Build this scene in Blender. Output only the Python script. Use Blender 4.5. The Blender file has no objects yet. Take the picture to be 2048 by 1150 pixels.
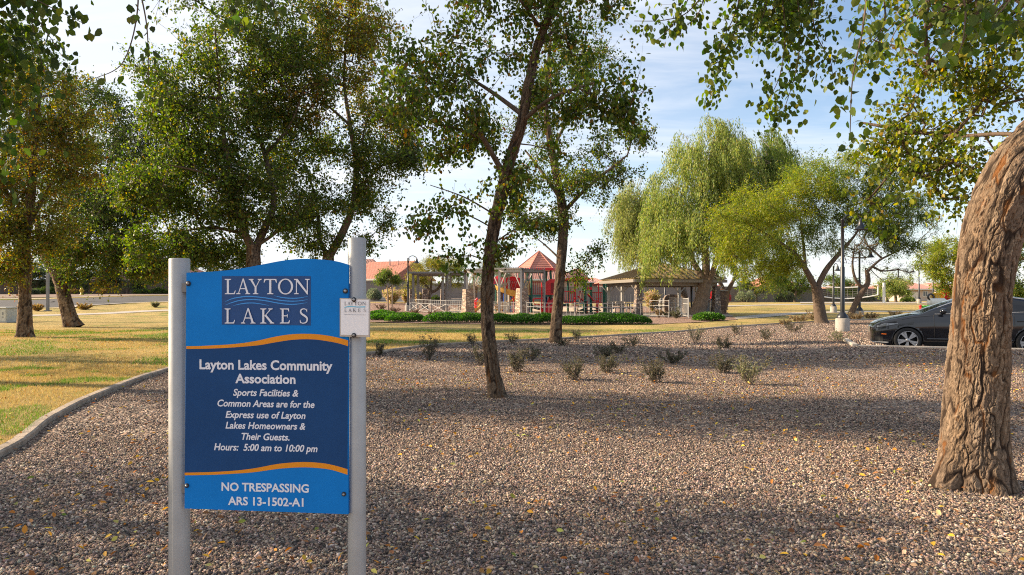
import bpy, bmesh, math, random
import numpy as np
from mathutils import Vector, Matrix, geometry

# ------------------------------------------------------------------ camera, sky, sun
F, HOR, CH = 1365.0, 594.0, 1.5           # focal length in photo pixels, horizon row, eye height
scn = bpy.context.scene
COL = scn.collection
cd = bpy.data.cameras.new('camera'); cam = bpy.data.objects.new('camera', cd); COL.objects.link(cam)
cam.location = (0, 0, CH); cam.rotation_euler = (math.pi/2, 0, 0)
cd.sensor_width = 36; cd.lens = 36*F/2048; cd.shift_y = (HOR-575)/2048
cd.clip_start = 0.05; cd.clip_end = 6000
scn.camera = cam
SUN_EL, SUN_AZ = 26.0, -78.0              # degrees; azimuth from +Y towards +X
sd = Vector((math.sin(math.radians(SUN_AZ))*math.cos(math.radians(SUN_EL)),
             math.cos(math.radians(SUN_AZ))*math.cos(math.radians(SUN_EL)), math.sin(math.radians(SUN_EL))))
w = bpy.data.worlds.new("World"); scn.world = w; w.use_nodes = True
nt = w.node_tree; nt.nodes.clear()
def N(t, k, **kw):
    n = t.nodes.new(k)
    for a, b in kw.items(): setattr(n, a, b)
    return n
wo = N(nt, 'ShaderNodeOutputWorld'); bg = N(nt, 'ShaderNodeBackground'); bg.inputs[1].default_value = 0.10
sky = N(nt, 'ShaderNodeTexSky', sky_type='NISHITA', sun_disc=False)
sky.sun_elevation = math.radians(SUN_EL); sky.sun_rotation = math.radians(SUN_AZ % 360)
sky.air_density = 1.0; sky.dust_density = 0.7; sky.ozone_density = 1.6
tc = N(nt, 'ShaderNodeTexCoord'); sx = N(nt, 'ShaderNodeSeparateXYZ'); nt.links.new(tc.outputs['Generated'], sx.inputs[0])
az = N(nt, 'ShaderNodeMath', operation='ADD'); nt.links.new(sx.outputs[2], az.inputs[0]); az.inputs[1].default_value = 0.12
dx = N(nt, 'ShaderNodeMath', operation='DIVIDE'); nt.links.new(sx.outputs[0], dx.inputs[0]); nt.links.new(az.outputs[0], dx.inputs[1])
dy = N(nt, 'ShaderNodeMath', operation='DIVIDE'); nt.links.new(sx.outputs[1], dy.inputs[0]); nt.links.new(az.outputs[0], dy.inputs[1])
cb = N(nt, 'ShaderNodeCombineXYZ'); nt.links.new(dx.outputs[0], cb.inputs[0]); nt.links.new(dy.outputs[0], cb.inputs[1])
mp = N(nt, 'ShaderNodeMapping'); mp.inputs['Rotation'].default_value = (0, 0, 0.5); mp.inputs['Scale'].default_value = (0.8, 2.6, 1)
nt.links.new(cb.outputs[0], mp.inputs[0])
ns = N(nt, 'ShaderNodeTexNoise'); ns.inputs['Scale'].default_value = 0.9; ns.inputs['Detail'].default_value = 9; ns.inputs['Roughness'].default_value = 0.6
ns.inputs['Distortion'].default_value = 0.4
nt.links.new(mp.outputs[0], ns.inputs['Vector'])
cr = N(nt, 'ShaderNodeValToRGB'); cr.color_ramp.elements[0].position = 0.44; cr.color_ramp.elements[1].position = 0.70
nt.links.new(ns.outputs[0], cr.inputs[0])
# thin high cloud is denser towards the sun's side of the sky
sh = N(nt, 'ShaderNodeMapRange'); sh.inputs[1].default_value = 0.45; sh.inputs[2].default_value = -0.35; sh.inputs[3].default_value = 0.0; sh.inputs[4].default_value = 0.78
nt.links.new(sx.outputs[0], sh.inputs[0])
mxa = N(nt, 'ShaderNodeMath', operation='MULTIPLY_ADD'); nt.links.new(cr.outputs[0], mxa.inputs[0]); mxa.inputs[1].default_value = 0.62
nt.links.new(sh.outputs[0], mxa.inputs[2])
hz = N(nt, 'ShaderNodeMapRange'); hz.inputs[1].default_value = 0.02; hz.inputs[2].default_value = 0.30; hz.inputs[3].default_value = 0.52; hz.inputs[4].default_value = 0.0
nt.links.new(sx.outputs[2], hz.inputs[0]); hm = N(nt, 'ShaderNodeMath', operation='MAXIMUM'); nt.links.new(hz.outputs[0], hm.inputs[0]); nt.links.new(sh.outputs[0], hm.inputs[1]); nt.links.new(hm.outputs[0], mxa.inputs[2])
mxa.use_clamp = True
mix = N(nt, 'ShaderNodeMix', data_type='RGBA'); nt.links.new(mxa.outputs[0], mix.inputs[0])
nt.links.new(sky.outputs[0], mix.inputs[6]); mix.inputs[7].default_value = (4.7, 4.85, 5.15, 1)
nt.links.new(mix.outputs[2], bg.inputs[0]); nt.links.new(bg.outputs[0], wo.inputs[0])
ld = bpy.data.lights.new('sun', 'SUN'); ld.energy = 5.0; ld.angle = math.radians(0.6); ld.color = (1.0, 0.80, 0.57)
lo = bpy.data.objects.new('sun', ld); COL.objects.link(lo); lo.rotation_euler = sd.to_track_quat('Z', 'Y').to_euler(); lo.location = (0, 0, 40)
vs = scn.view_settings; vs.view_transform = 'Standard'; vs.look = 'None'; vs.gamma = 1; vs.exposure = 1.16; vs.use_curve_mapping = False
cy = scn.cycles
cy.max_bounces = 5; cy.diffuse_bounces = 3; cy.glossy_bounces = 2; cy.transmission_bounces = 3; cy.transparent_max_bounces = 6
cy.caustics_reflective = False; cy.caustics_refractive = False
cy.filter_width = 1.1; cy.use_denoising = False

# ------------------------------------------------------------------ helpers
rng = np.random.default_rng(7)
def sm(t): t = np.clip(t, 0, 1); return t*t*(3-2*t)
def g(x, y):
    """height of the land"""
    x = np.asarray(x, float); y = np.asarray(y, float)
    h = 1.8 + (0.72-1.8)*sm((x+32)/45)
    return sm((y-46)/46)*h
def PX(u, v, Y): return Vector(((u-1024)/F*Y, Y, CH-(v-HOR)/F*Y))
def GX(u, Y):
    x = (u-1024)/F*Y
    return Vector((x, Y, float(g(x, Y))))
def tagp(o, label=None, cat=None, group=None, kind=None):
    if label: o['label'] = label
    if cat: o['category'] = cat
    if group: o['group'] = group
    if kind: o['kind'] = kind
    return o
def empty(name, loc, label, cat, group=None, rz=0):
    o = bpy.data.objects.new(name, None); COL.objects.link(o); o.location = loc; o.rotation_euler = (0, 0, rz)
    o.empty_display_size = 0.2
    return tagp(o, label, cat, group)
def link(name, me, mat, parent=None):
    o = bpy.data.objects.new(name, me); COL.objects.link(o)
    if mat: me.materials.append(mat)
    if parent: o.parent = parent
    return o
def np_mesh(name, V, Fc, col=None, smooth=False):
    """V (n,3), Fc (m,k) index array with k corners each"""
    me = bpy.data.meshes.new(name); V = np.asarray(V, np.float32); Fc = np.asarray(Fc, np.int32)
    me.vertices.add(len(V)); me.vertices.foreach_set('co', V.ravel())
    m, k = Fc.shape
    me.loops.add(m*k); me.loops.foreach_set('vertex_index', Fc.ravel())
    me.polygons.add(m); me.polygons.foreach_set('loop_start', np.arange(0, m*k, k, dtype=np.int32))
    try: me.polygons.foreach_set('loop_total', np.full(m, k, np.int32))
    except Exception: pass
    if smooth: me.polygons.foreach_set('use_smooth', np.ones(m, bool))
    if col is not None:
        a = me.attributes.new('col', 'FLOAT_COLOR', 'POINT')
        c = np.ones((len(V), 4), np.float32); c[:, :col.shape[1]] = col
        a.data.foreach_set('color', c.ravel())
    me.update(calc_edges=True); me.validate()
    return me
class MB:
    """collects shapes for one mesh"""
    def __init__(s): s.v = []; s.f = []; s.sm = []
    def add(s, vs_, fs, smooth=False):
        b = len(s.v); s.v += [tuple(p) for p in vs_]; s.f += [tuple(i+b for i in f) for f in fs]; s.sm += [smooth]*len(fs)
    def box(s, c, d, rz=0, R=None):
        R = R or Matrix.Rotation(rz, 3, 'Z'); c = Vector(c)
        P = [c+R@Vector((i*d[0]/2, j*d[1]/2, k*d[2]/2)) for i in (-1, 1) for j in (-1, 1) for k in (-1, 1)]
        s.add(P, [(0, 1, 3, 2), (4, 6, 7, 5), (0, 4, 5, 1), (2, 3, 7, 6), (0, 2, 6, 4), (1, 5, 7, 3)])
    def bar(s, a, b, w_, h_=None):
        a = Vector(a); b = Vector(b); d = b-a
        if d.length < 1e-6: return
        q = d.to_track_quat('X', 'Z').to_matrix()
        s.box((a+b)/2, (d.length, w_, h_ or w_), R=q)
    def tube(s, pts, r, n=8, cap=True, smooth=True):
        pts = [Vector(p) for p in pts]; rs = r if isinstance(r, (list, tuple)) else [r]*len(pts)
        V = []; up = None
        for i, p in enumerate(pts):
            t = (pts[min(i+1, len(pts)-1)]-pts[max(i-1, 0)]).normalized()
            if up is None: up = Vector((1, 0, 0)) if abs(t.x) < .9 else Vector((0, 1, 0))
            a = (up-t*up.dot(t)).normalized(); b = t.cross(a); up = a
            for k in range(n):
                th = 2*math.pi*k/n; V.append(p+a*(math.cos(th)*rs[i])+b*(math.sin(th)*rs[i]))
        Fs = []
        for i in range(len(pts)-1):
            for k in range(n):
                k2 = (k+1) % n; Fs.append((i*n+k, i*n+k2, (i+1)*n+k2, (i+1)*n+k))
        s.add(V, Fs, smooth)
        if cap:
            e = (len(pts)-1)*n
            s.add(V[:n], [tuple(reversed(range(n)))]); s.add(V[e:], [tuple(range(n))])
    def lathe(s, prof, n=16, c=(0, 0, 0), ax='Z', smooth=True):
        V = []
        for (r, z) in prof:
            for k in range(n):
                th = 2*math.pi*k/n
                p = (r*math.cos(th), r*math.sin(th), z)
                if ax == 'Y': p = (p[0], p[2], p[1])
                V.append(Vector(p)+Vector(c))
        Fs = []
        for i in range(len(prof)-1):
            for k in range(n):
                k2 = (k+1) % n; Fs.append((i*n+k, i*n+k2, (i+1)*n+k2, (i+1)*n+k))
        s.add(V, Fs, smooth)
    def prism(s, poly, a, b, to):
        """polygon poly of 2D points, between depths a and b, mapped by to(p,q,depth)"""
        n = len(poly)
        V = [to(p, q, a) for p, q in poly]+[to(p, q, b) for p, q in poly]
        s.add(V, [tuple(range(n)), tuple(reversed(range(n, 2*n)))]+[(i, i+n, (i+1) % n+n, (i+1) % n) for i in range(n)])
    def build(s, name, mat, parent=None, bevel=0):
        me = bpy.data.meshes.new(name); me.from_pydata(s.v, [], s.f)
        me.polygons.foreach_set('use_smooth', np.array(s.sm, bool)); 
        bm = bmesh.new(); bm.from_mesh(me); bmesh.ops.recalc_face_normals(bm, faces=bm.faces)
        if bevel:
            bmesh.ops.remove_doubles(bm, verts=bm.verts, dist=1e-5)
            bmesh.ops.bevel(bm, geom=list(bm.edges), offset=bevel, segments=1, affect='EDGES', clamp_overlap=True)
        bm.to_mesh(me); bm.free(); me.update()
        return link(name, me, mat, parent)
def copy_tree(o, parent=None):
    c = o.copy(); COL.objects.link(c)
    if parent: c.parent = parent
    for ch in list(o.children): copy_tree(ch, c)
    return c

# ---- noise in numpy
def _h(i, j, k, s=0):
    n = (i*374761393+j*668265263+k*2147483647+s*1274126177) & 0x7fffffff
    n = ((n ^ (n >> 13))*1274126177) & 0x7fffffff
    n = ((n ^ (n >> 16))*668265263) & 0x7fffffff
    return ((n ^ (n >> 15)) & 0xffff)/65535.0
def vnoise(x, y, z=0.0, s=0):
    x = np.asarray(x, float); y = np.asarray(y, float); z = np.zeros_like(x)+z
    i, j, k = np.floor(x).astype(np.int64), np.floor(y).astype(np.int64), np.floor(z).astype(np.int64)
    fx, fy, fz = x-i, y-j, z-k; fx, fy, fz = fx*fx*(3-2*fx), fy*fy*(3-2*fy), fz*fz*(3-2*fz)
    r = 0
    for a in (0, 1):
        for b in (0, 1):
            for c in (0, 1):
                r = r+_h(i+a, j+b, k+c, s)*(fx if a else 1-fx)*(fy if b else 1-fy)*(fz if c else 1-fz)
    return r
def worley(a, b, period, s=0):
    """F1, F2 and the cell's own random number on a plane that repeats after `period` cells along a"""
    i, j = np.floor(a).astype(np.int64), np.floor(b).astype(np.int64)
    F1 = np.full(a.shape, 9.0); F2 = np.full(a.shape, 9.0); C = np.zeros(a.shape)
    for p in (-1, 0, 1):
        for q in (-1, 0, 1):
            ci = np.mod(i+p, period); cj = j+q
            px = i+p+.1+.8*_h(ci, cj, 1, s); py = cj+.1+.8*_h(ci, cj, 2, s)
            d = np.hypot(px-a, py-b); r = _h(ci, cj, 3, s)
            m1 = d < F1; F2 = np.where(m1, F1, np.minimum(F2, d)); C = np.where(m1, r, C); F1 = np.where(m1, d, F1)
    return F1, F2, C

# ------------------------------------------------------------------ materials
MATS = {}
def mat(name, color=(.5, .5, .5), rough=.6, metal=0, var=.12, vscale=6.0, bump=0, bscale=40.0, coat=0, spec=.4, color2=None, attr=False, translucent=0, stretch=None):
    if name in MATS: return MATS[name]
    m = bpy.data.materials.new(name); m.use_nodes = True; t = m.node_tree; b = t.nodes['Principled BSDF']
    b.inputs['Roughness'].default_value = rough; b.inputs['Metallic'].default_value = metal
    b.inputs['Specular IOR Level'].default_value = spec
    if coat: b.inputs['Coat Weight'].default_value = coat; b.inputs['Coat Roughness'].default_value = .04
    co = N(t, 'ShaderNodeTexCoord'); vec = co.outputs['Object']
    if stretch:
        mpp = N(t, 'ShaderNodeMapping'); mpp.inputs['Scale'].default_value = stretch; t.links.new(vec, mpp.inputs[0]); vec = mpp.outputs[0]
    if attr:
        at = N(t, 'ShaderNodeAttribute', attribute_name='col'); src = at.outputs['Color']
    else:
        nz = N(t, 'ShaderNodeTexNoise'); nz.inputs['Scale'].default_value = vscale; nz.inputs['Detail'].default_value = 6; nz.inputs['Roughness'].default_value = .65
        t.links.new(vec, nz.inputs['Vector'])
        rp = N(t, 'ShaderNodeValToRGB'); rp.color_ramp.elements[0].position = .3; rp.color_ramp.elements[1].position = .7
        c1 = [max(0, c*(1-var)) for c in color]; c2 = color2 or [min(1, c*(1+var)) for c in color]
        rp.color_ramp.elements[0].color = (*c1, 1); rp.color_ramp.elements[1].color = (*c2, 1)
        t.links.new(nz.outputs[0], rp.inputs[0]); src = rp.outputs[0]
    t.links.new(src, b.inputs['Base Color'])
    if bump:
        n2 = N(t, 'ShaderNodeTexNoise'); n2.inputs['Scale'].default_value = bscale; n2.inputs['Detail'].default_value = 5
        t.links.new(vec, n2.inputs['Vector'])
        bp = N(t, 'ShaderNodeBump'); bp.inputs['Strength'].default_value = min(1, bump); bp.inputs['Distance'].default_value = .02
        t.links.new(n2.outputs[0], bp.inputs['Height']); t.links.new(bp.outputs[0], b.inputs['Normal'])
    if translucent:
        tr = N(t, 'ShaderNodeBsdfTranslucent'); t.links.new(src, tr.inputs[0])
        gm = N(t, 'ShaderNodeHueSaturation'); gm.inputs['Saturation'].default_value = 1.15; gm.inputs['Value'].default_value = 1.5
        t.links.new(src, gm.inputs['Color']); t.links.new(gm.outputs[0], tr.inputs[0])
        ms = N(t, 'ShaderNodeMixShader'); ms.inputs[0].default_value = translucent
        t.links.new(b.outputs[0], ms.inputs[1]); t.links.new(tr.outputs[0], ms.inputs[2])
        t.links.new(ms.outputs[0], t.nodes['Material Output'].inputs[0])
    MATS[name] = m
    return m
def stone_mat(name, scale, cols, mortar, mw=.06, sz=(1, 1, 2.2), bump=.8, jit=1.0):
    """coursed rubble: voronoi cells, each stone its own tone"""
    m = bpy.data.materials.new(name); m.use_nodes = True; t = m.node_tree; b = t.nodes['Principled BSDF']; b.inputs['Roughness'].default_value = .85
    co = N(t, 'ShaderNodeTexCoord'); mpp = N(t, 'ShaderNodeMapping'); mpp.inputs['Scale'].default_value = [scale*s for s in sz]
    t.links.new(co.outputs['Object'], mpp.inputs[0])
    v1 = N(t, 'ShaderNodeTexVoronoi', feature='F1'); v1.inputs['Scale'].default_value = 1; v1.inputs['Randomness'].default_value = jit
    v2 = N(t, 'ShaderNodeTexVoronoi', feature='DISTANCE_TO_EDGE'); v2.inputs['Scale'].default_value = 1; v2.inputs['Randomness'].default_value = jit
    t.links.new(mpp.outputs[0], v1.inputs['Vector']); t.links.new(mpp.outputs[0], v2.inputs['Vector'])
    sp = N(t, 'ShaderNodeSeparateColor'); t.links.new(v1.outputs['Color'], sp.inputs[0])
    rp = N(t, 'ShaderNodeValToRGB'); rp.color_ramp.interpolation = 'CONSTANT'
    while len(rp.color_ramp.elements) < len(cols): rp.color_ramp.elements.new(.5)
    for i, c in enumerate(cols): rp.color_ramp.elements[i].position = i/len(cols); rp.color_ramp.elements[i].color = (*c, 1)
    t.links.new(sp.outputs[0], rp.inputs[0])
    st = N(t, 'ShaderNodeMath', operation='LESS_THAN'); st.inputs[1].default_value = mw; t.links.new(v2.outputs['Distance'], st.inputs[0])
    mx = N(t, 'ShaderNodeMix', data_type='RGBA'); t.links.new(st.outputs[0], mx.inputs[0]); t.links.new(rp.outputs[0], mx.inputs[6]); mx.inputs[7].default_value = (*mortar, 1)
    t.links.new(mx.outputs[2], b.inputs['Base Color'])
    mr = N(t, 'ShaderNodeMapRange'); mr.inputs[2].default_value = mw*2.5; t.links.new(v2.outputs['Distance'], mr.inputs[0])
    bp = N(t, 'ShaderNodeBump'); bp.inputs['Strength'].default_value = bump; bp.inputs['Distance'].default_value = .03
    t.links.new(mr.outputs[0], bp.inputs['Height']); t.links.new(bp.outputs[0], b.inputs['Normal'])
    MATS[name] = m; return m
def tile_mat(name, c1, c2, period=.3, rows=.35):
    m = bpy.data.materials.new(name); m.use_nodes = True; t = m.node_tree; b = t.nodes['Principled BSDF']; b.inputs['Roughness'].default_value = .75
    co = N(t, 'ShaderNodeTexCoord')
    wv = N(t, 'ShaderNodeTexWave', wave_type='BANDS', bands_direction='X'); wv.inputs['Scale'].default_value = .31/period; wv.inputs['Distortion'].default_value = .3
    t.links.new(co.outputs['Object'], wv.inputs['Vector'])
    w2 = N(t, 'ShaderNodeTexWave', wave_type='BANDS', bands_direction='Z'); w2.inputs['Scale'].default_value = .31/(rows*.4); w2.inputs['Distortion'].default_value = .4
    t.links.new(co.outputs['Object'], w2.inputs['Vector'])
    nz = N(t, 'ShaderNodeTexNoise'); nz.inputs['Scale'].default_value = 3; nz.inputs['Detail'].default_value = 6; t.links.new(co.outputs['Object'], nz.inputs['Vector'])
    rp = N(t, 'ShaderNodeValToRGB'); rp.color_ramp.elements[0].position = .3; rp.color_ramp.elements[1].position = .7
    rp.color_ramp.elements[0].color = (*c1, 1); rp.color_ramp.elements[1].color = (*c2, 1); t.links.new(nz.outputs[0], rp.inputs[0])
    t.links.new(rp.outputs[0], b.inputs['Base Color'])
    ad = N(t, 'ShaderNodeMath', operation='ADD'); t.links.new(wv.outputs[1], ad.inputs[0]); t.links.new(w2.outputs[1], ad.inputs[1])
    bp = N(t, 'ShaderNodeBump'); bp.inputs['Strength'].default_value = .9; bp.inputs['Distance'].default_value = .08
    t.links.new(ad.outputs[0], bp.inputs['Height']); t.links.new(bp.outputs[0], b.inputs['Normal'])
    MATS[name] = m; return m

M_leaf = mat('leaf', attr=True, rough=.5, spec=.35, translucent=.5)
M_blade = mat('grass_blade', attr=True, rough=.7, spec=.2, translucent=.25)
M_bark = mat('bark', (.115, .08, .056), .9, var=.45, vscale=5, bump=1, bscale=14, stretch=(2.6, 2.6, .7))
M_barkpale = mat('pale_bark', (.19, .14, .10), .9, var=.45, vscale=5, bump=1, bscale=14, stretch=(2.6, 2.6, .6))
M_barkattr = mat('plated_bark', attr=True, rough=.9, spec=.2, bump=.7, bscale=60, stretch=(1.6, 1.6, .6))
M_twig = mat('twig', (.14, .11, .085), .9, var=.3, vscale=20)
M_stone = mat('stone', attr=True, rough=.8, spec=.3, bump=.25, bscale=90)
M_leafdry = mat('dry_leaf', attr=True, rough=.7, spec=.25, translucent=.15)
M_conc = mat('concrete', (.34, .31, .27), .9, var=.16, vscale=9, bump=.35, bscale=70)
M_kerb = mat('kerb_concrete', (.33, .265, .205), .9, var=.38, vscale=5, bump=.5, bscale=60)
M_path = mat('path_concrete', (.40, .355, .30), .9, var=.1, vscale=2, bump=.2, bscale=60)
M_asph = mat('asphalt', (.062, .06, .06), .92, var=.2, vscale=1.2, bump=.4, bscale=120)
M_black = mat('black_metal', (.014, .015, .018), .38, var=.2, vscale=8, spec=.5)
M_post = mat('silver_paint', (.36, .36, .35), .45, metal=.3, var=.10, vscale=7, bump=.03, bscale=30)
M_blue = mat('light_blue_paint', (.006, .19, .58), .55, var=.08, vscale=5, spec=.12)
M_navy = mat('dark_blue_paint', (.014, .060, .175), .55, var=.10, vscale=5, spec=.12)
M_navy2 = mat('logo_blue_paint', (.018, .070, .215), .5, var=.05, vscale=9, spec=.3)
M_orange = mat('orange_paint', (.75, .27, .01), .5, var=.05, vscale=9, spec=.3)
M_wht = mat('white_lettering', (.74, .76, .82), .5, var=.04, vscale=9, spec=.3)
M_wave = mat('wave_blue', (.06, .32, .78), .5, var=.04, vscale=9, spec=.3)
M_plate = mat('white_plate', (.84, .84, .85), .4, var=.03, vscale=9)
M_ink = mat('dark_ink', (.04, .042, .06), .5)
M_cyan = mat('cyan_ink', (.12, .5, .70), .5)
M_bolt = mat('bolt_metal', (.38, .36, .34), .35, metal=.8, var=.2, vscale=60)
M_rub = mat('black_washer', (.02, .02, .022), .6)
M_fence = mat('fence_paint', (.50, .49, .46), .5, var=.08, vscale=6)
M_steel = mat('pergola_steel', (.42, .40, .36), .45, metal=.2, var=.08, vscale=4)
M_greyst = mat('grey_steel', (.20, .197, .195), .5, metal=.2, var=.1, vscale=4)
M_rubble = stone_mat('rubble_stone', 3.6, [(.42, .30, .21), (.30, .21, .15), (.50, .40, .31), (.24, .19, .155), (.46, .33, .24)], (.16, .125, .10), .07)
M_rubbledark = stone_mat('round_rubble', 4.2, [(.34, .25, .18), (.17, .135, .12), (.45, .37, .30), (.13, .11, .10), (.38, .27, .20)], (.11, .09, .075), .09, (1, 1, 1.5))
M_block = mat('block_wall_paint', (.215, .185, .16), .9, var=.12, vscale=.8, bump=.3, bscale=12)
M_blockl = mat('block_wall_brown', (.125, .102, .088), .9, var=.15, vscale=.8, bump=.3, bscale=12)
M_tile = tile_mat('roof_tile', (.40, .135, .085), (.56, .24, .16))
M_tilepink = tile_mat('pink_roof_tile', (.52, .22, .165), (.68, .33, .25))
M_tiledark = tile_mat('brown_roof_tile', (.24, .11, .085), (.36, .17, .13))
M_stucco = mat('stucco', (.46, .38, .32), .9, var=.06, vscale=1, bump=.2, bscale=60)
M_stuccog = mat('grey_stucco', (.44, .43, .42), .9, var=.06, vscale=1, bump=.2, bscale=60)
M_stuccot = mat('tan_stucco', (.36, .26, .20), .9, var=.08, vscale=1, bump=.2, bscale=60)
M_glass = mat('window_glass', (.05, .065, .07), .08, spec=.8, var=.3, vscale=1)
M_trim = mat('pale_trim', (.6, .57, .52), .6)
M_red = mat('red_plastic', (.62, .022, .03), .4, var=.08, vscale=3)
M_green = mat('green_post', (.008, .10, .065), .4, var=.1, vscale=3)
M_tan = mat('tan_plastic', (.62, .46, .22), .45, var=.08, vscale=3)
M_slide = mat('slide_plastic', (.60, .36, .09), .4, var=.08, vscale=3)
M_bluepl = mat('blue_plastic', (.015, .07, .36), .4)
M_teal = mat('teal_plastic', (.02, .17, .16), .4)
M_proof = mat('red_metal_roof', (.50, .20, .145), .5, var=.1, vscale=2)
M_ramroof = mat('bronze_roof_metal', (.60, .43, .18), .42, metal=.3, var=.15, vscale=1)
M_seam = mat('roof_seam', (.10, .085, .065), .5)
M_fascia = mat('fascia_paint', (.22, .195, .16), .6, var=.06)
M_soil = mat('red_soil', (.34, .20, .125), .95, var=.2, vscale=3)

# ------------------------------------------------------------------ ground
def grass_material():
    m = bpy.data.materials.new('dormant_grass'); m.use_nodes = True; t = m.node_tree; b = t.nodes['Principled BSDF']
    b.inputs['Roughness'].default_value = .95; b.inputs['Specular IOR Level'].default_value = .1
    co = N(t, 'ShaderNodeTexCoord')
    def noise(s, d=6, r=.6):
        n = N(t, 'ShaderNodeTexNoise'); n.inputs['Scale'].default_value = s; n.inputs['Detail'].default_value = d; n.inputs['Roughness'].default_value = r
        t.links.new(co.outputs['Object'], n.inputs['Vector']); return n.outputs[0]
    def ramp(src, stops):
        r = N(t, 'ShaderNodeValToRGB')
        while len(r.color_ramp.elements) < len(stops): r.color_ramp.elements.new(.5)
        for e, (p, c) in zip(r.color_ramp.elements, stops): e.position = p; e.color = (*c, 1)
        t.links.new(src, r.inputs[0]); return r.outputs[0]
    base = ramp(noise(26, 8, .75), [(.28, (.20, .145, .06)), (.5, (.42, .325, .135)), (.72, (.60, .47, .22))])
    big = ramp(noise(.45, 4), [(.35, (.72, .72, .66)), (.65, (1.1, 1.04, .95))])
    mu = N(t, 'ShaderNodeMix', data_type='RGBA', blend_type='MULTIPLY'); mu.inputs[0].default_value = 1
    t.links.new(base, mu.inputs[6]); t.links.new(big, mu.inputs[7])
    gm = ramp(noise(.32, 7, .72), [(.53, (0, 0, 0)), (.625, (1, 1, 1))])
    sc = N(t, 'ShaderNodeMath', operation='MULTIPLY'); sc.inputs[1].default_value = .75; t.links.new(gm, sc.inputs[0])
    mx = N(t, 'ShaderNodeMix', data_type='RGBA'); t.links.new(sc.outputs[0], mx.inputs[0]); t.links.new(mu.outputs[2], mx.inputs[6])
    gr = ramp(noise(30, 5, .7), [(.3, (.05, .10, .015)), (.7, (.17, .27, .045))]); t.links.new(gr, mx.inputs[7])
    t.links.new(mx.outputs[2], b.inputs['Base Color'])
    bp = N(t, 'ShaderNodeBump'); bp.inputs['Strength'].default_value = .8; bp.inputs['Distance'].default_value = .05
    t.links.new(noise(45, 6, .8), bp.inputs['Height']); t.links.new(bp.outputs[0], b.inputs['Normal'])
    return m
def gravel_material(name, scale, tint=(1, 1, 1)):
    m = bpy.data.materials.new(name); m.use_nodes = True; t = m.node_tree; b = t.nodes['Principled BSDF']
    b.inputs['Roughness'].default_value = .9; b.inputs['Specular IOR Level'].default_value = .2
    co = N(t, 'ShaderNodeTexCoord')
    v = N(t, 'ShaderNodeTexVoronoi', feature='F1', voronoi_dimensions='2D'); v.inputs['Scale'].default_value = scale
    t.links.new(co.outputs['Object'], v.inputs['Vector'])
    sp = N(t, 'ShaderNodeSeparateColor'); t.links.new(v.outputs['Color'], sp.inputs[0])
    rp = N(t, 'ShaderNodeValToRGB'); cols = STONE_COLS
    while len(rp.color_ramp.elements) < len(cols): rp.color_ramp.elements.new(.5)
    for i, c in enumerate(cols): rp.color_ramp.elements[i].position = (i+.5)/len(cols); rp.color_ramp.elements[i].color = (c[0]*tint[0], c[1]*tint[1], c[2]*tint[2], 1)
    t.links.new(sp.outputs[0], rp.inputs[0])
    nz = N(t, 'ShaderNodeTexNoise'); nz.inputs['Scale'].default_value = .8; nz.inputs['Detail'].default_value = 7; nz.inputs['Roughness'].default_value = .7
    t.links.new(co.outputs['Object'], nz.inputs['Vector'])
    r2 = N(t, 'ShaderNodeValToRGB'); r2.color_ramp.elements[0].position = .60; r2.color_ramp.elements[1].position = .72
    t.links.new(nz.outputs[0], r2.inputs[0])
    s2 = N(t, 'ShaderNodeMath', operation='MULTIPLY'); s2.inputs[1].default_value = .7; t.links.new(r2.outputs[0], s2.inputs[0])
    mx = N(t, 'ShaderNodeMix', data_type='RGBA'); t.links.new(s2.outputs[0], mx.inputs[0]); t.links.new(rp.outputs[0], mx.inputs[6]); mx.inputs[7].default_value = (.27, .165, .10, 1)
    t.links.new(mx.outputs[2], b.inputs['Base Color'])
    bp = N(t, 'ShaderNodeBump'); bp.inputs['Strength'].default_value = 1; bp.inputs['Distance'].default_value = .03; bp.invert = True
    t.links.new(v.outputs['Distance'], bp.inputs['Height']); t.links.new(bp.outputs[0], b.inputs['Normal'])
    return m
STONE_COLS = [(.052, .043, .038), (.285, .205, .155), (.135, .094, .075), (.385, .29, .22), (.21, .148, .115), (.09, .075, .068), (.33, .21, .145), (.52, .42, .33), (.16, .13, .112)]
M_grass = grass_material(); M_gravel = gravel_material('gravel', 26); M_gravelp = gravel_material('pink_gravel', 20, (1.12, .98, .95))

def catmull(P, n=10):
    P = [np.array(p, float) for p in P]; out = []
    for i in range(len(P)-1):
        p0, p1, p2, p3 = P[max(i-1, 0)], P[i], P[i+1], P[min(i+2, len(P)-1)]
        for k in range(n):
            t = k/n
            out.append(.5*((2*p1)+(-p0+p2)*t+(2*p0-5*p1+4*p2-p3)*t*t+(-p0+3*p1-3*p2+p3)*t**3))
    out.append(P[-1]); return np.array(out)
BORDER = catmull([(-4.0, -6), (-3.95, 0), (-4.2, 3.5), (-4.86, 6.48), (-5.63, 8.32), (-6.3, 10.45), (-7.03, 14.0), (-6.9, 16.0), (-5.4, 17.2), (-3.67, 17.9), (-3.17, 19.3),
                  (-1.94, 21.3), (1.33, 23.8), (5.6, 27.7), (9.7, 31), (13.6, 34.7), (17.1, 37.9), (23, 42), (34, 44), (60, 42)], 12)
ang = np.arctan2(BORDER[:, 0], BORDER[:, 1]); rad = np.hypot(BORDER[:, 0], BORDER[:, 1])
sel = [0]
for i in range(1, len(ang)):
    if ang[i] > ang[sel[-1]]+1e-4: sel.append(i)
ang = ang[sel]; rad = rad[sel]
def border_r(x, y): return np.interp(np.arctan2(x, y), ang, rad)
def gz(x, y):
    """height of the gravel bed"""
    return .11*sm((np.asarray(x, float)-6.5)/3.5)*sm((np.asarray(y, float)-9)/6)
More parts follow.
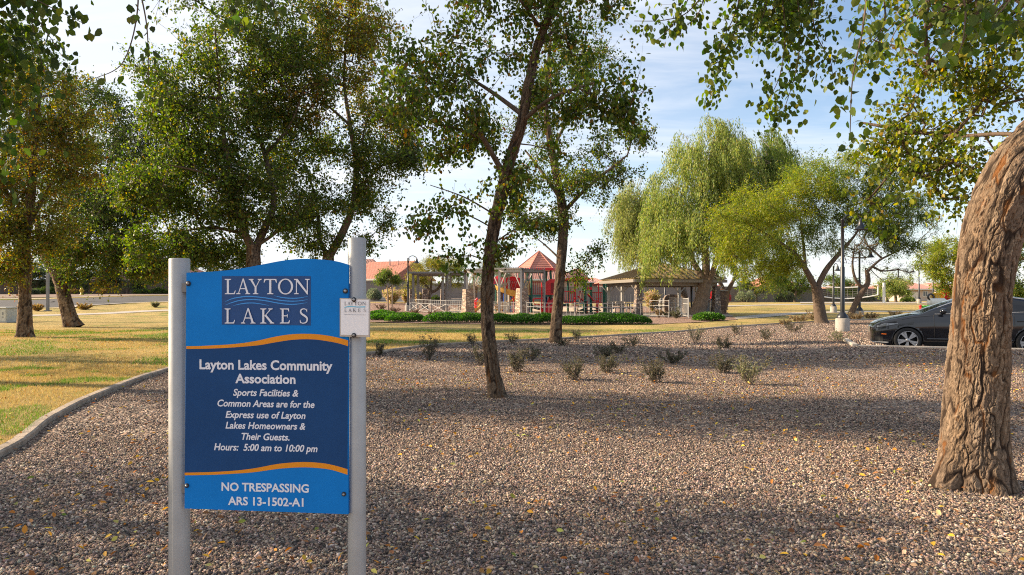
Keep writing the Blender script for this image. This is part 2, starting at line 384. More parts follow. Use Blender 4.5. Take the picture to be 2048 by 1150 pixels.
th = np.unique(np.concatenate([np.linspace(ang[0], ang[-1], 260), ang]))
rr = np.concatenate([[0, .15, .4], .9*1.06**np.arange(0, 82)])
RB = np.interp(th, ang, rad)
TH, RR = np.meshgrid(th, rr, indexing='ij')
R_ = RB[:, None]+RR
X, Y = np.sin(TH)*R_, np.cos(TH)*R_
Z = g(X, Y)+.055*np.minimum(1, .75+RR)+.03*(vnoise(X*.35, Y*.35)-.5)*np.minimum(1, RR)
def grid_faces(a, b):
    i, j = np.meshgrid(np.arange(a-1), np.arange(b-1), indexing='ij'); k = (i*b+j).ravel()
    return np.stack([k, k+1, k+b+1, k+b], 1)
def lawn_z(x, y): return float(g(x, y))+.055
o = link('lawn', np_mesh('lawn', np.stack([X, Y, Z], -1).reshape(-1, 3), grid_faces(*X.shape), smooth=True), M_grass); tagp(o, kind='structure')
# earth under everything, to the horizon
ex = np.concatenate([-np.geomspace(3000, 8, 26), np.linspace(-6, 6, 5), np.geomspace(8, 3000, 26)])
EX, EY = np.meshgrid(ex, np.concatenate([[-300, -40, -10], np.linspace(0, 110, 40), np.geomspace(125, 4000, 14)]), indexing='ij')
o = link('ground', np_mesh('ground', np.stack([EX, EY, g(EX, EY)-.45], -1).reshape(-1, 3), grid_faces(*EX.shape), smooth=True), M_soil); tagp(o, kind='structure')
# gravel bed: polar sheet inside the border
CARR = 22.7-90                                        # the car: nose points left and away
HD = Vector((-.934, .357)); SD = Vector((.357, .934))    # heading, and sideways away from the eye
NOSE = Vector((10.62, 20.25))
PK = [NOSE+HD*.45-SD*1.10, NOSE-HD*9-SD*1.10, NOSE-HD*9+SD*1.7, NOSE+HD*.45+SD*1.7]   # parking bay outline
def in_bay(x, y, pad=0):
    a = (x-NOSE.x)*HD.x+(y-NOSE.y)*HD.y; b = (x-NOSE.x)*SD.x+(y-NOSE.y)*SD.y
    return (a < .45+pad) & (b > -1.10-pad) & (b < 1.7+pad)
tt = np.linspace(ang[0], ang[-1], 360); fr = np.concatenate([[0, .02], np.linspace(.05, 1, 150)])
TT, FF = np.meshgrid(tt, fr, indexing='ij'); RB2 = np.interp(tt, ang, rad)-.05
X, Y = np.sin(TT)*RB2[:, None]*FF, np.cos(TT)*RB2[:, None]*FF
Zg = gz(X, Y)+.018*(vnoise(X*1.1, Y*1.1)-.5)
fc = grid_faces(*X.shape); xm = X.ravel()[fc].mean(1); ym = Y.ravel()[fc].mean(1)
Zg = np.where(in_bay(X, Y, -.02), -.2, Zg)
o = link('gravel_bed', np_mesh('gravel_bed', np.stack([X, Y, Zg], -1).reshape(-1, 3), fc, smooth=True), M_gravel); tagp(o, kind='structure')
m_ = MB(); m_.add([(p.x, p.y, -.055) for p in PK], [(0, 1, 2, 3)]); o = m_.build('parking_bay', M_asph); tagp(o, kind='structure')
# parking kerb
kb = MB(); q = [Vector((p.x, p.y, 0)) for p in PK]
kb.bar(q[0]+Vector((HD.x*.075, HD.y*.075, .05))-Vector((SD.x, SD.y, 0))*.15, q[3]+Vector((HD.x*.075, HD.y*.075, .05)), .15, .26)
kb.bar(q[0]-Vector((SD.x*.075, SD.y*.075, -.018)), q[1]-Vector((SD.x*.075, SD.y*.075, -.045)), .15, .256)
o = kb.build('parking_kerb', M_path, bevel=.015); tagp(o, kind='structure')
# concrete edging between gravel and lawn
def edging():
    P = BORDER[(BORDER[:, 1] > -5.5)]; d = np.concatenate([[0], np.cumsum(np.hypot(*np.diff(P, axis=0).T))])
    mb = MB(); s = 0.0; rnd = random.Random(3)
    def at(t): return Vector((np.interp(t, d, P[:, 0]), np.interp(t, d, P[:, 1]), 0))
    while s < d[-1]-.5:
        L = 1.55 if s < 40 else 3.0; e = min(s+L-.012, d[-1]); dz = rnd.uniform(-.008, .008); dn = rnd.uniform(-.008, .008)
        k = max(2, int(L/.3)); prof = [(-.062, -.25), (-.062, .055), (-.045, .072), (.045, .072), (.062, .055), (.062, -.25)]
        V = []; 
        for i in range(k+1):
            t = s+(e-s)*i/k; p = at(t); tn = (at(min(t+.05, d[-1]))-at(max(t-.05, 0))).normalized(); nn = Vector((-tn.y, tn.x, 0))
            hz = float(gz(p.x, p.y))
            for (a, b) in prof: V.append(p+nn*(a+dn)+Vector((0, 0, b+dz+hz)))
        n = len(prof); Fs = [(i*n+j, i*n+j+1, (i+1)*n+j+1, (i+1)*n+j) for i in range(k) for j in range(n-1)]
        Fs += [tuple(range(n)), tuple(range(k*n+n-1, k*n-1, -1))]
        mb.add(V, Fs); s += L
    o = mb.build('concrete_edging', M_kerb); tagp(o, kind='structure')
edging()
def ribbon(name, pts, width, z, mat_, n=12, dens=1):
    C = catmull(pts, n); V = []; Fs = []; ws = width if hasattr(width, '__len__') else [width]*len(pts)
    W = np.interp(np.linspace(0, len(pts)-1, len(C)), range(len(pts)), ws)
    K = 5
    for i, p in enumerate(C):
        t = C[min(i+1, len(C)-1)]-C[max(i-1, 0)]; t = t/np.hypot(*t); nn = np.array([-t[1], t[0]])
        for k in range(K):
            q_ = p+nn*W[i]*(k/(K-1)-.5); V.append((q_[0], q_[1], float(g(q_[0], q_[1]))+z))
    for i in range(len(C)-1):
        for k in range(K-1): Fs.append((i*K+k, i*K+k+1, (i+1)*K+k+1, (i+1)*K+k))
    mb = MB(); mb.add(V, Fs, True); o = mb.build(name, mat_); tagp(o, kind='structure'); return o
def sheet(name, poly, z, mat_):
    """flat area that follows the land"""
    xs = [p[0] for p in poly]; ys = [p[1] for p in poly]
    bm = bmesh.new(); vs_ = [bm.verts.new((p[0], p[1], 0)) for p in poly]; f = bm.faces.new(vs_)
    bmesh.ops.triangulate(bm, faces=[f]); 
    for _ in range(4): bmesh.ops.subdivide_edges(bm, edges=[e for e in bm.edges if e.calc_length() > 2.5], cuts=1, use_grid_fill=True)
    for v in bm.verts: v.co.z = float(g(v.co.x, v.co.y))+z
    me = bpy.data.meshes.new(name); bm.to_mesh(me); bm.free(); o = link(name, me, mat_); tagp(o, kind='structure'); return o
# left: verge path, road with kerbs, far verge
def gp(u, Y): return ((u-1024)/F*Y, Y)
ribbon('sidewalk', [(-75, 47), gp(-60, 50), gp(180, 53), gp(340, 58), gp(700, 64), gp(790, 66)], 2.2, .085, M_path)
ribbon('road', [(-110, 62), gp(-40, 66), gp(170, 71), gp(340, 76), gp(740, 80), (0, 82)], 13.0, .08, M_asph)
ribbon('road_kerb', [(-110, 69), gp(-40, 73), gp(170, 78), gp(340, 83), gp(740, 87), (0, 89)], .9, .16, M_path)
ribbon('road_gutter', [(-110, 55.2), gp(-40, 59.2), gp(170, 64.2), gp(340, 69.2), gp(740, 73.2), (0, 75)], .5, .13, M_path)
ribbon('far_verge', [(-110, 77), gp(-40, 81), gp(170, 85), gp(340, 90), gp(740, 93), (0, 95), (30, 96)], 12.0, .11, mat('verge_soil', (.20, .135, .10), .95, var=.25, vscale=2))  # verge soil darkened to stand in for the shade lying there
# right: paths over the lawn
ribbon('park_path', [gp(1400, 44), gp(1480, 47), gp(1560, 54), gp(1640, 58), gp(1800, 60), gp(2150, 58)], 2.0, .08, M_path)
ribbon('far_path', [gp(1380, 70), gp(1550, 77), gp(1760, 80), gp(2200, 78)], 2.0, .085, M_path)
sheet('sand_court', [gp(1600, 84), gp(1850, 84), gp(1880, 94), gp(1600, 94)], .10, M_path)
sheet('playground_surface', [gp(690, 42), gp(740, 38.8), gp(850, 37.0), gp(1000, 35.6), gp(1200, 35.0), gp(1310, 35.6), gp(1400, 38.5), gp(1475, 43), gp(1450, 62), gp(1300, 72), gp(900, 74), gp(700, 70)], .09, M_gravelp)
sheet('play_pad', [gp(900, 52), gp(1060, 48.5), gp(1180, 49.5), gp(1230, 53), gp(1230, 66), gp(1000, 68), gp(900, 62)], .13, M_tan if False else mat('play_sand', (.50, .38, .26), .95, var=.15, vscale=2))

# ------------------------------------------------------------------ loose gravel, fallen leaves, grass blades
PHI = (1+5**.5)/2
ICO_V = np.array([(-1, PHI, 0), (1, PHI, 0), (-1, -PHI, 0), (1, -PHI, 0), (0, -1, PHI), (0, 1, PHI), (0, -1, -PHI), (0, 1, -PHI), (PHI, 0, -1), (PHI, 0, 1), (-PHI, 0, -1), (-PHI, 0, 1)])/math.hypot(1, PHI)
ICO_F = np.array([(0, 11, 5), (0, 5, 1), (0, 1, 7), (0, 7, 10), (0, 10, 11), (1, 5, 9), (5, 11, 4), (11, 10, 2), (10, 7, 6), (7, 1, 8), (3, 9, 4), (3, 4, 2), (3, 2, 6), (3, 6, 8), (3, 8, 9), (4, 9, 5), (2, 4, 11), (6, 2, 10), (8, 6, 7), (9, 8, 1)])
OCT_V = np.array([(1, 0, 0), (-1, 0, 0), (0, 1, 0), (0, -1, 0), (0, 0, 1), (0, 0, -1.)])
OCT_F = np.array([(0, 2, 4), (2, 1, 4), (1, 3, 4), (3, 0, 4), (2, 0, 5), (1, 2, 5), (3, 1, 5), (0, 3, 5)])
def rand_rot(n, flat=1.0):
    a = rng.uniform(0, 2*np.pi, n); b = rng.normal(0, .45*flat, n); c = rng.normal(0, .45*flat, n)
    ca, sa, cb_, sb, cc, sc_ = np.cos(a), np.sin(a), np.cos(b), np.sin(b), np.cos(c), np.sin(c)
    R = np.empty((n, 3, 3))
    R[:, 0, 0] = ca*cb_; R[:, 0, 1] = ca*sb*sc_-sa*cc; R[:, 0, 2] = ca*sb*cc+sa*sc_
    R[:, 1, 0] = sa*cb_; R[:, 1, 1] = sa*sb*sc_+ca*cc; R[:, 1, 2] = sa*sb*cc-ca*sc_
    R[:, 2, 0] = -sb; R[:, 2, 1] = cb_*sc_; R[:, 2, 2] = cb_*cc
    return R
def view_pts(n, y0, y1, pad=1.12):
    Y = np.sqrt(rng.uniform(y0*y0, y1*y1, n)); X = rng.uniform(-.75*pad, .75*pad, n)*Y
    return X, Y
def stones(n, y0, y1, BV, BF, smin, smax):
    X, Y = view_pts(n, y0, y1)
    bare = vnoise(X*.55, Y*.55, 0, 5)*.6+vnoise(X*1.7, Y*1.7, 0, 6)*.4
    k = (np.hypot(X, Y) < border_r(X, Y)-.06) & ~in_bay(X, Y, .2) & ((bare < .63) | (rng.random(n) < .30))
    X, Y = X[k], Y[k]; n = len(X)
    L = smin+(smax-smin)*rng.random(n)**1.8
    S = np.stack([L, L*rng.uniform(.55, .95, n), L*rng.uniform(.3, .62, n)], 1)*.5
    V = BV[None]*(1+rng.uniform(-.38, .34, (n, len(BV), 1)))*S[:, None, :]
    V = np.einsum('nij,nvj->nvi', rand_rot(n, 1.25), V)
    z = gz(X, Y)+.018*(vnoise(X*1.1, Y*1.1)-.5)+S[:, 2]*rng.uniform(.1, .9, n)
    V += np.stack([X, Y, z], 1)[:, None, :]
    cols = np.array(STONE_COLS); c = cols[rng.integers(0, len(cols), n)]*rng.uniform(.75, 1.25, (n, 1))
    c = np.clip(c*(1+rng.normal(0, .05, (n, 3))), .03, .8)
    Fc = BF[None]+(np.arange(n)*len(BV))[:, None, None]
    return V.reshape(-1, 3), Fc.reshape(-1, 3), np.repeat(c, len(BV), 0)
for nm, a in (('gravel_stones', stones(140000, 2.3, 6.4, ICO_V, ICO_F, .013, .034)), ('gravel_stones', stones(220000, 2.3, 7.2, OCT_V, OCT_F, .009, .024)), ('gravel_stones', stones(420000, 6.4, 16, OCT_V, OCT_F, .014, .036)), ('gravel_stones', stones(330000, 16, 40, OCT_V, OCT_F, .035, .075))):
    tagp(link(nm, np_mesh(nm, *a), M_stone), 'loose mixed brown and grey gravel stones covering the bed', 'gravel', kind='stuff')

LEAF6 = np.array([(0, 0, 0), (.30, .30, .10), (.27, .66, .07), (0, 1, -.06), (-.27, .66, .07), (-.30, .30, .10)])   # x across, y along, z lift
LEAF6_F = np.array([(0, 1, 2, 3), (3, 4, 5, 0)])
LEAF4 = np.array([(0, 0, 0), (.3, .45, .05), (0, 1, 0), (-.3, .45, .05)]); LEAF4_F = np.array([(0, 1, 2, 3)])
def leaf_mesh(P, D, U, L, Wd, C, six=True):
    """leaves at P pointing along D with rough up U"""
    n = len(P); D = D/np.linalg.norm(D, axis=1, keepdims=True); S = np.cross(D, U); S /= np.linalg.norm(S, axis=1, keepdims=True)+1e-9
    Nn = np.cross(S, D); T = LEAF6 if six else LEAF4; TF = LEAF6_F if six else LEAF4_F
    V = P[:, None]+(T[None, :, 0, None]*S[:, None]*(Wd*L)[:, None, None]*1.0+T[None, :, 1, None]*D[:, None]*L[:, None, None]+T[None, :, 2, None]*Nn[:, None]*L[:, None, None])
    Fc = TF[None]+(np.arange(n)*len(T))[:, None, None]
    return V.reshape(-1, 3), Fc.reshape(-1, 4), np.repeat(C, len(T), 0)
def pick(pal, n):
    c = np.array([p[:3] for p in pal]); wt = np.array([p[3] for p in pal], float); wt /= wt.sum()
    return np.clip(c[rng.choice(len(c), n, p=wt)]*rng.uniform(.72, 1.28, (n, 1))*(1+rng.normal(0, .07, (n, 3))), .004, .9)
def fallen(n, y0, y1, lawn=False):
    X, Y = view_pts(n, y0, y1); inside = np.hypot(X, Y) < border_r(X, Y)-.1
    k = (~inside & (X < -3)) if lawn else inside & (rng.random(n) < .15+1.3*np.clip(vnoise(X*.7, Y*.7, 0, 33)-.3, 0, 1))
    X, Y = X[k], Y[k]; n = len(X); z = (g(X, Y)+.085 if lawn else gz(X, Y)+.035)+rng.uniform(0, .012, n)
    D = np.stack([rng.normal(size=n), rng.normal(size=n), rng.normal(0, .3, n)], 1); U = np.stack([rng.normal(0, .5, n), rng.normal(0, .5, n), np.ones(n)], 1)
    C = pick([(.62, .36, .04, 3), (.50, .20, .03, 3), (.26, .12, .045, 5), (.55, .48, .12, 1.2), (.20, .22, .04, 1), (.45, .33, .19, 2)], n)
    return leaf_mesh(np.stack([X, Y, z], 1), D, U, rng.uniform(.022, .058, n), np.full(n, .85), C)
tagp(link('fallen_leaves', np_mesh('fallen_leaves', *fallen(17000, 2.3, 17)), M_leafdry), 'yellow and orange dry leaves scattered over the gravel', 'leaves', kind='stuff')
tagp(link('fallen_leaves', np_mesh('fallen_leaves', *fallen(9000, 6, 34, True)), M_leafdry), 'brown dry leaves scattered over the dormant lawn', 'leaves', kind='stuff')
def blades(n, y0, y1, h0, wd):
    X, Y = view_pts(n, y0, y1); k = np.hypot(X, Y) > border_r(X, Y)+.08
    X, Y = X[k], Y[k]; n = len(X)
    gn = vnoise(X*.5, Y*.5, 0, 11)*.55+vnoise(X*1.6, Y*1.6, 0, 12)*.45; green = (gn > .555) & (rng.random(n) < .8)
    C = pick([(.52, .38, .15, 3), (.62, .47, .21, 2), (.36, .25, .09, 2), (.44, .36, .13, 1)], n)
    Cg = pick([(.12, .24, .03, 2), (.20, .33, .05, 1), (.09, .16, .03, 1)], n); C = np.where(green[:, None], Cg, C)
    h = h0*rng.uniform(.5, 1.3, n)*np.where(green, 1.25, 1); a = rng.uniform(0, 2*np.pi, n); le = rng.uniform(0, 1.0, n)*h
    z = g(X, Y)+.045; b = np.stack([X, Y, z], 1); sx_ = np.stack([np.cos(a), np.sin(a), 0*a], 1)*(wd*.5); b2 = rng.uniform(0, 2*np.pi, n)
    tip = b+np.stack([np.cos(b2)*le, np.sin(b2)*le, h], 1)
    V = np.stack([b-sx_, b+sx_, tip], 1).reshape(-1, 3)
    return V, np.arange(3*n).reshape(-1, 3), np.repeat(C, 3, 0)
for a in (blades(330000, 5.5, 14, .045, .007), blades(260000, 14, 30, .05, .014)):
    tagp(link('lawn_grass', np_mesh('lawn_grass', *a), M_blade), 'short straw coloured winter grass with green patches', 'grass', kind='stuff')

# ------------------------------------------------------------------ trees
def loft(path, radii, nth, nz, amp=0, cell=.05, seed=0, flare=0, flare_h=.5, tone=1.0, loc=Vector((0, 0, 0))):
    """bark covered limb: returns V,F,col; plates are modelled, crevices and flake edges are coloured dark to rust"""
    P = np.array([tuple(p) for p in path], float); C = catmull(P, 14); Rr = np.interp(np.linspace(0, len(P)-1, len(C)), range(len(P)), radii)
    d = np.concatenate([[0], np.cumsum(np.linalg.norm(np.diff(C, axis=0), axis=1))])
    s = np.linspace(0, d[-1], nz); C = np.stack([np.interp(s, d, C[:, k]) for k in range(3)], 1); Rr = np.interp(s, d, Rr)
    T = np.gradient(C, axis=0); T /= np.linalg.norm(T, axis=1, keepdims=True)
    A = np.cross(T, np.array([0, 1., 0.])); A /= np.linalg.norm(A, axis=1, keepdims=True); B = np.cross(T, A)
    th = np.linspace(0, 2*np.pi, nth, endpoint=False); TH, SS = np.meshgrid(th, s); R0 = np.mean(Rr)
    per = max(3, int(round(2*np.pi*R0/cell))); kr = R0/cell; ct, st = np.cos(TH), np.sin(TH)
    wx = vnoise(ct*kr*.8, st*kr*.8, SS/cell*.45, seed)-.5; wy = vnoise(ct*kr*.8+9, st*kr*.8, SS/cell*.45, seed)-.5; w3 = vnoise(ct*kr*2.5, st*kr*2.5, SS/cell*1.2, seed+2)-.5
    q = 1+.0*TH; cw, sw = np.cos(TH+wx*.9*cell/R0+w3*.35*cell/R0), np.sin(TH+wx*.9*cell/R0+w3*.35*cell/R0)
    r1 = np.abs(2*vnoise(cw*kr*1.15, sw*kr*1.15, SS/(cell*6.0)+wy*.6, seed+1)-1); r2 = np.abs(2*vnoise(cw*kr*2.1+5, sw*kr*2.1, SS/(cell*2.0)+wy, seed+4)-1)
    a = TH/(2*np.pi)*per+wx*1.0+w3*.9+.5*np.sin(SS*1.3+seed); b = SS/(cell*2.6)+wy*2.4+w3*.9+2*_h(np.floor(TH/(2*np.pi)*per*.5).astype(np.int64), 0, 0, seed)
    F1, F2, Cc = worley(a, b, per, seed); e = F2-F1
    fis = np.minimum(sm(r1/.26), .30+.70*sm(e/.13)); plate2 = sm(r2/.28); C2 = vnoise(ct*kr*3.3, st*kr*3.3, SS/cell*1.6, seed+6)
    fine = .6*vnoise(ct*R0*90, st*R0*90, SS*45, seed)+.4*vnoise(ct*R0*220, st*R0*220, SS*110, seed+8)
    n1 = .6*vnoise(cw*kr*1.6+3, sw*kr*1.6, SS/(cell*3.2)+w3, seed+11)+.4*vnoise(cw*kr*4, sw*kr*4, SS/(cell*1.3)+wy, seed+12)+.12*w3
    def terr(n_, k_): t_ = n_*k_; f_ = t_-np.floor(t_); return (np.floor(t_)+sm(f_/.14))/k_, f_
    t1, fr1 = terr(n1, 7); stria = vnoise(ct*R0*130+wx*6, st*R0*130, SS*14, seed+13)
    disp = amp*(1.5*t1+.25*stria)+amp*(.95*fis+.45*(Cc-.5)*fis+.16*plate2+.15*C2+.40*fine)-amp*1.9
    big = (vnoise(np.cos(TH)*1.3+seed, np.sin(TH)*1.3, SS*1.2, seed+3)-.5)*R0*.28
    fl = 0
    if flare:
        lobe = .45+.55*np.clip(np.sin(TH*3+1.2+seed)+.5*np.sin(TH*5+seed), -.4, 1.3)
        fl = flare*lobe*np.exp(-SS/flare_h)*1.0
    rad_ = Rr[:, None]+disp+big+fl
    V = C[:, None]+rad_[..., None]*(np.cos(TH)[..., None]*A[:, None]+np.sin(TH)[..., None]*B[:, None])
    hue = vnoise(np.cos(TH)*2.2, np.sin(TH)*2.2, SS*1.8, seed+5)
    p1 = np.array([.245, .165, .10]); p2 = np.array([.15, .11, .082]); p3 = np.array([.335, .25, .17]); rust = np.array([.185, .075, .022]); dark = np.array([.035, .022, .015])
    base = p2+(p1-p2)*hue[..., None]; base = base+(p3-base)*(np.clip(Cc-.55, 0, 1)*1.3)[..., None]
    base = base*(.60+.80*fine)[..., None]*(.72+.56*stria)[..., None]*(.75+.5*C2)[..., None]; edge_ = (1-sm(np.minimum(fr1, 1-fr1)/.10))[..., None]*.55; base = base*(1-edge_)+dark*edge_
    rr_ = np.clip(sm((vnoise(np.cos(TH)*3, np.sin(TH)*3, SS*3.2, seed+9)-.5)/.3), 0, 1)
    crev = dark+(rust-dark)*rr_[..., None]
    k = (1-sm((fis-.08)/.62))[..., None]; k2 = .45*(1-sm(plate2/.7))[..., None]
    col = base*(1-k)+crev*k; col = col*(1-k2)+(crev*.5+base*.2)*k2
    col = col*tone
    nzv, nt_ = TH.shape; i, j = np.meshgrid(np.arange(nzv-1), np.arange(nt_), indexing='ij'); j2 = (j+1) % nt_
    Fc = np.stack([i*nt_+j, i*nt_+j2, (i+1)*nt_+j2, (i+1)*nt_+j], -1).reshape(-1, 4)
    return V.reshape(-1, 3)-np.array(loc), Fc, np.clip(col.reshape(-1, 3), .01, .9)

def grow(nodes, rad, tips, seed, sag=.06, jit=.10, step=.35, r_tip=.004, up=0.0):
    """join every tip to the nearest point of the growing skeleton"""
    rnd = np.random.default_rng(seed)
    n0 = len(nodes); cap = n0+len(tips)*40+10
    P = np.zeros((cap, 3)); P[:n0] = nodes; par = np.full(cap, -1); cnt = n0; ends = []
    for t in tips:
        dv = P[:cnt]-t; d = np.sqrt((dv**2).sum(1))
        pen = d*(1+.35*np.clip(dv[:, 2]/(d+1e-6), -.2, 1))        # prefer to come from below
        i = int(np.argmin(pen)); k = max(1, min(38, int(d[i]/step))); a = P[i].copy(); prev = i; off = rnd.normal(0, jit*d[i], 3)*.5
        for j in range(1, k+1):
            f = j/k; q = a+(t-a)*f+off*math.sin(math.pi*f)+np.array([0, 0, up*d[i]*math.sin(math.pi*f)])
            if j < k: q = q+rnd.normal(0, .03*step, 3)
            P[cnt] = q; par[cnt] = prev; prev = cnt; cnt += 1
        ends.append(prev)
    w_ = np.zeros(cnt); w_[ends] = 1
    for i in range(cnt-1, n0-1, -1): w_[par[i]] += w_[i]
    r = r_tip*np.maximum(w_, 1)**.47
    r[:n0] = rad
    for i in range(n0, cnt): r[i] = min(r[i], r[par[i]]*.92 if par[i] < n0 else r[par[i]])
    return P[:cnt], par[:cnt], r, n0, np.array(ends)
def edges_mesh(P, par, r, n0, loc, n=5, rmin=.0):
    idx = np.arange(n0, len(P)); idx = idx[r[idx] >= rmin]; a = P[par[idx]]; b = P[idx]; ra = np.minimum(r[par[idx]], r[idx]*1.5); rb = r[idx]
    d = b-a; L = np.linalg.norm(d, axis=1, keepdims=True)+1e-9; d = d/L; b = b+d*rb[:, None]*.6
    u = np.cross(d, np.array([.31, .87, .38])); u /= np.linalg.norm(u, axis=1, keepdims=True)+1e-9; v = np.cross(d, u)
    th = np.arange(n)*2*np.pi/n; ring = np.cos(th)[None, :, None]*u[:, None]+np.sin(th)[None, :, None]*v[:, None]
    V = np.concatenate([a[:, None]+ring*ra[:, None, None], b[:, None]+ring*rb[:, None, None]], 1)
    k = np.arange(n); k2 = (k+1) % n; Fq = np.stack([k, k2, k2+n, k+n], 1)
    Fc = Fq[None]+(np.arange(len(idx))*2*n)[:, None, None]
    return V.reshape(-1, 3)-np.array(loc), Fc.reshape(-1, 4)
def densify(path, radii, step=.25):
    P = catmull([tuple(p) for p in path], 8); R = np.interp(np.linspace(0, len(path)-1, len(P)), range(len(path)), radii)
    d = np.concatenate([[0], np.cumsum(np.linalg.norm(np.diff(P, axis=0), axis=1))]); m = max(2, int(d[-1]/step)); s = np.linspace(0, d[-1], m)
    return np.stack([np.interp(s, d, P[:, k]) for k in range(3)], 1), np.interp(s, d, R)

PAL_G = [(.066, .112, .017, 3), (.10, .15, .021, 3), (.165, .205, .03, 2), (.042, .073, .015, 2), (.27, .23, .03, .7), (.18, .08, .02, .35)]
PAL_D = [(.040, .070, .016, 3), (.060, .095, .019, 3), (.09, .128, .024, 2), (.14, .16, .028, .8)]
PAL_Y = [(.11, .14, .02, 2.5), (.21, .22, .03, 3), (.33, .29, .038, 2), (.26, .15, .02, 1), (.07, .10, .018, 2), (.20, .08, .02, .5)]
PAL_YG = [(.12, .165, .02, 3), (.20, .24, .03, 3), (.33, .32, .04, 2), (.06, .095, .018, 2), (.36, .24, .03, .35)]  # yellow green leaves, with sunlight put into their colour
PAL_O = [(.13, .14, .02, 3), (.26, .23, .03, 2.5), (.27, .15, .025, 1.7), (.18, .075, .02, .9), (.06, .085, .018, 2.5)]
PAL_W = [(.19, .25, .055, 3), (.27, .32, .085, 3), (.35, .38, .12, 2), (.10, .15, .04, 1.6), (.38, .34, .08, .6)]
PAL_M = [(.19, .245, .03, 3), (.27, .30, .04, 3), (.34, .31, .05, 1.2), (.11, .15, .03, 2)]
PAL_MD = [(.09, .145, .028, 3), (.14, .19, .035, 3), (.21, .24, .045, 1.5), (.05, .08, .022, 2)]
PAL_GREY = [(.085, .105, .055, 3), (.13, .145, .08, 2), (.06, .08, .045, 2)]

def tree(name, label, cat, Y, trunk, limbs=(), blobs=(), strands=(), pal=PAL_G, leaf=.055, lw=1.0, per=26, spread=.22, droop=.5, seed=1, six=True, r_tip=.004,
         bark=None, plates=None, weep=0, step=.35, group=None, up=.05, sides=5, ymul=1.0, clump=9, loc=None, world=False, dens=2.7):
    """trunk: list of (u,v,dY,radius); limbs likewise; blobs: (u,v,ru,rv,dY,depth,n[,palette]) in photo pixels at distance Y"""
    rnd = np.random.default_rng(seed); global rng; rng = np.random.default_rng(seed*13+5); per = per*dens
    def W(t): return Vector(t[:3]) if world else PX(t[0], t[1], Y+t[2])
    tp = [W(t) for t in trunk]
    if not world: tp[0].z = (lawn_z(tp[0].x, tp[0].y) if np.hypot(tp[0].x, tp[0].y) > border_r(tp[0].x, tp[0].y) else float(gz(tp[0].x, tp[0].y)))-.06
    loc = tp[0].copy(); root = empty(name, loc, label, cat, group)
    tr = [t[3] for t in trunk]; nodes, rad = densify(tp, tr); bodies = [(tp, tr)]
    for lb in limbs:
        lp = [W(t) for t in lb]; lr = [t[3] for t in lb]; a, b = densify(lp, lr); nodes = np.concatenate([nodes, a]); rad = np.concatenate([rad, b]); bodies.append((lp, lr))
    if plates:
        V, Fc, C = loft(tp, tr, plates['n'], plates['nz'], plates['amp'], plates['cell'], seed, plates.get('flare', 0), plates.get('fh', .3), plates.get('tone', 1), loc)
        link('trunk', np_mesh('trunk', V, Fc, C, True), M_barkattr, root)
    else:
        mb = MB(); 
        for (lp, lr) in bodies[:1]:
            q = catmull([tuple(p) for p in lp], 5); R = np.interp(np.linspace(0, len(lp)-1, len(q)), range(len(lp)), lr)
            R = R*(1+rnd.uniform(-.07, .07, len(R))); R[0] *= 1.35; R[1] *= 1.12
            mb.tube([Vector(p)-loc for p in q], list(R), 10)
        mb.build('trunk', bark or M_bark, root)
    tips = []; pals = []; centres = []
    for bl in blobs:
        u, v, ru, rv, dY, dep, n = bl[:7]; pl = bl[7] if len(bl) > 7 else pal
        nc = max(2, n//clump); k = 0
        c0 = np.array(W((u, v, dY))); sc = (1.0 if world else (Y+dY)/F)
        ax_ = np.array([ru*sc, dep, rv*sc]) if not world else np.array([ru, dep, rv])
        dirs = rnd.normal(size=(nc, 3)); dirs /= np.linalg.norm(dirs, axis=1, keepdims=True); cs = c0+dirs*ax_*(rnd.random((nc, 1))**.42)
        centres += list(cs)
        ti = cs[rnd.integers(0, nc, n)]+rnd.normal(size=(n, 3))*ax_*np.array([.20, .22, .17])
        tips += list(ti); pals += [pl]*n
    tips = np.array(tips).reshape(-1, 3); centres = np.array(centres).reshape(-1, 3)
    extra = []
    for s_ in strands:      # hanging sprays: ((u,v,dY)..., leaves, width, palette)
        pts = catmull([tuple(W(p)) for p in s_[0]], 8); extra.append((pts, int(s_[1]*2.5), s_[2], s_[3] if len(s_) > 3 else pal))
    minz = loc.z+.25
    if len(tips): tips[:, 2] = np.maximum(tips[:, 2], minz)
    allp = np.concatenate([centres, tips]) if len(tips) else np.zeros((0, 3))
    if len(allp):
        def key(a): return np.min(np.linalg.norm(nodes[None, ::3]-a[:, None], axis=2), axis=1) if len(a) else np.zeros(0)
        oc = centres[np.argsort(key(centres))]; o2 = np.argsort(key(tips)); tips_o = tips[o2]; pals = [pals[i] for i in o2]
        seq = np.concatenate([oc, tips_o])
    else: seq = np.zeros((0, 3)); tips_o = tips
    seq2 = np.concatenate([seq]+[e[0][:1] for e in extra]) if extra else seq
    P, par, r, n0, ends = grow(nodes, rad, seq2, seed, step=step, r_tip=r_tip, up=up)
    V, Fc = edges_mesh(P, par, r, n0, loc, sides)
    Vs, Fs, off = [V], [Fc], len(V)
    for (lp, lr) in bodies[1:]:
        mb = MB(); q = catmull([tuple(p) for p in lp], 6); R = np.interp(np.linspace(0, len(lp)-1, len(q)), range(len(lp)), lr)
        mb.tube([Vector(p)-loc for p in q], list(R), 8, cap=False); Vs.append(np.array(mb.v)); Fs.append(np.array(mb.f)+off); off += len(mb.v)
    for e in extra:
        mb = MB(); mb.tube([Vector(p)-loc for p in e[0]], list(np.linspace(.006, .002, len(e[0]))), 5, cap=False); Vs.append(np.array(mb.v)); Fs.append(np.array(mb.f)+off); off += len(mb.v)
    link('branches', np_mesh('branches', np.concatenate(Vs), np.concatenate(Fs), smooth=True), bark or M_bark, root)
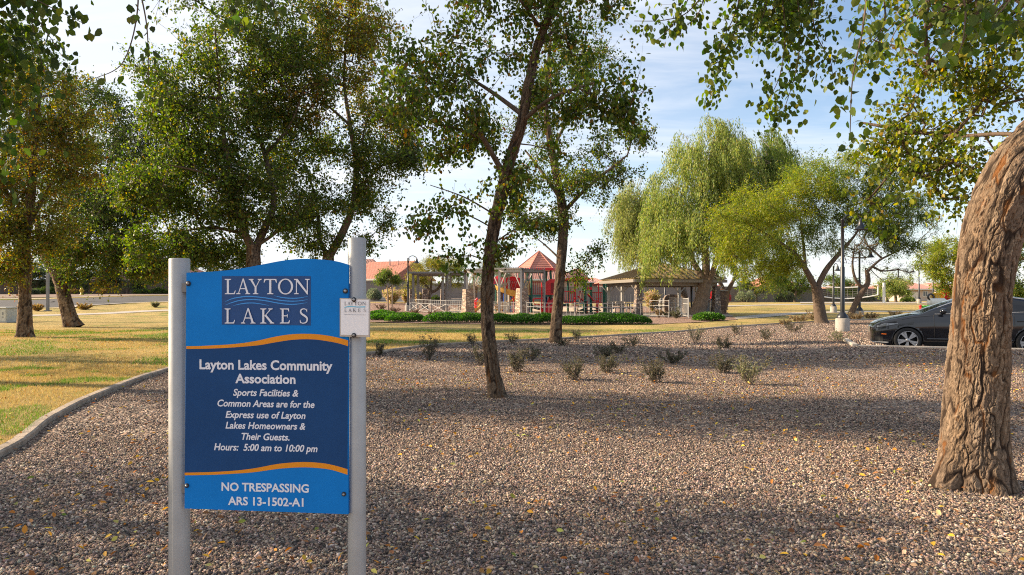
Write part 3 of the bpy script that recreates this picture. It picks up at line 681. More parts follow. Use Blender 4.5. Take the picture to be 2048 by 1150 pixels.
    LP, LD, LC, LL = [], [], [], []; TWA, TWB = [], []; twigs_on = six
    nt_ = len(tips_o); e_t = ends[len(centres):len(centres)+nt_]
    for i in range(nt_):
        e = e_t[i]; a = P[par[e]]; b = P[e]; n = max(1, int(per*rnd.uniform(.45, 1.5))); f = rnd.uniform(-.25, 1.15, (n, 1))
        m = max(1, int(round(n/9))); k = rnd.integers(0, m, n); s0 = a+(b-a)*rnd.uniform(-.2, 1.0, (m, 1))+rnd.normal(0, spread*.45, (m, 3)); sd_ = rnd.normal(size=(m, 3))+(b-a)/(np.linalg.norm(b-a)+1e-6)*.6-np.array([0, 0, .25*droop]); sd_ /= np.linalg.norm(sd_, axis=1, keepdims=True); sl = spread*rnd.uniform(1.0, 2.4, (m, 1))
        p = s0[k]+(sd_*sl)[k]*rnd.random((n, 1))+rnd.normal(0, .028+leaf*.2, (n, 3))
        if not weep and twigs_on: TWA.append(s0); TWB.append(s0+sd_*sl)
        if weep:
            L = weep*rnd.uniform(.4, 1.2); f = rnd.random((n, 1)); ns_ = max(1, n//22); so = rnd.normal(0, spread, (ns_, 3))*np.array([1, 1, .5]); si = rnd.integers(0, ns_, n)
            out = (b-np.array(tp[-1]))*np.array([1, 1, 0]); out /= np.linalg.norm(out)+1e-6
            p = b+so[si]+out*(.35*L*np.sqrt(f))-np.array([0, 0, 1])*f*L+rnd.normal(0, .05, (n, 3))
        LP.append(p); dd = rnd.normal(size=(n, 3))+np.array([0, 0, -droop*2]); LD.append(dd); LC.append(pick(pals[i], n))
    for (pts, n, wd, pl) in extra:
        f = rnd.random(n)**.8*(len(pts)-1); k = np.minimum(f.astype(int), len(pts)-2); fr_ = (f-k)[:, None]; c = pts[k]+(pts[k+1]-pts[k])*fr_
        LP.append(c+rnd.normal(0, wd, (n, 3))); LD.append(rnd.normal(size=(n, 3))+np.array([0, 0, -droop*2.5])); LC.append(pick(pl, n))
    if TWA:
        A_, B_ = np.concatenate(TWA), np.concatenate(TWB); q = len(A_)
        V, Fc = edges_mesh(np.concatenate([A_, B_]), np.concatenate([np.full(q, -1), np.arange(q)]), np.concatenate([np.full(q, r_tip*.8), np.full(q, r_tip*.35)]), q, loc, 3)
        link('twigs', np_mesh('twigs', V, Fc), bark or M_bark, root)
    if LP:
        LP = np.concatenate(LP); LD = np.concatenate(LD); LC = np.concatenate(LC); n = len(LP)
        k = LP[:, 2] > loc.z+.1; LP, LD, LC = LP[k], LD[k], LC[k]; n = len(LP)
        U = rnd.normal(size=(n, 3))+np.array([0, 0, .9]); L = leaf*rnd.uniform(.6, 1.25, n)
        V, Fc, C = leaf_mesh(LP-np.array(loc), LD, U, L, np.full(n, lw), LC, six)
        link('crown', np_mesh('crown', V, Fc, C), M_leaf, root)
    return root

# slim tree in the gravel, centre
tree('shade_tree', 'slim leaning tree with sparse crown, rooted alone in the gravel nearest the sign', 'tree', 10.2,
     [(995, 797, 0, .125), (985, 735, 0, .099), (976, 650, 0, .094), (976, 560, 0, .09), (985, 470, 0, .088), (1000, 400, 0, .09), (1020, 320, .05, .085), (1042, 250, .1, .08), (1058, 170, .1, .072), (1078, 85, .1, .06), (1108, 0, .1, .045), (1120, -110, .2, .03)],
     [[(1003, 340, 0, .045), (962, 270, -.3, .035), (925, 215, -.5, .022)], [(1043, 228, .1, .04), (985, 185, .4, .03), (930, 150, .6, .018)], [(1048, 240, .1, .035), (1105, 195, -.3, .026), (1190, 165, -.5, .014)],
      [(1078, 52, .1, .03), (1040, 0, -.3, .022), (980, -60, -.5, .012)], [(1070, 100, .1, .04), (1098, 70, .4, .028), (1140, 20, .6, .015)], [(984, 455, 0, .012), (915, 425, -.2, .009), (815, 432, -.4, .004)],
      [(990, 430, 0, .014), (930, 395, -.5, .01), (860, 370, -.6, .005)], [(983, 490, 0, .014), (1035, 455, .3, .01), (1090, 430, .5, .005)]],
     [(880, 200, 125, 95, -.3, .9, 105), (830, 130, 85, 70, .2, .7, 40), (990, 60, 150, 95, .2, 1.0, 120), (1130, 40, 120, 80, 0, .9, 80), (1160, 190, 115, 75, -.2, .8, 75), (950, 270, 110, 60, .3, .8, 50),
      (1250, 190, 40, 60, -.3, .4, 10), (1060, 240, 90, 80, .5, .7, 36), (905, 430, 95, 26, -.3, .5, 26), (1005, 410, 55, 50, 0, .5, 16), (940, 495, 75, 34, .1, .4, 14), (1050, 440, 50, 35, .2, .4, 9), (1000, 360, 60, 40, 0, .4, 18), (1040, -80, 200, 70, 0, 1.1, 80),
      (760, 160, 35, 50, .1, .4, 8), (1000, 500, 45, 30, 0, .3, 12)],
     pal=PAL_G[:5]+[(.2, .10, .02, .7)], leaf=.064, lw=1.15, per=14, spread=.17, droop=.75, dens=2.1, seed=11, r_tip=.003, plates=dict(n=72, nz=420, amp=.011, cell=.035, flare=.07, fh=.16, tone=.62), step=.22)
# second tree in the gravel, behind
tree('shade_tree', 'straight dark tree at the far gravel edge in front of the play tower', 'tree', 22.5,
     [(1111, 686, 0, .20), (1115, 620, 0, .175), (1121, 540, 0, .165), (1127, 450, 0, .155), (1121, 390, 0, .14), (1105, 310, .1, .11), (1092, 210, .2, .08), (1100, 90, .2, .05)],
     [[(1126, 425, 0, .08), (1175, 375, -.5, .06), (1255, 310, -.8, .025)], [(1123, 400, 0, .08), (1085, 345, .4, .055), (1050, 300, .8, .03)], [(1104, 300, 0, .06), (1145, 215, .8, .04), (1170, 120, 1, .02)], [(1122, 520, 0, .04), (1090, 490, .3, .025), (1065, 470, .3, .01)]],
     [(1185, 365, 80, 42, -.5, 1.0, 80), (1265, 275, 45, 36, -.9, .6, 34), (1100, 330, 85, 60, .3, 1.2, 70), (1165, 120, 90, 75, .5, 1.3, 95), (1085, 230, 90, 80, .5, 1.3, 80), (1180, 505, 40, 22, -.2, .5, 16), (1080, 455, 45, 28, .2, .8, 22),
      (1130, 445, 75, 36, .2, .8, 34), (1225, 325, 40, 30, -.5, .5, 20), (1060, 410, 45, 40, .3, .6, 22), (1120, 30, 90, 60, .5, 1.2, 60), (1150, 545, 34, 22, 0, .4, 12), (1200, 250, 60, 40, 0, .6, 16)],
     pal=PAL_G, leaf=.074, lw=1.1, per=19, spread=.25, droop=.6, seed=12, plates=dict(n=48, nz=260, amp=.014, cell=.06, flare=.08, fh=.25, tone=.58))
# big trees behind the sign
tree('shade_tree', 'broad dark green tree rising behind the left half of the sign', 'tree', 19,
     [(512, 704, 0, .21), (509, 600, 0, .19), (507, 520, 0, .18), (508, 490, 0, .17)],
     [[(508, 500, 0, .12), (487, 460, -.2, .11), (474, 390, -.4, .09), (452, 300, -.6, .065), (440, 190, -.6, .04), (430, 60, -.6, .02)], [(510, 498, 0, .12), (530, 455, .2, .11), (548, 400, .4, .09), (530, 310, .6, .07), (500, 200, .8, .045), (505, 50, .8, .025)],
      [(512, 492, 0, .06), (548, 468, .1, .045), (590, 430, .1, .02)], [(474, 390, -.4, .05), (420, 350, -1, .035), (340, 330, -1.4, .015)], [(495, 470, 0, .06), (420, 455, .3, .04), (330, 470, .6, .015)], [(530, 310, .6, .05), (580, 250, .4, .03), (610, 170, .2, .015)]],
     [(470, 70, 165, 95, 0, 1.9, 210), (390, 175, 110, 90, -.4, 1.6, 170), (555, 130, 110, 120, .3, 1.6, 140), (400, 300, 120, 90, -.6, 1.7, 190), (500, 250, 130, 90, .5, 1.6, 150), (545, 370, 90, 80, .3, 1.3, 100), (345, 420, 90, 75, -.3, 1.4, 130),
      (460, 400, 90, 60, -.2, 1.3, 90), (290, 330, 60, 80, -.3, 1.2, 70), (560, 470, 50, 25, 0, .5, 22), (400, 492, 75, 32, .2, .9, 100), (455, 515, 45, 20, .3, .6, 30), (470, -60, 150, 70, 0, 1.6, 110), (310, 500, 50, 30, 0, .7, 34), (330, 240, 50, 60, -.2, .8, 40)],
     pal=PAL_G[:5], leaf=.076, lw=1.1, per=21, spread=.28, droop=.5, seed=13, plates=dict(n=48, nz=140, amp=.014, cell=.05, flare=.06, tone=.75))
tree('shade_tree', 'yellowing tree with orange patches rising behind the right half of the sign', 'tree', 21,
     [(657, 692, 0, .19), (656, 600, 0, .17), (656, 520, 0, .165), (658, 505, 0, .16)],
     [[(657, 510, 0, .08), (640, 480, .2, .07), (632, 400, .5, .04), (600, 300, .8, .02)], [(660, 510, 0, .13), (685, 465, -.1, .12), (706, 410, -.2, .1), (712, 330, -.2, .085), (700, 250, -.2, .065), (688, 150, 0, .045), (700, 20, 0, .025)], [(710, 390, -.2, .05), (765, 330, -.6, .03), (830, 300, -.8, .015)],
      [(700, 250, -.2, .05), (640, 200, -.6, .03), (580, 170, -.9, .015)]],
     [(725, 150, 75, 120, 0, 1.4, 150, PAL_Y), (600, 190, 85, 70, -.5, 1.3, 120, PAL_O), (640, 90, 70, 80, 0, 1.2, 80, PAL_Y), (755, 300, 85, 70, -.3, 1.4, 120), (825, 320, 50, 45, -.6, .7, 40, PAL_D), (735, 400, 60, 45, 0, 1, 60), (620, 330, 85, 80, .3, 1.4, 110), (620, 430, 75, 50, .2, 1.1, 80, PAL_D),
      (690, 30, 80, 70, 0, 1.3, 90, PAL_Y), (800, 240, 50, 50, -.2, .9, 46, PAL_O), (690, 490, 40, 25, 0, .6, 24), (600, 500, 45, 24, .1, .5, 22), (765, 455, 30, 24, 0, .4, 12), (700, -60, 80, 50, 0, 1.2, 50)],
     pal=PAL_G, leaf=.075, lw=1.1, per=21, spread=.28, droop=.5, seed=14, plates=dict(n=48, nz=140, amp=.014, cell=.05, flare=.06, tone=.8))
# left lawn
tree('shade_tree', 'upright tree with yellow lower crown at the left edge of the lawn', 'tree', 24.5,
     [(48, 674, 0, .235), (50, 600, 0, .205), (49, 530, 0, .20), (50, 470, 0, .18), (62, 380, 0, .14), (70, 280, .2, .09), (80, 180, .3, .05)],
     [[(50, 480, 0, .09), (20, 400, -.3, .06), (-20, 320, -.4, .03)], [(52, 460, 0, .09), (85, 400, .5, .06), (130, 310, .8, .03)]],
     [(60, 330, 110, 100, 0, 1.9, 190, PAL_O), (20, 470, 75, 60, -.4, 1.2, 130, PAL_Y), (90, 200, 90, 75, .2, 1.6, 130, PAL_Y), (130, 300, 75, 80, .2, 1.3, 100, PAL_Y), (30, 540, 60, 28, -.4, .8, 50, PAL_Y), (110, 460, 55, 50, .3, 1, 60, PAL_Y), (60, 100, 70, 60, .2, 1.3, 80, PAL_D), (-60, 350, 90, 120, 0, 1.8, 120), (-40, 180, 90, 90, 0, 1.6, 90)],
     pal=PAL_G, leaf=.085, lw=1.1, per=21, spread=.30, seed=15, bark=M_barkpale, plates=dict(n=48, nz=200, amp=.018, cell=.06, flare=.12, fh=.25, tone=.95))
tree('shade_tree', 'dark tree on the left lawn whose pale trunk leans to the left', 'tree', 33.0,
     [(147, 656, 0, .36), (138, 630, 0, .31), (128, 590, 0, .29), (115, 550, 0, .27), (97, 525, 0, .22), (80, 490, .2, .16), (75, 430, .3, .1)],
     [[(126, 575, 0, .18), (150, 520, .5, .14), (190, 450, .8, .1), (240, 370, 1, .05)], [(150, 520, .5, .12), (225, 480, .3, .08), (300, 430, .3, .03)], [(95, 520, 0, .12), (130, 430, .5, .08), (160, 320, .8, .04)]],
     [(215, 300, 95, 100, .3, 2.4, 330, PAL_D), (230, 430, 110, 75, 0, 2.2, 330, PAL_D), (265, 510, 75, 40, -.3, 1.4, 150), (310, 330, 60, 90, 1.5, 1.6, 150, PAL_D), (120, 420, 70, 80, .3, 1.6, 110, PAL_D), (125, 520, 60, 40, -.5, 1, 50), (200, 200, 50, 45, .3, 1.2, 60, PAL_D), (290, 390, 60, 80, .2, 1.6, 120, PAL_D), (160, 505, 95, 36, 0, 1.8, 130), (285, 525, 50, 26, 0, 1.2, 60), (320, 540, 26, 22, -.3, .6, 22, PAL_Y), (225, 575, 22, 16, -.3, .4, 10, PAL_Y)],
     pal=PAL_G, leaf=.10, lw=1.1, per=20, spread=.36, seed=16, bark=M_barkpale, plates=dict(n=48, nz=160, amp=.024, cell=.08, flare=.15, fh=.35, tone=.95))
tree('shade_tree', 'tall grey green tree standing behind the upright tree, topping the left edge', 'tree', 41,
     [(-20, 640, 0, .25), (-15, 500, 0, .2), (10, 300, 0, .14), (60, 150, 0, .06)], [],
     [(60, 160, 75, 60, 0, 2.2, 200), (20, 260, 110, 90, 0, 2.4, 230), (90, 380, 90, 90, 0, 2.4, 230), (-60, 200, 120, 120, 0, 2.5, 120), (110, 230, 50, 60, 0, 1.5, 60)], pal=PAL_D, leaf=.09, per=22, spread=.36, seed=17, six=False)
# near tree, far left, its boughs hang into the picture
tree('shade_tree', 'tree beyond the left edge whose dark boughs hang into the top corner', 'tree', 4.2,
     [(-5.6, 3.6, 0, .22), (-5.5, 3.6, 1.2, .19), (-5.3, 3.65, 2.4, .17), (-4.9, 3.75, 3.4, .13), (-4.6, 3.8, 4.4, .09), (-4.2, 3.9, 5.6, .05)],
     [[(-5.1, 3.7, 2.9, .08), (-4.2, 3.9, 3.7, .055), (-3.2, 4.2, 3.95, .035), (-2.0, 4.4, 3.9, .018), (-1.0, 4.4, 3.8, .01)], [(-5.0, 3.7, 3.2, .07), (-5.6, 4.6, 4.2, .04), (-6, 5.6, 4.8, .02)]],
     [(-3.6, 4.25, .42, .45, 3.35, .5, 26), (-4.1, 4.0, 1.0, .7, 4.3, 1.0, 70), (-5.8, 4.4, 1.5, 1.2, 4.6, 1.5, 90), (-4.2, 4.2, 1.3, .8, 5.3, 1.4, 80), (-2.5, 4.2, .6, .18, 3.78, .5, 16)],
     strands=[(((-3.48, 4.2, 3.8), (-3.38, 4.25, 3.2), (-3.18, 4.3, 2.75)), 130, .14), (((-3.28, 4.4, 3.9), (-3.13, 4.4, 3.4), (-3.03, 4.4, 3.0)), 90, .12), (((-3.58, 4.5, 3.9), (-3.48, 4.5, 3.2), (-3.38, 4.5, 2.7)), 110, .15), (((-3.73, 4.6, 3.4), (-3.68, 4.6, 2.9), (-3.48, 4.6, 2.3)), 90, .14), (((-3.58, 4.2, 3.7), (-3.58, 4.2, 3.0), (-3.48, 4.2, 2.35)), 80, .13, PAL_Y[:1]+PAL_G), (((-3.28, 4.2, 3.75), (-3.08, 4.2, 3.45), (-2.83, 4.25, 3.05)), 46, .09),
              (((-3.78, 4.3, 3.4), (-3.53, 4.3, 2.6), (-3.43, 4.35, 2.2)), 60, .12), (((-3.18, 4.2, 3.7), (-3.03, 4.15, 3.4), (-2.63, 4.2, 3.18)), 30, .06),
              (((-2.36, 4.3, 3.75), (-2.36, 4.3, 3.3), (-2.45, 4.3, 2.98), (-2.62, 4.3, 2.88)), 9, .05), (((-2.36, 4.3, 3.5), (-2.30, 4.3, 3.2), (-2.29, 4.3, 2.85)), 8, .05), (((-1.9, 4.4, 3.8), (-1.6, 4.4, 3.5), (-1.5, 4.4, 3.25)), 26, .08), (((-2.0, 4.4, 3.75), (-1.85, 4.4, 3.45), (-1.8, 4.4, 3.3)), 18, .06), (((-1.2, 4.4, 3.8), (-1.0, 4.4, 3.62), (-.9, 4.4, 3.45)), 18, .07)],
     pal=PAL_D+PAL_G[:2], leaf=.058, lw=1.2, per=10, spread=.15, droop=.9, seed=18, step=.2, world=True, r_tip=.003)
# unseen trees added beyond the left edge, crowns shaped to shade gravel and lawn
tree('shade_tree', 'unseen tall tree added beyond the left edge to shade the gravel', 'tree', 12, [(-13.2, 12.4, 0, .24), (-13.1, 12.4, 2.5, .2), (-12.9, 12.3, 5, .15), (-12.8, 12.3, 8, .08)], [],
     [(-12.9, 12.3, 2.4, 1.0, 5.2, 1.8, 130), (-12.9, 12.0, 2.6, 1.6, 6.4, 1.9, 260), (-12.9, 12.1, 2.6, 2.0, 9.0, 1.8, 330), (-12.6, 12.6, 2.2, 1.2, 11.2, 1.6, 200)], pal=PAL_D, leaf=.08, lw=1.1, per=20, spread=.27, seed=61, world=True, six=False)
tree('shade_tree', 'unseen broad tree added beyond the left edge to shade the near gravel', 'tree', 6, [(-12.4, 6.6, 0, .24), (-12.3, 6.6, 2.0, .2), (-12.2, 6.5, 4.5, .15), (-12.1, 6.4, 6.5, .08)], [],
     [(-12.2, 6.6, 2.2, 1.2, 4.7, 1.3, 130), (-12.0, 6.4, 2.2, 1.4, 6.8, 1.2, 70), (-12.2, 5.6, 1.6, 1.0, 8.6, 1.2, 40)], pal=PAL_D, leaf=.08, lw=1.1, per=20, spread=.27, seed=62, world=True, six=False)
tree('shade_tree', 'unseen tree added beyond the left edge to shade the lawn', 'tree', 17, [(-20, 17.5, 0, .24), (-19.9, 17.5, 2.0, .2), (-19.8, 17.4, 4.5, .15), (-19.7, 17.3, 7, .08)], [],
     [(-19.8, 17.4, 2.6, 1.3, 4.6, 2.6, 90), (-19.6, 17.2, 2.4, 1.3, 7.0, 2.4, 70)], pal=PAL_D, leaf=.1, lw=1.1, per=14, spread=.3, seed=63, world=True, six=False)
# big tree on the right, its trunk leans out of the picture
YR = 5.4
def wr(u, v, Y): p = PX(u, v, Y); return (p.x, p.y, p.z)
tree('shade_tree', 'thick rough barked tree trunk close to the camera at the right edge', 'tree', YR,
     [(*wr(1941, 985, YR), .232), (*wr(1946, 900, YR), .217), (*wr(1952, 800, YR), .206), (*wr(1961, 690, YR), .198), (*wr(1968, 600, YR), .198), (*wr(1980, 505, YR), .202), (*wr(2000, 425, YR), .20), (*wr(2036, 348, YR), .205), (*wr(2080, 288, YR+.05), .205), (*wr(2140, 215, YR+.1), .19), (*wr(2200, 120, YR+.2), .165), (*wr(2240, -120, YR+.3), .13)],
     [[(*wr(2080, 290, YR+.1), .02), (*wr(2020, 268, YR+.7), .018), (*wr(1900, 272, YR+1.3), .018), (*wr(1800, 258, YR+1.7), .022), (*wr(1720, 245, YR+2), .01)],
      [(*wr(2170, 130, YR+.1), .10), (*wr(2080, 20, YR+.6), .06), (*wr(1960, -30, YR+.8), .04), (*wr(1850, 60, YR+.9), .02)],
      [(*wr(2190, 100, YR), .10), (*wr(2100, -120, YR-.3), .075), (*wr(1900, -210, YR-.4), .06), (*wr(1650, -190, YR-.3), .045), (*wr(1450, -140, YR-.2), .03), (*wr(1330, -90, YR-.2), .015)],
      [(*wr(2150, -100, YR-.2), .07), (*wr(2050, -350, YR-1.4), .05), (*wr(1850, -420, YR-2.2), .035), (*wr(1700, -350, YR-2.3), .02)]],
     [(*wr(1900, 110, YR+1.2)[:2], .55, .34, wr(1900, 110, YR+1.2)[2], .7, 66, PAL_YG), (*wr(1980, 190, YR+1.2)[:2], .45, .3, wr(1980, 190, YR+1.2)[2], .6, 44, PAL_YG), (*wr(1850, 230, YR+1.6)[:2], .5, .28, wr(1850, 230, YR+1.6)[2], .5, 40, PAL_YG), (*wr(1790, 290, YR+1.8)[:2], .5, .2, wr(1790, 290, YR+1.8)[2], .4, 36, PAL_YG),
      (*wr(1930, 310, YR+1.3)[:2], .42, .22, wr(1930, 310, YR+1.3)[2], .4, 34, PAL_YG), (*wr(1850, 345, YR+1.6)[:2], .5, .17, wr(1850, 345, YR+1.6)[2], .4, 26, PAL_YG), (*wr(1760, 420, YR+2.4)[:2], .5, .2, wr(1760, 420, YR+2.4)[2], .4, 18, PAL_YG), (*wr(1890, 400, YR+1.5)[:2], .3, .17, wr(1890, 400, YR+1.5)[2], .3, 14, PAL_YG), (*wr(1820, 30, YR+1.2)[:2], .5, .3, wr(1820, 30, YR+1.2)[2], .6, 44, PAL_YG),
      (*wr(1590, 20, YR)[:2], .32, .18, wr(1590, 20, YR)[2], .4, 34), (*wr(1560, -110, YR-.2)[:2], 1.1, .4, wr(1560, -110, YR)[2], .9, 90), (*wr(1900, -260, YR-.4)[:2], 1.6, .7, wr(1900, -260, YR)[2], 1.6, 130), (*wr(2300, -250, YR+.3)[:2], 1.8, 1.2, wr(2300, -250, YR)[2], 2.0, 160), (*wr(2250, 60, YR+.9)[:2], .8, .6, wr(2250, 60, YR+1)[2], .8, 60), (*wr(1985, 20, YR-.6)[:2], .4, .25, wr(1985, 20, YR-.6)[2], .4, 30)],
     strands=[([wr(1440, -60, 5.2), wr(1380, 20, 5.2), wr(1330, 40, 5.2), wr(1268, 42, 5.2)], 34, .05), ([wr(1400, -60, 5.2), wr(1360, 30, 5.2), wr(1315, 80, 5.2)], 30, .05), ([wr(1420, -60, 5.2), wr(1395, 30, 5.2), wr(1345, 65, 5.2)], 24, .05), ([wr(1480, -40, 5.2), wr(1470, 60, 5.2), wr(1440, 120, 5.2), wr(1425, 200, 5.2)], 95, .06), ([wr(1490, -40, 5.2), wr(1465, 40, 5.2), wr(1425, 110, 5.2)], 44, .06),
              ([wr(1560, -40, 5.2), wr(1570, 60, 5.2), wr(1560, 150, 5.2), wr(1530, 210, 5.2)], 90, .08), ([wr(1590, -40, 5.2), wr(1600, 60, 5.2), wr(1590, 150, 5.2), wr(1555, 255, 5.2)], 100, .085), ([wr(1620, -40, 5.2), wr(1630, 60, 5.2), wr(1660, 120, 5.2), wr(1665, 150, 5.2)], 60, .08), ([wr(1540, -40, 5.2), wr(1530, 20, 5.2), wr(1510, 70, 5.2)], 46, .07),
              ([wr(1740, -60, 3.5), wr(1725, 60, 3.5), wr(1705, 160, 3.5), wr(1700, 280, 3.5)], 34, .06), ([wr(1760, -60, 3.6), wr(1770, 40, 3.6), wr(1740, 90, 3.6)], 22, .06), ([wr(1900, -60, 2.9), wr(1930, 10, 2.9), wr(1925, 90, 2.9)], 12, .07), ([wr(2000, -60, 2.9), wr(1990, 10, 2.9), wr(1940, 60, 2.9), wr(1915, 110, 2.9)], 12, .07), ([wr(2060, -60, 2.8), wr(2020, 0, 2.8), wr(1990, 35, 2.8)], 9, .07), ([wr(1860, -60, 4), wr(1850, 10, 4), wr(1800, 50, 4), wr(1780, 85, 4)], 24, .08)],
     pal=PAL_G[:4], leaf=.050, lw=1.2, per=17, spread=.16, droop=.8, seed=19, dens=1.35, clump=5, step=.2, world=True, r_tip=.0028,
     plates=dict(n=400, nz=960, amp=.013, cell=.046, flare=.15, fh=.20, tone=.92))

# weeping trees beyond the playground
tree('weeping_tree', 'tallest weeping tree with leaning forked trunk beside the shade shelter', 'tree', 50,
     [(1392, 634, 0, .62), (1402, 605, 0, .52), (1408, 580, 0, .5), (1411, 560, 0, .42)],
     [[(1409, 575, 0, .3), (1402, 550, 0, .24), (1385, 520, .5, .2), (1365, 460, .8, .12), (1345, 400, 1, .06)], [(1411, 575, 0, .34), (1412, 520, 0, .28), (1408, 440, 0, .2), (1415, 350, 0, .12), (1430, 270, 0, .05)], [(1412, 577, 0, .28), (1425, 545, -.3, .22), (1438, 500, -.6, .16), (1465, 420, -.8, .1), (1480, 340, -.6, .05)]],
     [(1425, 290, 62, 50, 0, 2.4, 90), (1470, 330, 80, 75, 0, 3, 130), (1390, 350, 70, 65, 0, 2.8, 110), (1345, 420, 60, 60, 0, 2.4, 90), (1430, 420, 90, 80, -.5, 3, 120), (1500, 290, 55, 50, .5, 2.4, 60, PAL_G[:3]+PAL_W[:2]), (1530, 330, 42, 50, .5, 2, 50, PAL_MD), (1375, 435, 60, 45, -1, 2.2, 56), (1440, 245, 40, 22, 0, 1.6, 24), (1305, 484, 22, 20, -1, 1.2, 24), (1395, 462, 36, 18, -1.5, 1.4, 22)],
     pal=PAL_W, leaf=.20, lw=.44, per=56, spread=.24, weep=2.7, droop=2.0, dens=3.2, seed=21, six=False, step=.6, r_tip=.006, bark=M_barkpale, clump=7)
tree('weeping_tree', 'paler weeping tree whose fronds hang down left of the shade shelter roof', 'tree', 57,
     [(1373, 614, 0, .42), (1366, 590, 0, .36), (1358, 560, 0, .34), (1350, 535, 0, .28)], [[(1352, 545, 0, .2), (1330, 490, 0, .15), (1290, 420, 0, .08)], [(1351, 545, 0, .2), (1350, 480, 0, .14), (1330, 400, 0, .06)]],
     [(1275, 400, 36, 50, 0, 2, 70), (1262, 440, 30, 36, 0, 1.6, 44), (1310, 400, 50, 55, 0, 2.2, 80), (1330, 450, 45, 40, -.5, 2, 60), (1290, 460, 45, 30, -.3, 1.6, 50)],
     pal=[(.25, .28, .085, 3), (.32, .33, .12, 2), (.16, .20, .06, 2)], leaf=.20, lw=.44, per=54, spread=.24, weep=2.7, droop=2.0, dens=3.0, seed=22, six=False, step=.6, r_tip=.006, bark=M_barkpale, clump=7)
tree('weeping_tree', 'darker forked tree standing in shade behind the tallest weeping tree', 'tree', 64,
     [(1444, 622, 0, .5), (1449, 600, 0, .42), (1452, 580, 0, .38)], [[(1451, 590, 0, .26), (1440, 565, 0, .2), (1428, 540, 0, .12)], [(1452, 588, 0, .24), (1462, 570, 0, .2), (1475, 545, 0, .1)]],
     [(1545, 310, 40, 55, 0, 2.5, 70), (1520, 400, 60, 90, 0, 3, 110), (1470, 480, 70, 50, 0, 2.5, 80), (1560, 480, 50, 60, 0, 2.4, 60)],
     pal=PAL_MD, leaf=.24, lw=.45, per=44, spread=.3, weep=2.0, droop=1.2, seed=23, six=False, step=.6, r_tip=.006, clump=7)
# feathery trees
tree('feathery_tree', 'yellow green feathery tree with forked brown trunk left of the lamp post', 'tree', 36.5,
     [(1643, 651, 0, .36), (1639, 620, 0, .30), (1636, 590, 0, .28), (1632, 572, 0, .26)],
     [[(1633, 580, 0, .18), (1615, 545, 0, .16), (1592, 510, 0, .12), (1560, 485, 0, .07), (1520, 460, 0, .03)], [(1633, 578, 0, .17), (1652, 540, 0, .15), (1680, 505, 0, .11), (1710, 470, 0, .06), (1740, 420, 0, .03)], [(1612, 545, 0, .1), (1608, 500, .3, .08), (1600, 430, .5, .04)]],
     [(1490, 425, 70, 65, -.4, 2.2, 130), (1565, 385, 85, 50, 0, 2.3, 140), (1530, 470, 95, 60, -.5, 2.2, 140), (1465, 505, 45, 50, -.4, 1.4, 60), (1630, 370, 70, 50, .3, 2.2, 130, PAL_M[:2]+PAL_MD[:2]), (1650, 440, 75, 60, .2, 2.2, 150, PAL_MD), (1720, 400, 70, 60, .2, 2.2, 130, PAL_MD), (1560, 530, 55, 26, 0, 1.4, 60), (1790, 420, 65, 55, .2, 1.8, 110, PAL_MD), (1745, 360, 70, 30, .2, 1.6, 60, PAL_MD), (1810, 490, 40, 30, .4, 1.4, 36, PAL_MD), (1690, 335, 60, 26, .2, 1.6, 50, PAL_M), (1500, 555, 30, 22, -.2, .8, 24), (1740, 470, 60, 30, .2, 1.4, 50, PAL_MD)],
     pal=PAL_M, leaf=.17, lw=.36, per=26, spread=.30, droop=.25, seed=24, six=False, clump=8, bark=M_bark, step=.4)
tree('feathery_tree', 'leaning half bare tree with fine twigs right of the lamp post', 'tree', 44.5,
     [(1697, 642, 0, .22), (1712, 605, 0, .19), (1727, 580, 0, .18), (1736, 563, 0, .16), (1733, 540, 0, .12)],
     [[(1728, 578, 0, .12), (1712, 560, 0, .1), (1705, 530, 0, .07), (1710, 490, 0, .03)], [(1733, 545, 0, .1), (1760, 520, 0, .07), (1800, 500, 0, .04), (1840, 480, 0, .02)]],
     [(1760, 500, 70, 45, 0, 2, 90, PAL_GREY), (1800, 460, 60, 45, 0, 2, 70, PAL_MD), (1730, 480, 40, 40, 0, 1.6, 36, PAL_GREY), (1850, 440, 40, 50, 0, 1.5, 46, PAL_MD), (1820, 390, 50, 40, .3, 1.8, 60, PAL_MD), (1690, 500, 30, 30, 0, 1, 16, PAL_GREY), (1800, 540, 50, 25, 0, 1.2, 24, PAL_GREY)],
     pal=PAL_GREY, leaf=.10, lw=.5, per=12, spread=.3, droop=.3, seed=25, six=False, clump=6, r_tip=.012, step=.5, sides=4)
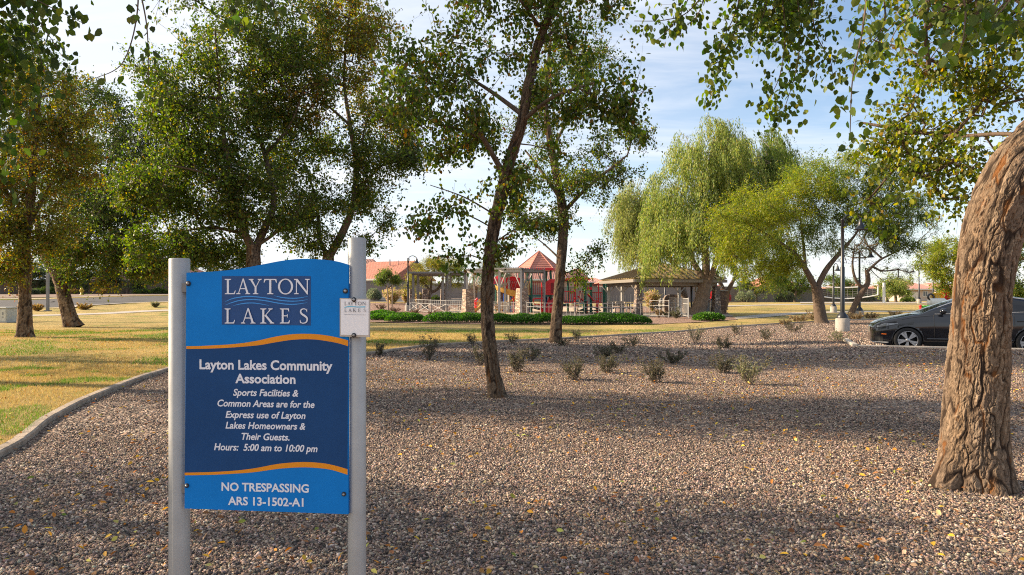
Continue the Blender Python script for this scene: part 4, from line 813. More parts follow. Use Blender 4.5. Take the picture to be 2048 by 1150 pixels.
for (u, v, Y, blobs_, lab, pl, sd_) in [
    (1792, 602, 92, [(1780, 572, 22, 16, 0, 2, 60), (1800, 568, 22, 18, 0, 2, 60), (1790, 585, 28, 12, 0, 2, 50), (1815, 582, 14, 12, 0, 1.4, 24)], 'round bushy olive tree on the far lawn beside the volleyball post', PAL_W, 31),
    (1905, 612, 70, [(1880, 500, 36, 40, 0, 2.4, 90), (1875, 550, 36, 32, 0, 2.2, 70), (1915, 520, 40, 50, 0, 2.5, 80), (1890, 575, 30, 18, 0, 1.6, 26), (1960, 510, 50, 50, 0, 2.5, 60)], 'golden green tree behind the thick trunk above the parked car', PAL_M, 32),
    (2036, 612, 62, [(2040, 540, 36, 40, 0, 2, 80), (2075, 500, 50, 60, 0, 2.2, 90), (2030, 575, 24, 16, 0, 1.2, 20)], 'green tree at the far right edge behind the parked car', PAL_G, 33),
    (1775, 600, 100, [(1690, 570, 36, 18, 0, 3, 60), (1660, 560, 40, 22, 0, 3, 60)], 'dark green tree behind the volleyball net', PAL_MD, 34),
    (1590, 604, 98, [(1590, 560, 46, 22, 0, 3, 80), (1555, 550, 30, 20, 0, 2.5, 40), (1620, 570, 34, 22, 0, 2, 50)], 'broad mixed green tree in front of the far tiled house', PAL_MD+PAL_M[:1], 35),
    (1513, 602, 96, [(1512, 572, 26, 14, 0, 2, 44), (1495, 570, 16, 12, 0, 1.5, 20)], 'small thin tree by the far block wall under the weeping crowns', PAL_GREY, 36)]:
    t0 = [(u, v, 0, .2), (u-1, v-10, 0, .17), (u-3 if blobs_[0][0] < u else u+3, v-22, 0, .14)]
    tree('park_tree', lab, 'tree', Y, t0, [], blobs_, pal=pl, leaf=.22, lw=.6, per=26, spread=.42, droop=.4, seed=sd_, six=False, step=.8, r_tip=.012, sides=4)
# yellow green tree and smaller ones left of the playground
tree('park_tree', 'spreading yellow green tree with twisted brown trunk behind the stone pillars', 'tree', 72,
     [(857, 609, 0, .26), (858, 590, 0, .24), (862, 582, 0, .22)], [[(861, 584, 0, .16), (853, 572, 0, .12), (840, 560, 0, .06)], [(861, 585, 0, .18), (875, 578, 0, .14), (884, 562, 0, .08)], [(862, 583, 0, .12), (862, 565, 0, .08)]],
     [(880, 540, 44, 26, 0, 2.5, 120), (835, 555, 32, 24, 0, 2, 80), (860, 525, 34, 14, 0, 2, 60), (915, 550, 30, 24, 0, 2, 70, PAL_W[:2]+PAL_M[:2]), (820, 570, 22, 16, 0, 1.5, 36), (900, 565, 26, 12, 0, 1.5, 30)],
     pal=[(.22, .22, .035, 3), (.28, .25, .045, 2), (.14, .17, .035, 2), (.33, .27, .10, 1)], leaf=.15, lw=.5, per=30, spread=.3, droop=.3, seed=41, six=False, step=.5, r_tip=.008, sides=4)
tree('staked_tree', 'small young tree held by two pale wooden stakes left of the play area', 'tree', 58,
     [(776, 622, 0, .07), (776, 600, 0, .06), (775, 582, 0, .055), (776, 575, 0, .05)], [[(776, 576, 0, .04), (766, 568, 0, .03), (758, 562, 0, .015)], [(776, 576, 0, .04), (788, 569, 0, .03), (796, 563, 0, .015)]],
     [(770, 552, 26, 12, 0, 1.2, 60), (790, 558, 20, 11, 0, 1, 40), (755, 560, 16, 8, 0, .8, 24)], pal=PAL_MD+PAL_W[3:4], leaf=.14, lw=.6, per=26, spread=.22, seed=42, six=False, step=.4, r_tip=.006, sides=4)
tree('park_tree', 'pale bare branched little tree beside the first stone pillar', 'tree', 60,
     [(950, 622, 0, .07), (951, 600, 0, .06), (953, 585, 0, .05)], [], [(950, 570, 18, 16, 0, 1, 60, [(.30, .19, .10, 2), (.26, .22, .12, 1)])], pal=PAL_O, leaf=.10, lw=.5, per=5, spread=.25, seed=43, six=False, step=.4, r_tip=.009, sides=4, bark=M_barkpale)
tree('weeping_tree', 'grey green weeping tree far behind the slim central trunk', 'tree', 78,
     [(985, 604, 0, .3), (985, 570, 0, .25), (985, 540, 0, .2)], [], [(985, 525, 24, 18, 0, 2.2, 60), (1005, 530, 16, 14, 0, 1.8, 30), (965, 535, 14, 14, 0, 1.6, 26)], pal=[(.12, .16, .09, 2), (.17, .20, .12, 2)], leaf=.18, lw=.4, per=34, spread=.25, weep=2.4, droop=1.5, seed=44, six=False, step=.6, r_tip=.008, sides=4)
# trees along the wall across the road, leaves coloured dark
for i, (u, blobs_, lab) in enumerate([
    (62, [(70, 545, 50, 26, 0, 2.6, 80), (40, 530, 40, 26, 0, 2.4, 60)], 'dark tree across the road behind the upright trunk'),
    (178, [(175, 560, 28, 18, 0, 2.2, 60), (190, 545, 24, 16, 0, 2, 40)], 'dark small tree by the road wall right of the leaning trunk'),
    (118, [(118, 545, 34, 28, 0, 2.6, 90), (100, 560, 26, 16, 0, 2, 40)], 'dark rounded tree across the road right behind the leaning trunk'),
    (20, [(10, 540, 40, 30, 0, 2.6, 90)], 'dark tree across the road above the utility box'),
    (215, [(212, 540, 30, 26, 0, 2.4, 80)], 'tall dark tree across the road between the small one and the midway one'),
    (335, [(335, 540, 30, 26, 0, 2.4, 80)], 'dark tree across the road cut by the left sign post'),
    (254, [(250, 548, 34, 26, 0, 2.6, 80), (225, 560, 22, 16, 0, 1.8, 36)], 'dark tree against the road wall midway to the sign'),
    (290, [(292, 556, 26, 18, 0, 2, 60), (310, 548, 18, 16, 0, 1.8, 30)], 'bushy dark tree against the road wall close to the sign post'),
    (425, [(420, 530, 60, 40, 0, 3, 110), (470, 520, 40, 40, 0, 2.5, 70)], 'tall dark tree across the road behind the sign')]):
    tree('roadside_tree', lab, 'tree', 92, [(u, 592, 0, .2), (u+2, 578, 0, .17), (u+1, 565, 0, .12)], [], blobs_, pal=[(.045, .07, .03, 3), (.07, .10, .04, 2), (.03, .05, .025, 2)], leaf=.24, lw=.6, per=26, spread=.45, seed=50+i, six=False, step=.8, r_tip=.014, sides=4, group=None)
# ------------------------------------------------------------------ shrubs
def twigs(n, h, wd, rnd, lean=.55, loc0=(0, 0, 0), rb=.006, sub=3):
    """a fistful of forked twigs: V,F and the tips"""
    segs = []; tips = []
    for i in range(n):
        a = rnd.uniform(0, 6.283); ln = rnd.uniform(.2, 1)*lean; d = np.array([math.cos(a)*ln, math.sin(a)*ln, 1.0]); d /= np.linalg.norm(d)
        b = np.array([math.cos(a), math.sin(a), 0])*rnd.uniform(0, .12)*wd+np.array([0, 0, -.02]); L = h*rnd.uniform(.6, 1.1); p = b.copy(); r = rb*rnd.uniform(.7, 1.3)
        for k in range(4):
            q = p+d*L/4+rnd.normal(0, .035*h, 3); segs.append((p, q, r, r*.8)); 
            for s_ in range(sub if k else 1):
                dd = d+rnd.normal(0, .55, 3); dd[2] = abs(dd[2])*.8+.1; dd /= np.linalg.norm(dd); e = q+dd*L*rnd.uniform(.12, .32); segs.append((q, e, r*.6, r*.35)); tips.append((q, e))
            p = q; r *= .8
        tips.append((p-d*.05, p))
    a = np.array([s[0] for s in segs]); b = np.array([s[1] for s in segs]); ra = np.array([s[2] for s in segs]); rb_ = np.array([s[3] for s in segs])
    P = np.concatenate([a, b]); n_ = len(a); par = np.concatenate([np.full(n_, -1), np.arange(n_)]); r = np.concatenate([ra, rb_])
    V, Fc = edges_mesh(P, par, r, n_, (0, 0, 0), 4)
    return V, Fc, tips
def shrub(name, label, loc, h, wd, n, pal, seed, leaf=.03, per=4, group=None, lean=.6, rb=.006, cat='shrub', tw=None):
    rnd = np.random.default_rng(seed); global rng; rng = np.random.default_rng(seed+900)
    root = empty(name, loc, label, cat, group); V, Fc, tips = twigs(n, h, wd, rnd, lean*wd/h*1.2, rb=rb)
    link('stems', np_mesh('stems', V, Fc), tw or M_twig, root)
    a = np.array([t[0] for t in tips]); b = np.array([t[1] for t in tips]); k = np.repeat(np.arange(len(a)), per); f = rnd.uniform(0, 1.1, (len(k), 1))
    p = a[k]+(b-a)[k]*f+rnd.normal(0, .012, (len(k), 3)); D = (b-a)[k]/(np.linalg.norm((b-a)[k], axis=1, keepdims=True)+1e-6)+rnd.normal(0, .7, (len(k), 3))
    V, Fc, C = leaf_mesh(p, D, rnd.normal(size=(len(k), 3)), leaf*rnd.uniform(.6, 1.3, len(k)), np.full(len(k), .7), pick(pal, len(k)), False)
    link('foliage', np_mesh('foliage', V, Fc, C), M_leaf, root); return root
PAL_SH = [(.085, .085, .05, 3), (.12, .115, .07, 2), (.06, .055, .035, 2), (.15, .13, .09, 1)]
PAL_SHP = [(.22, .22, .12, 3), (.28, .26, .15, 2), (.16, .17, .09, 2)]
for i, (u, v, hp, wp, lab) in enumerate([
    (759, 711, 22, 22, 'little dry shrub just right of the sign post by the kerb'), (857, 719, 42, 34, 'upright dry shrub between the sign and the slim tree'),
    (948, 690, 22, 24, 'small dry shrub on the lawn edge left of the slim trunk'), (960, 731, 33, 26, 'dry shrub half hidden behind the slim trunk'),
    (1025, 688, 23, 26, 'small dark shrub at the lawn edge right of the slim trunk'), (1034, 745, 40, 36, 'dark shrub right of the slim trunk, largest of the pair there'),
    (1062, 721, 26, 30, 'low dark shrub between the two dark tree trunks'), (1130, 692, 18, 28, 'low spreading shrub at the foot of the straight dark tree'),
    (1153, 682, 20, 20, 'small shrub just behind the straight dark tree'), (1149, 760, 40, 40, 'twiggy shrub in the sunlit gravel below the straight dark tree'),
    (1206, 717, 26, 36, 'dark shrub at the back of the tight cluster of three'), (1214, 746, 34, 44, 'bushy dark shrub at the front of the tight cluster of three'),
    (1236, 707, 22, 28, 'dark shrub on the right of the tight cluster of three'), (1265, 693, 20, 26, 'small shrub alone behind the tight cluster of three'),
    (1311, 766, 42, 42, 'thin leafed shrub nearest the camera at middle right'), (1345, 726, 27, 52, 'wide low dark shrub in the middle of the gravel'),
    (1391, 686, 30, 26, 'pale upright shrub at the lawn edge below the weeping tree'), (1448, 697, 22, 34, 'open low shrub right of the pale upright one'),
    (1473, 673, 19, 22, 'small dark shrub at the lawn edge, alone'), (1444, 746, 34, 50, 'wide dark shrub touching the straw coloured one'),
    (1501, 769, 48, 46, 'straw green shrub, brightest of the gravel bed'), (1532, 684, 20, 24, 'small shrub left of the feathery tree foot'),
    (1586, 670, 22, 42, 'wide dry shrub in front of the feathery tree'), (1678, 690, 20, 30, 'thin weedy shrub against the lamp post footing')]):
    Yd = 2047.5/(v-594); x = (u-1024)/F*Yd; s_ = Yd/F
    shrub('dry_shrub', lab, (x, Yd, float(gz(x, Yd))), hp*s_*1.05, wp*s_*1.1, 18 if wp > 30 else 12, PAL_SHP if i in (20, 16, 23) else PAL_SH, 100+i, leaf=.038, per=6, group='dry shrubs in the gravel bed', rb=.0065)
for i, (u, v, Y, hp, wp, lab, pl) in enumerate([
    (1600, 652, 38, 14, 40, 'low tan shrub beside the feathery tree trunk', 0), (1625, 640, 42, 14, 36, 'dry tan shrub behind the feathery tree trunk', 0), (1712, 642, 43, 12, 34, 'dry tan shrub at the foot of the leaning tree', 0),
    (1742, 640, 44, 10, 26, 'tan shrub between the lamp posts and the car', 0), (1790, 632, 52, 9, 34, 'low tan shrub above the bonnet of the car', 0), (1570, 668, 34, 10, 22, 'flat dry shrub at the lawn edge by the lamp', 0),
    (1352, 640, 45, 14, 22, 'small dark shrub behind the slanted gate', 1), (1335, 632, 47, 10, 22, 'small olive shrub between gate and curved wall', 1), (1318, 638, 47, 12, 12, 'dry plant left of the slanted gate', 0),
    (790, 628, 56, 9, 30, 'red brown low shrub behind the green ground cover', 2), (830, 634, 53, 9, 24, 'red brown shrub under the white fence', 2), (865, 636, 51, 8, 24, 'dull purple shrub in front of the white fence', 2), (760, 622, 60, 9, 26, 'grey brown shrub near the staked tree', 2)]):
    x = (u-1024)/F*Y; s_ = Y/F
    shrub('low_shrub', lab, (x, Y, float(g(x, Y))+.09), hp*s_*1.2, wp*s_, 18, [[(.30, .22, .13, 2), (.22, .17, .10, 2), (.36, .29, .18, 1)], PAL_SH+[(.14, .17, .07, 2)], [(.12, .07, .055, 2), (.16, .11, .08, 2), (.10, .09, .06, 1)]][pl], 140+i, leaf=.07, per=7, group='low shrubs around the paths', rb=.008)
def mound(name, label, cat, u0, u1, v, Y, hp, depth, pal, seed, n, leaf=.09, group=None, up=1.0):
    """leafy cushion of ground cover"""
    rnd = np.random.default_rng(seed); global rng; rng = np.random.default_rng(seed+70)
    x0, x1 = (u0-1024)/F*Y, (u1-1024)/F*Y; cx = (x0+x1)/2; rx = (x1-x0)/2; h = hp*Y/F; z0 = float(g(cx, Y))+.08
    root = empty(name, (cx, Y, z0), label, cat, group); 
    lx = rnd.uniform(-1, 1, n); ly = rnd.uniform(-1, 1, n); k = np.abs(lx)**3+ly**2 < 1; lx, ly = lx[k], ly[k]; n = len(lx)
    top = np.sqrt(np.clip(1-np.abs(lx)**3-ly**2, 0, 1))**.7*h*(.72+.5*vnoise(lx*rx*1.6, ly*depth*1.6, 0, seed)); z = top*rnd.uniform(0, 1, n)**.35
    P = np.stack([lx*rx, ly*depth, z], 1); D = rnd.normal(size=(n, 3))*np.array([.8, .8, .5])+np.array([0, 0, up])
    V, Fc, C = leaf_mesh(P, D, rnd.normal(size=(n, 3)), leaf*rnd.uniform(.6, 1.3, n), np.full(n, .8), pick(pal, n), False)
    link('foliage', np_mesh('foliage', V, Fc, C), M_leaf, root)
    kx = rnd.integers(0, n, 160); a = np.stack([lx[kx]*rx*.8, ly[kx]*depth*.8, 0*lx[kx]-.05], 1); b = P[kx]
    V, Fc = edges_mesh(np.concatenate([a, b]), np.concatenate([np.full(160, -1), np.arange(160)]), np.full(320, .008), 160, (0, 0, 0), 4)
    link('stems', np_mesh('stems', V, Fc), M_twig, root); return root
PAL_H = [(.05, .135, .016, 3), (.08, .19, .025, 3), (.12, .24, .04, 1.5), (.03, .08, .012, 2.5)]
PAL_HD = [(.03, .08, .012, 3), (.05, .12, .02, 3), (.02, .055, .01, 2.5)]
GH = 'green ground cover cushions before the play area'
mound('ground_cover_shrub', 'bright green cushion right beside the sign post', 'ground cover', 735, 782, 638, 42, 13, .8, PAL_H, 1, 5000, group=GH)
mound('ground_cover_shrub', 'bright green cushion behind, near the staked tree', 'ground cover', 738, 792, 622, 52, 9, .7, PAL_H, 2, 3500, group=GH)
mound('ground_cover_shrub', 'bright green cushion in front of the white fence lamp post', 'ground cover', 770, 852, 644, 39.5, 17, .9, PAL_H, 3, 9000, group=GH)
mound('ground_cover_shrub', 'long green cushion left of the slim central trunk', 'ground cover', 845, 982, 648, 38.2, 18, .9, PAL_H[:2]+PAL_HD[:2], 4, 15000, group=GH)
mound('ground_cover_shrub', 'dark green cushion between the slim trunk and the straight dark tree', 'ground cover', 968, 1120, 652, 36.6, 19, .9, PAL_HD+PAL_H[:1], 5, 17000, group=GH)
mound('ground_cover_shrub', 'long dark green cushion right of the straight dark tree', 'ground cover', 1108, 1304, 653, 36, 18, .9, PAL_HD+PAL_H[:1], 6, 21000, group=GH)
mound('ground_cover_shrub', 'light green strappy cushion at the foot of the leaning weeping tree', 'ground cover', 1386, 1448, 642, 41, 14, .8, PAL_H+[(.14, .26, .05, 2)], 7, 5000, .13, group=GH)
for i, (u0, u1, Y, hp, lab, pl) in enumerate([(735, 752, 80, 18, 'round grey green bush under the red roofed house', [(.12, .16, .09, 2), (.17, .20, .12, 2)]), (738, 762, 76, 20, 'silvery round bush right of the sign post by the wall', [(.15, .18, .10, 2), (.20, .22, .14, 2)]), (826, 846, 74, 16, 'dark bush behind the grey shade roof posts', PAL_GREY), (862, 880, 74, 12, 'dark green bush under the twisted trunk', PAL_D),
    (1470, 1512, 92, 22, 'silvery bush against the far block wall', [(.19, .23, .13, 2), (.26, .28, .17, 2), (.12, .15, .08, 1)]), (1552, 1590, 95, 18, 'grey bush against the far wall left of the feathery trunk', PAL_GREY), (1700, 1750, 97, 16, 'wide grey bush behind the volleyball net', PAL_GREY), (1802, 1828, 100, 9, 'clipped round bush by the far garage', PAL_MD),
    (55, 75, 86, 12, 'low bush beyond the road by the leaning trunk', PAL_GREY), (268, 300, 90, 10, 'dark low bush beyond the road near the sign post', PAL_D), (300, 335, 90, 12, 'dark wide bush beyond the road beside the sign post', PAL_D), (66, 112, 88, 14, 'dark hedge like bush beyond the road behind the leaning trunk', PAL_D)]):
    mound('round_bush', lab, 'bush', u0, u1, 0, Y, hp, .9, pl, 20+i, 2600, .17, 'bushes along the walls', .5)
for i, (u, Y, hp, wp, lab) in enumerate([(785, 70, 26, 36, 'tuft of pale plumed grass behind the staked tree'), (812, 72, 20, 16, 'tuft of golden grass left of the black lamp pole'), (837, 73, 16, 12, 'tuft of golden grass between the stone pillars'), (1305, 60, 32, 22, 'tuft of pink plumed grass under the shelter roof')]):
    x = (u-1024)/F*Y; s_ = Y/F
    shrub('plume_grass', lab, (x, Y, float(g(x, Y))+.08), hp*s_, wp*s_, 70, [(.50, .34, .24, 3), (.56, .44, .30, 2), (.38, .36, .10, 2), (.24, .28, .06, 1)], 170+i, leaf=.16, per=5, group='plumed grasses', lean=.5, rb=.01, cat='grass tuft', tw=mat('grass_stem', (.34, .33, .09), .8))
for i, (u, v, Y, hp, wp, lab) in enumerate([(1440, 604, 93, 22, 44, 'red flowering vine on the far wall behind the dark forked tree'), (1893, 604, 84, 24, 22, 'red flowering vine left of the thick trunk beyond the car'), (2036, 604, 80, 18, 40, 'red flowering vine at the far right edge')]):
    mound('flowering_vine', lab, 'flowers', u-wp/2, u+wp/2, v, Y, hp*1.4, .5, [(.62, .012, .03, 5), (.50, .01, .025, 3), (.06, .10, .02, 1)], 60+i, 2600, .16, 'red flowering vines', .6)
# small bushes on the road verge
for i, (u, Y, hp, wp, lab) in enumerate([(74, 57, 12, 20, 'golden dry bush on the road verge left of the leaning trunk'), (168, 59, 12, 34, 'reddish dry bush on the road verge right of the leaning trunk'), (310, 62, 10, 14, 'pale spiky plant on the road verge near the sign'), (36, 56, 9, 10, 'small rust bush beside the utility box'), (205, 88, 10, 14, 'brown bush beyond the road'), (148, 88, 12, 18, 'tan bush beyond the road left of the hydrant')]):
    x = (u-1024)/F*Y; s_ = Y/F
    shrub('verge_bush', lab, (x, Y, float(g(x, Y))+.07), hp*s_, wp*s_, 30, [(.34, .24, .06, 2), (.24, .13, .06, 2), (.18, .16, .06, 1)] if i != 2 else PAL_SHP, 190+i, leaf=.1, per=7, group='bushes on the road verges', rb=.012)

# ------------------------------------------------------------------ walls, houses
def wall(name, label, pts, h, m, cap=True):
    root = empty(name, (pts[0][0], pts[0][1], float(g(*pts[0]))), label, 'wall'); L0 = root.location
    a = MB(); c = MB()
    for (p, q) in zip(pts[:-1], pts[1:]):
        n = max(1, int(math.dist(p, q)/6))
        for i in range(n):
            A = Vector((p[0]+(q[0]-p[0])*i/n, p[1]+(q[1]-p[1])*i/n, 0)); B = Vector((p[0]+(q[0]-p[0])*(i+1)/n, p[1]+(q[1]-p[1])*(i+1)/n, 0))
            z = float(g((A.x+B.x)/2, (A.y+B.y)/2))
            A.z = B.z = z+h/2-.2; a.bar(A-L0, B-L0, .2, h+.4)
            A.z = B.z = z+h+.05; c.bar(A-L0, B-L0, .26, .10)
            P_ = A.copy(); P_.z = z+h/2; a.box(P_-L0, (.42, .42, h+.1))
    a.build('wall_panel', m, root); c.build('wall_cap', m, root); return root
wall('block_wall', 'long dark block wall across the road at the left', [gp(-120, 92), gp(150, 96), gp(340, 99)], 2.0, M_blockl)
wall('block_wall', 'grey block wall running behind the playground', [gp(700, 96), gp(950, 94), gp(1200, 93)], 2.05, M_block)
wall('block_wall', 'grey block wall behind the shelter and the weeping trees', [gp(1203, 95), gp(1420, 98), gp(1640, 101)], 2.2, M_block)
wall('block_wall', 'brown block wall behind the volleyball net', [gp(1645, 104), gp(1765, 106)], 2.0, M_blockl)
def house(label, u0, u1, ve, vr, Y, depth, roof, wallm, rz=0, hip=True, wins=(), garage=None, over=.5, chim=False):
    """u0,u1 wall ends, ve eave row, vr ridge row"""
    uc = (u0+u1)/2; c = GX(uc, Y); wd = (u1-u0)/F*Y; ze = CH-(ve-HOR)/F*Y-c.z; zr = CH-(vr-HOR)/F*Y-c.z
    root = empty('house', c, label, 'house', rz=rz)
    b = MB(); b.box((0, depth/2, ze/2-.3), (wd, depth, ze+.6)); b.build('wall', wallm, root)
    r = MB(); w2, o_ = wd/2+over, over
    ins = min(depth/2+over, wd/2*.8) if hip else 0
    P = [(-w2, -o_, ze), (w2, -o_, ze), (w2, depth+o_, ze), (-w2, depth+o_, ze), (-w2+ins, depth/2, zr), (w2-ins, depth/2, zr)]
    Q = [(x, y, z+.16) for x, y, z in P]
    r.add(P[:4]+Q, [(3, 2, 1, 0), (0, 1, 5, 4), (1, 2, 6, 5), (2, 3, 7, 6), (3, 0, 4, 7), (4, 5, 9, 8), (5, 6, 9), (6, 7, 8, 9), (7, 4, 8)])
    r.build('roof', roof, root)
    f = MB(); f.box((0, -o_-.04, ze+.04), (2*w2, .06, .24)); f.build('fascia', M_trim, root)
    for (a, v0, v1, a2) in wins:
        x0 = (a-uc)/F*Y; x1 = (a2-uc)/F*Y; z0 = CH-(v1-HOR)/F*Y-c.z; z1 = CH-(v0-HOR)/F*Y-c.z
        fr_ = MB(); fr_.box(((x0+x1)/2, -.05, (z0+z1)/2), (x1-x0+.24, .10, z1-z0+.24)); wn = fr_.build('window', M_trim, root)
        g_ = MB(); mid = (x0+x1)/2
        g_.box(((x0+mid)/2-.02, -.11, (z0+z1)/2), ((x1-x0)/2-.06, .03, z1-z0)); g_.box(((x1+mid)/2+.02, -.11, (z0+z1)/2), ((x1-x0)/2-.06, .03, z1-z0)); g_.build('pane', M_glass, wn)
    if garage:
        a, a2, v0 = garage; x0 = (a-uc)/F*Y; x1 = (a2-uc)/F*Y; z1 = CH-(v0-HOR)/F*Y-c.z
        d = MB(); d.box(((x0+x1)/2, -.03, z1/2), (x1-x0, .06, z1)); 
        for k in range(1, 4): d.box(((x0+x1)/2, -.066, z1*k/4), (x1-x0-.1, .012, .04))
        d.build('garage_door', M_trim, root)
    if chim:
        k = MB(); k.tube([(wd*.1, depth*.35, zr-.6), (wd*.1, depth*.35, zr+.35)], .09, 8); k.tube([(wd*.25, depth*.4, zr-.6), (wd*.25, depth*.4, zr+.2)], .06, 8); k.build('vent_pipe', M_greyst, root)
    return root
house('house with a big red tiled roof above the wall just right of the sign', 690, 790, 560, 521, 104, 12, M_tile, M_stuccog, rz=math.radians(-24), hip=False, chim=True, wins=[(752, 562, 574, 768)])
house('house roof glimpsed far behind the red tiled roof', 700, 752, 545, 517, 130, 10, M_tiledark, M_stuccot, hip=True)
house('brown roofed house behind the play tower', 1000, 1165, 560, 530, 112, 11, M_tiledark, M_stuccot, wins=[(1095, 566, 576, 1110)])
house('peach roofed house between the play tower and the shelter', 1165, 1205, 565, 556, 116, 8, M_tilepink, M_stucco)
house('pale stucco house behind the shade shelter with sliding windows', 1206, 1390, 566, 540, 108, 12, M_tilepink, M_stucco, wins=[(1290, 571, 578, 1307), (1240, 572, 577, 1243), (1262, 572, 577, 1265), (1342, 572, 579, 1356)])
house('tan house with red tiles under the feathery crowns', 1535, 1600, 574, 552, 106, 12, M_tile, M_stuccot, wins=[(1552, 576, 582, 1573)])
house('salmon roofed house behind the volleyball net', 1685, 1765, 582, 566, 130, 14, M_tilepink, M_stucco, wins=[(1722, 584, 590, 1732)])
house('salmon roofed house with a pale garage door beyond the far lawn', 1808, 1868, 579, 560, 122, 14, M_tilepink, M_stucco, garage=(1815, 1838, 584), wins=[(1846, 583, 592, 1854)])
house('pale house mostly hidden behind the thick trunk', 1872, 1935, 581, 566, 126, 12, M_tilepink, M_stucco, wins=[(1884, 584, 593, 1894)])
house('dim tan house beyond the road wall between dark crowns', 165, 235, 555, 535, 118, 12, M_tiledark, M_stucco, wins=[(175, 560, 568, 185)])
house('red roofed house glimpsed beside the left sign post', 300, 370, 552, 530, 122, 12, M_tile, M_stuccot)

# ------------------------------------------------------------------ lamps, poles, boxes
def lamp(label, u, Y, H=4.5, rz=0.0, reach=.78, foot=.27, fh=.53, z=None):
    x = (u-1024)/F*Y; base = float(gz(x, Y)) if np.hypot(x, Y) < border_r(x, Y) else float(g(x, Y))+.05
    root = empty('street_lamp', (x, Y, base), label, 'street lamp', 'black bell shaded park lamps', rz)
    f = MB(); f.lathe([(0, fh), (foot-.03, fh), (foot, fh-.03), (foot, -.2)], 20); f.build('footing', M_conc, root)
    c = MB(); c.lathe([(.22, fh-.005), (.22, fh+.06), (.17, fh+.14), (.11, fh+.22), (.085, fh+.24)], 16); c.build('base_cover', M_black, root)
    p = MB(); m1 = fh+(H-fh)*.52; p.lathe([(.085, fh+.2), (.085, m1), (.062, m1+.03), (.062, H), (.07, H+.01), (.07, H+.06), (0, H+.08)], 12); p.build('pole', M_black, root)
    a = MB(); pts = [(0, 0, H-.12)]+[(reach*(1-math.cos(t))*.5*2*.5, 0, H-.12+.38*math.sin(t)) for t in np.linspace(.3, math.pi*.86, 9)]
    a.tube(pts, .03, 8); a.tube([(0, 0, H-.5), (reach*.14, 0, H-.12), (reach*.22, 0, H+.08)], .018, 6); a.build('arm', M_black, root)
    ex_, ez = pts[-1][0], pts[-1][2]
    s_ = MB(); s_.lathe([(.035, ez+.06), (.05, ez-.02), (.085, ez-.06), (.10, ez-.17), (.13, ez-.26), (.20, ez-.36), (.275, ez-.41), (.275, ez-.425), (.19, ez-.38), (.09, ez-.2), (0, ez-.18)], 18, (ex_, 0, 0)); s_.build('lamp_shade', M_black, root)
    return root
lamp('black lamp post left of the parked car, nearest and tallest in view', 1685, 27.7, 4.5)
lamp('black lamp post behind the leaning half bare tree', 1719, 46, 4.5)
lamp('small black lamp post on the lawn left of the leaning tree', 1667, 58, 3.9, rz=-math.pi/2)
lamp('far black lamp post whose shade points left above the car windscreen', 1838, 84, 4.2, rz=math.pi)
lamp('far black lamp pole between the car windscreen and the red vine', 1866, 88, 4.6, rz=-math.pi/2)
lamp('black lamp post at the left end of the white playground fence', 816, 58.5, 4.5)
lamp('dark green lamp pole in front of the leaning weeping trunk', 1383, 52, 4.6, foot=.2, fh=.25, rz=math.pi*.7)
lamp('short black lamp seen through the shelter behind the curved stone wall', 1330, 74, 3.2, rz=-math.pi/2, foot=.2, fh=.2)
x, Yp = gp(95.5, 57); r_ = empty('sign_pole', (x, Yp, float(g(x, Yp))), 'bare grey square pole on the verge by the leaning trunk', 'pole')
b = MB(); b.box((0, 0, 2.1), (.19, .19, 4.4)); b.build('pole', M_greyst, r_, .012); b = MB(); b.box((0, 0, .08), (.42, .42, .12)); b.build('base_plate', M_greyst, r_)
x, Yp = gp(8, 38.5); r_ = empty('utility_box', (x, Yp, lawn_z(x, Yp)), 'pale grey utility box on the lawn at the left edge', 'utility box', rz=-.12)
b = MB(); b.box((-.15, 0, .41), (1.45, .9, .80)); b.build('cabinet', mat('cabinet_paint', (.50, .50, .45), .5), r_, .02)
b = MB(); b.box((-.15, -.02, .845), (1.52, 1.0, .07)); b.build('lid', mat('cabinet_paint', (.50, .50, .45), .5), r_, .015)
b = MB(); b.box((.35, -.462, .41), (.40, .025, .68)); d_ = b.build('door', mat('cabinet_door_paint', (.56, .55, .47), .5), r_, .006)
b = MB(); b.box((.38, -.482, .52), (.05, .016, .16)); b.box((.38, -.482, .33), (.06, .016, .06)); b.build('warning_label', M_greyst, d_)
b = MB(); b.box((-.15, 0, 0), (1.8, 1.2, .1)); b.build('base_pad', M_conc, r_)
x, Yp = gp(163.5, 84); r_ = empty('fire_hydrant', (x, Yp, float(g(x, Yp))+.1), 'yellow fire hydrant on the far side of the road', 'hydrant')
Mh = mat('hydrant_yellow', (.55, .38, .04), .5)
b = MB(); b.lathe([(.22, 0), (.22, .07), (.15, .08), (.15, .62), (.19, .64), (.19, .70), (.13, .84), (.05, .90), (.05, .98), (0, .98)], 14); b.build('barrel', Mh, r_)
b = MB(); b.tube([(-.28, 0, .5), (.28, 0, .5)], .085, 10); b.tube([(0, 0, .45), (0, -.27, .45)], .10, 10); b.build('nozzle', Mh, r_)
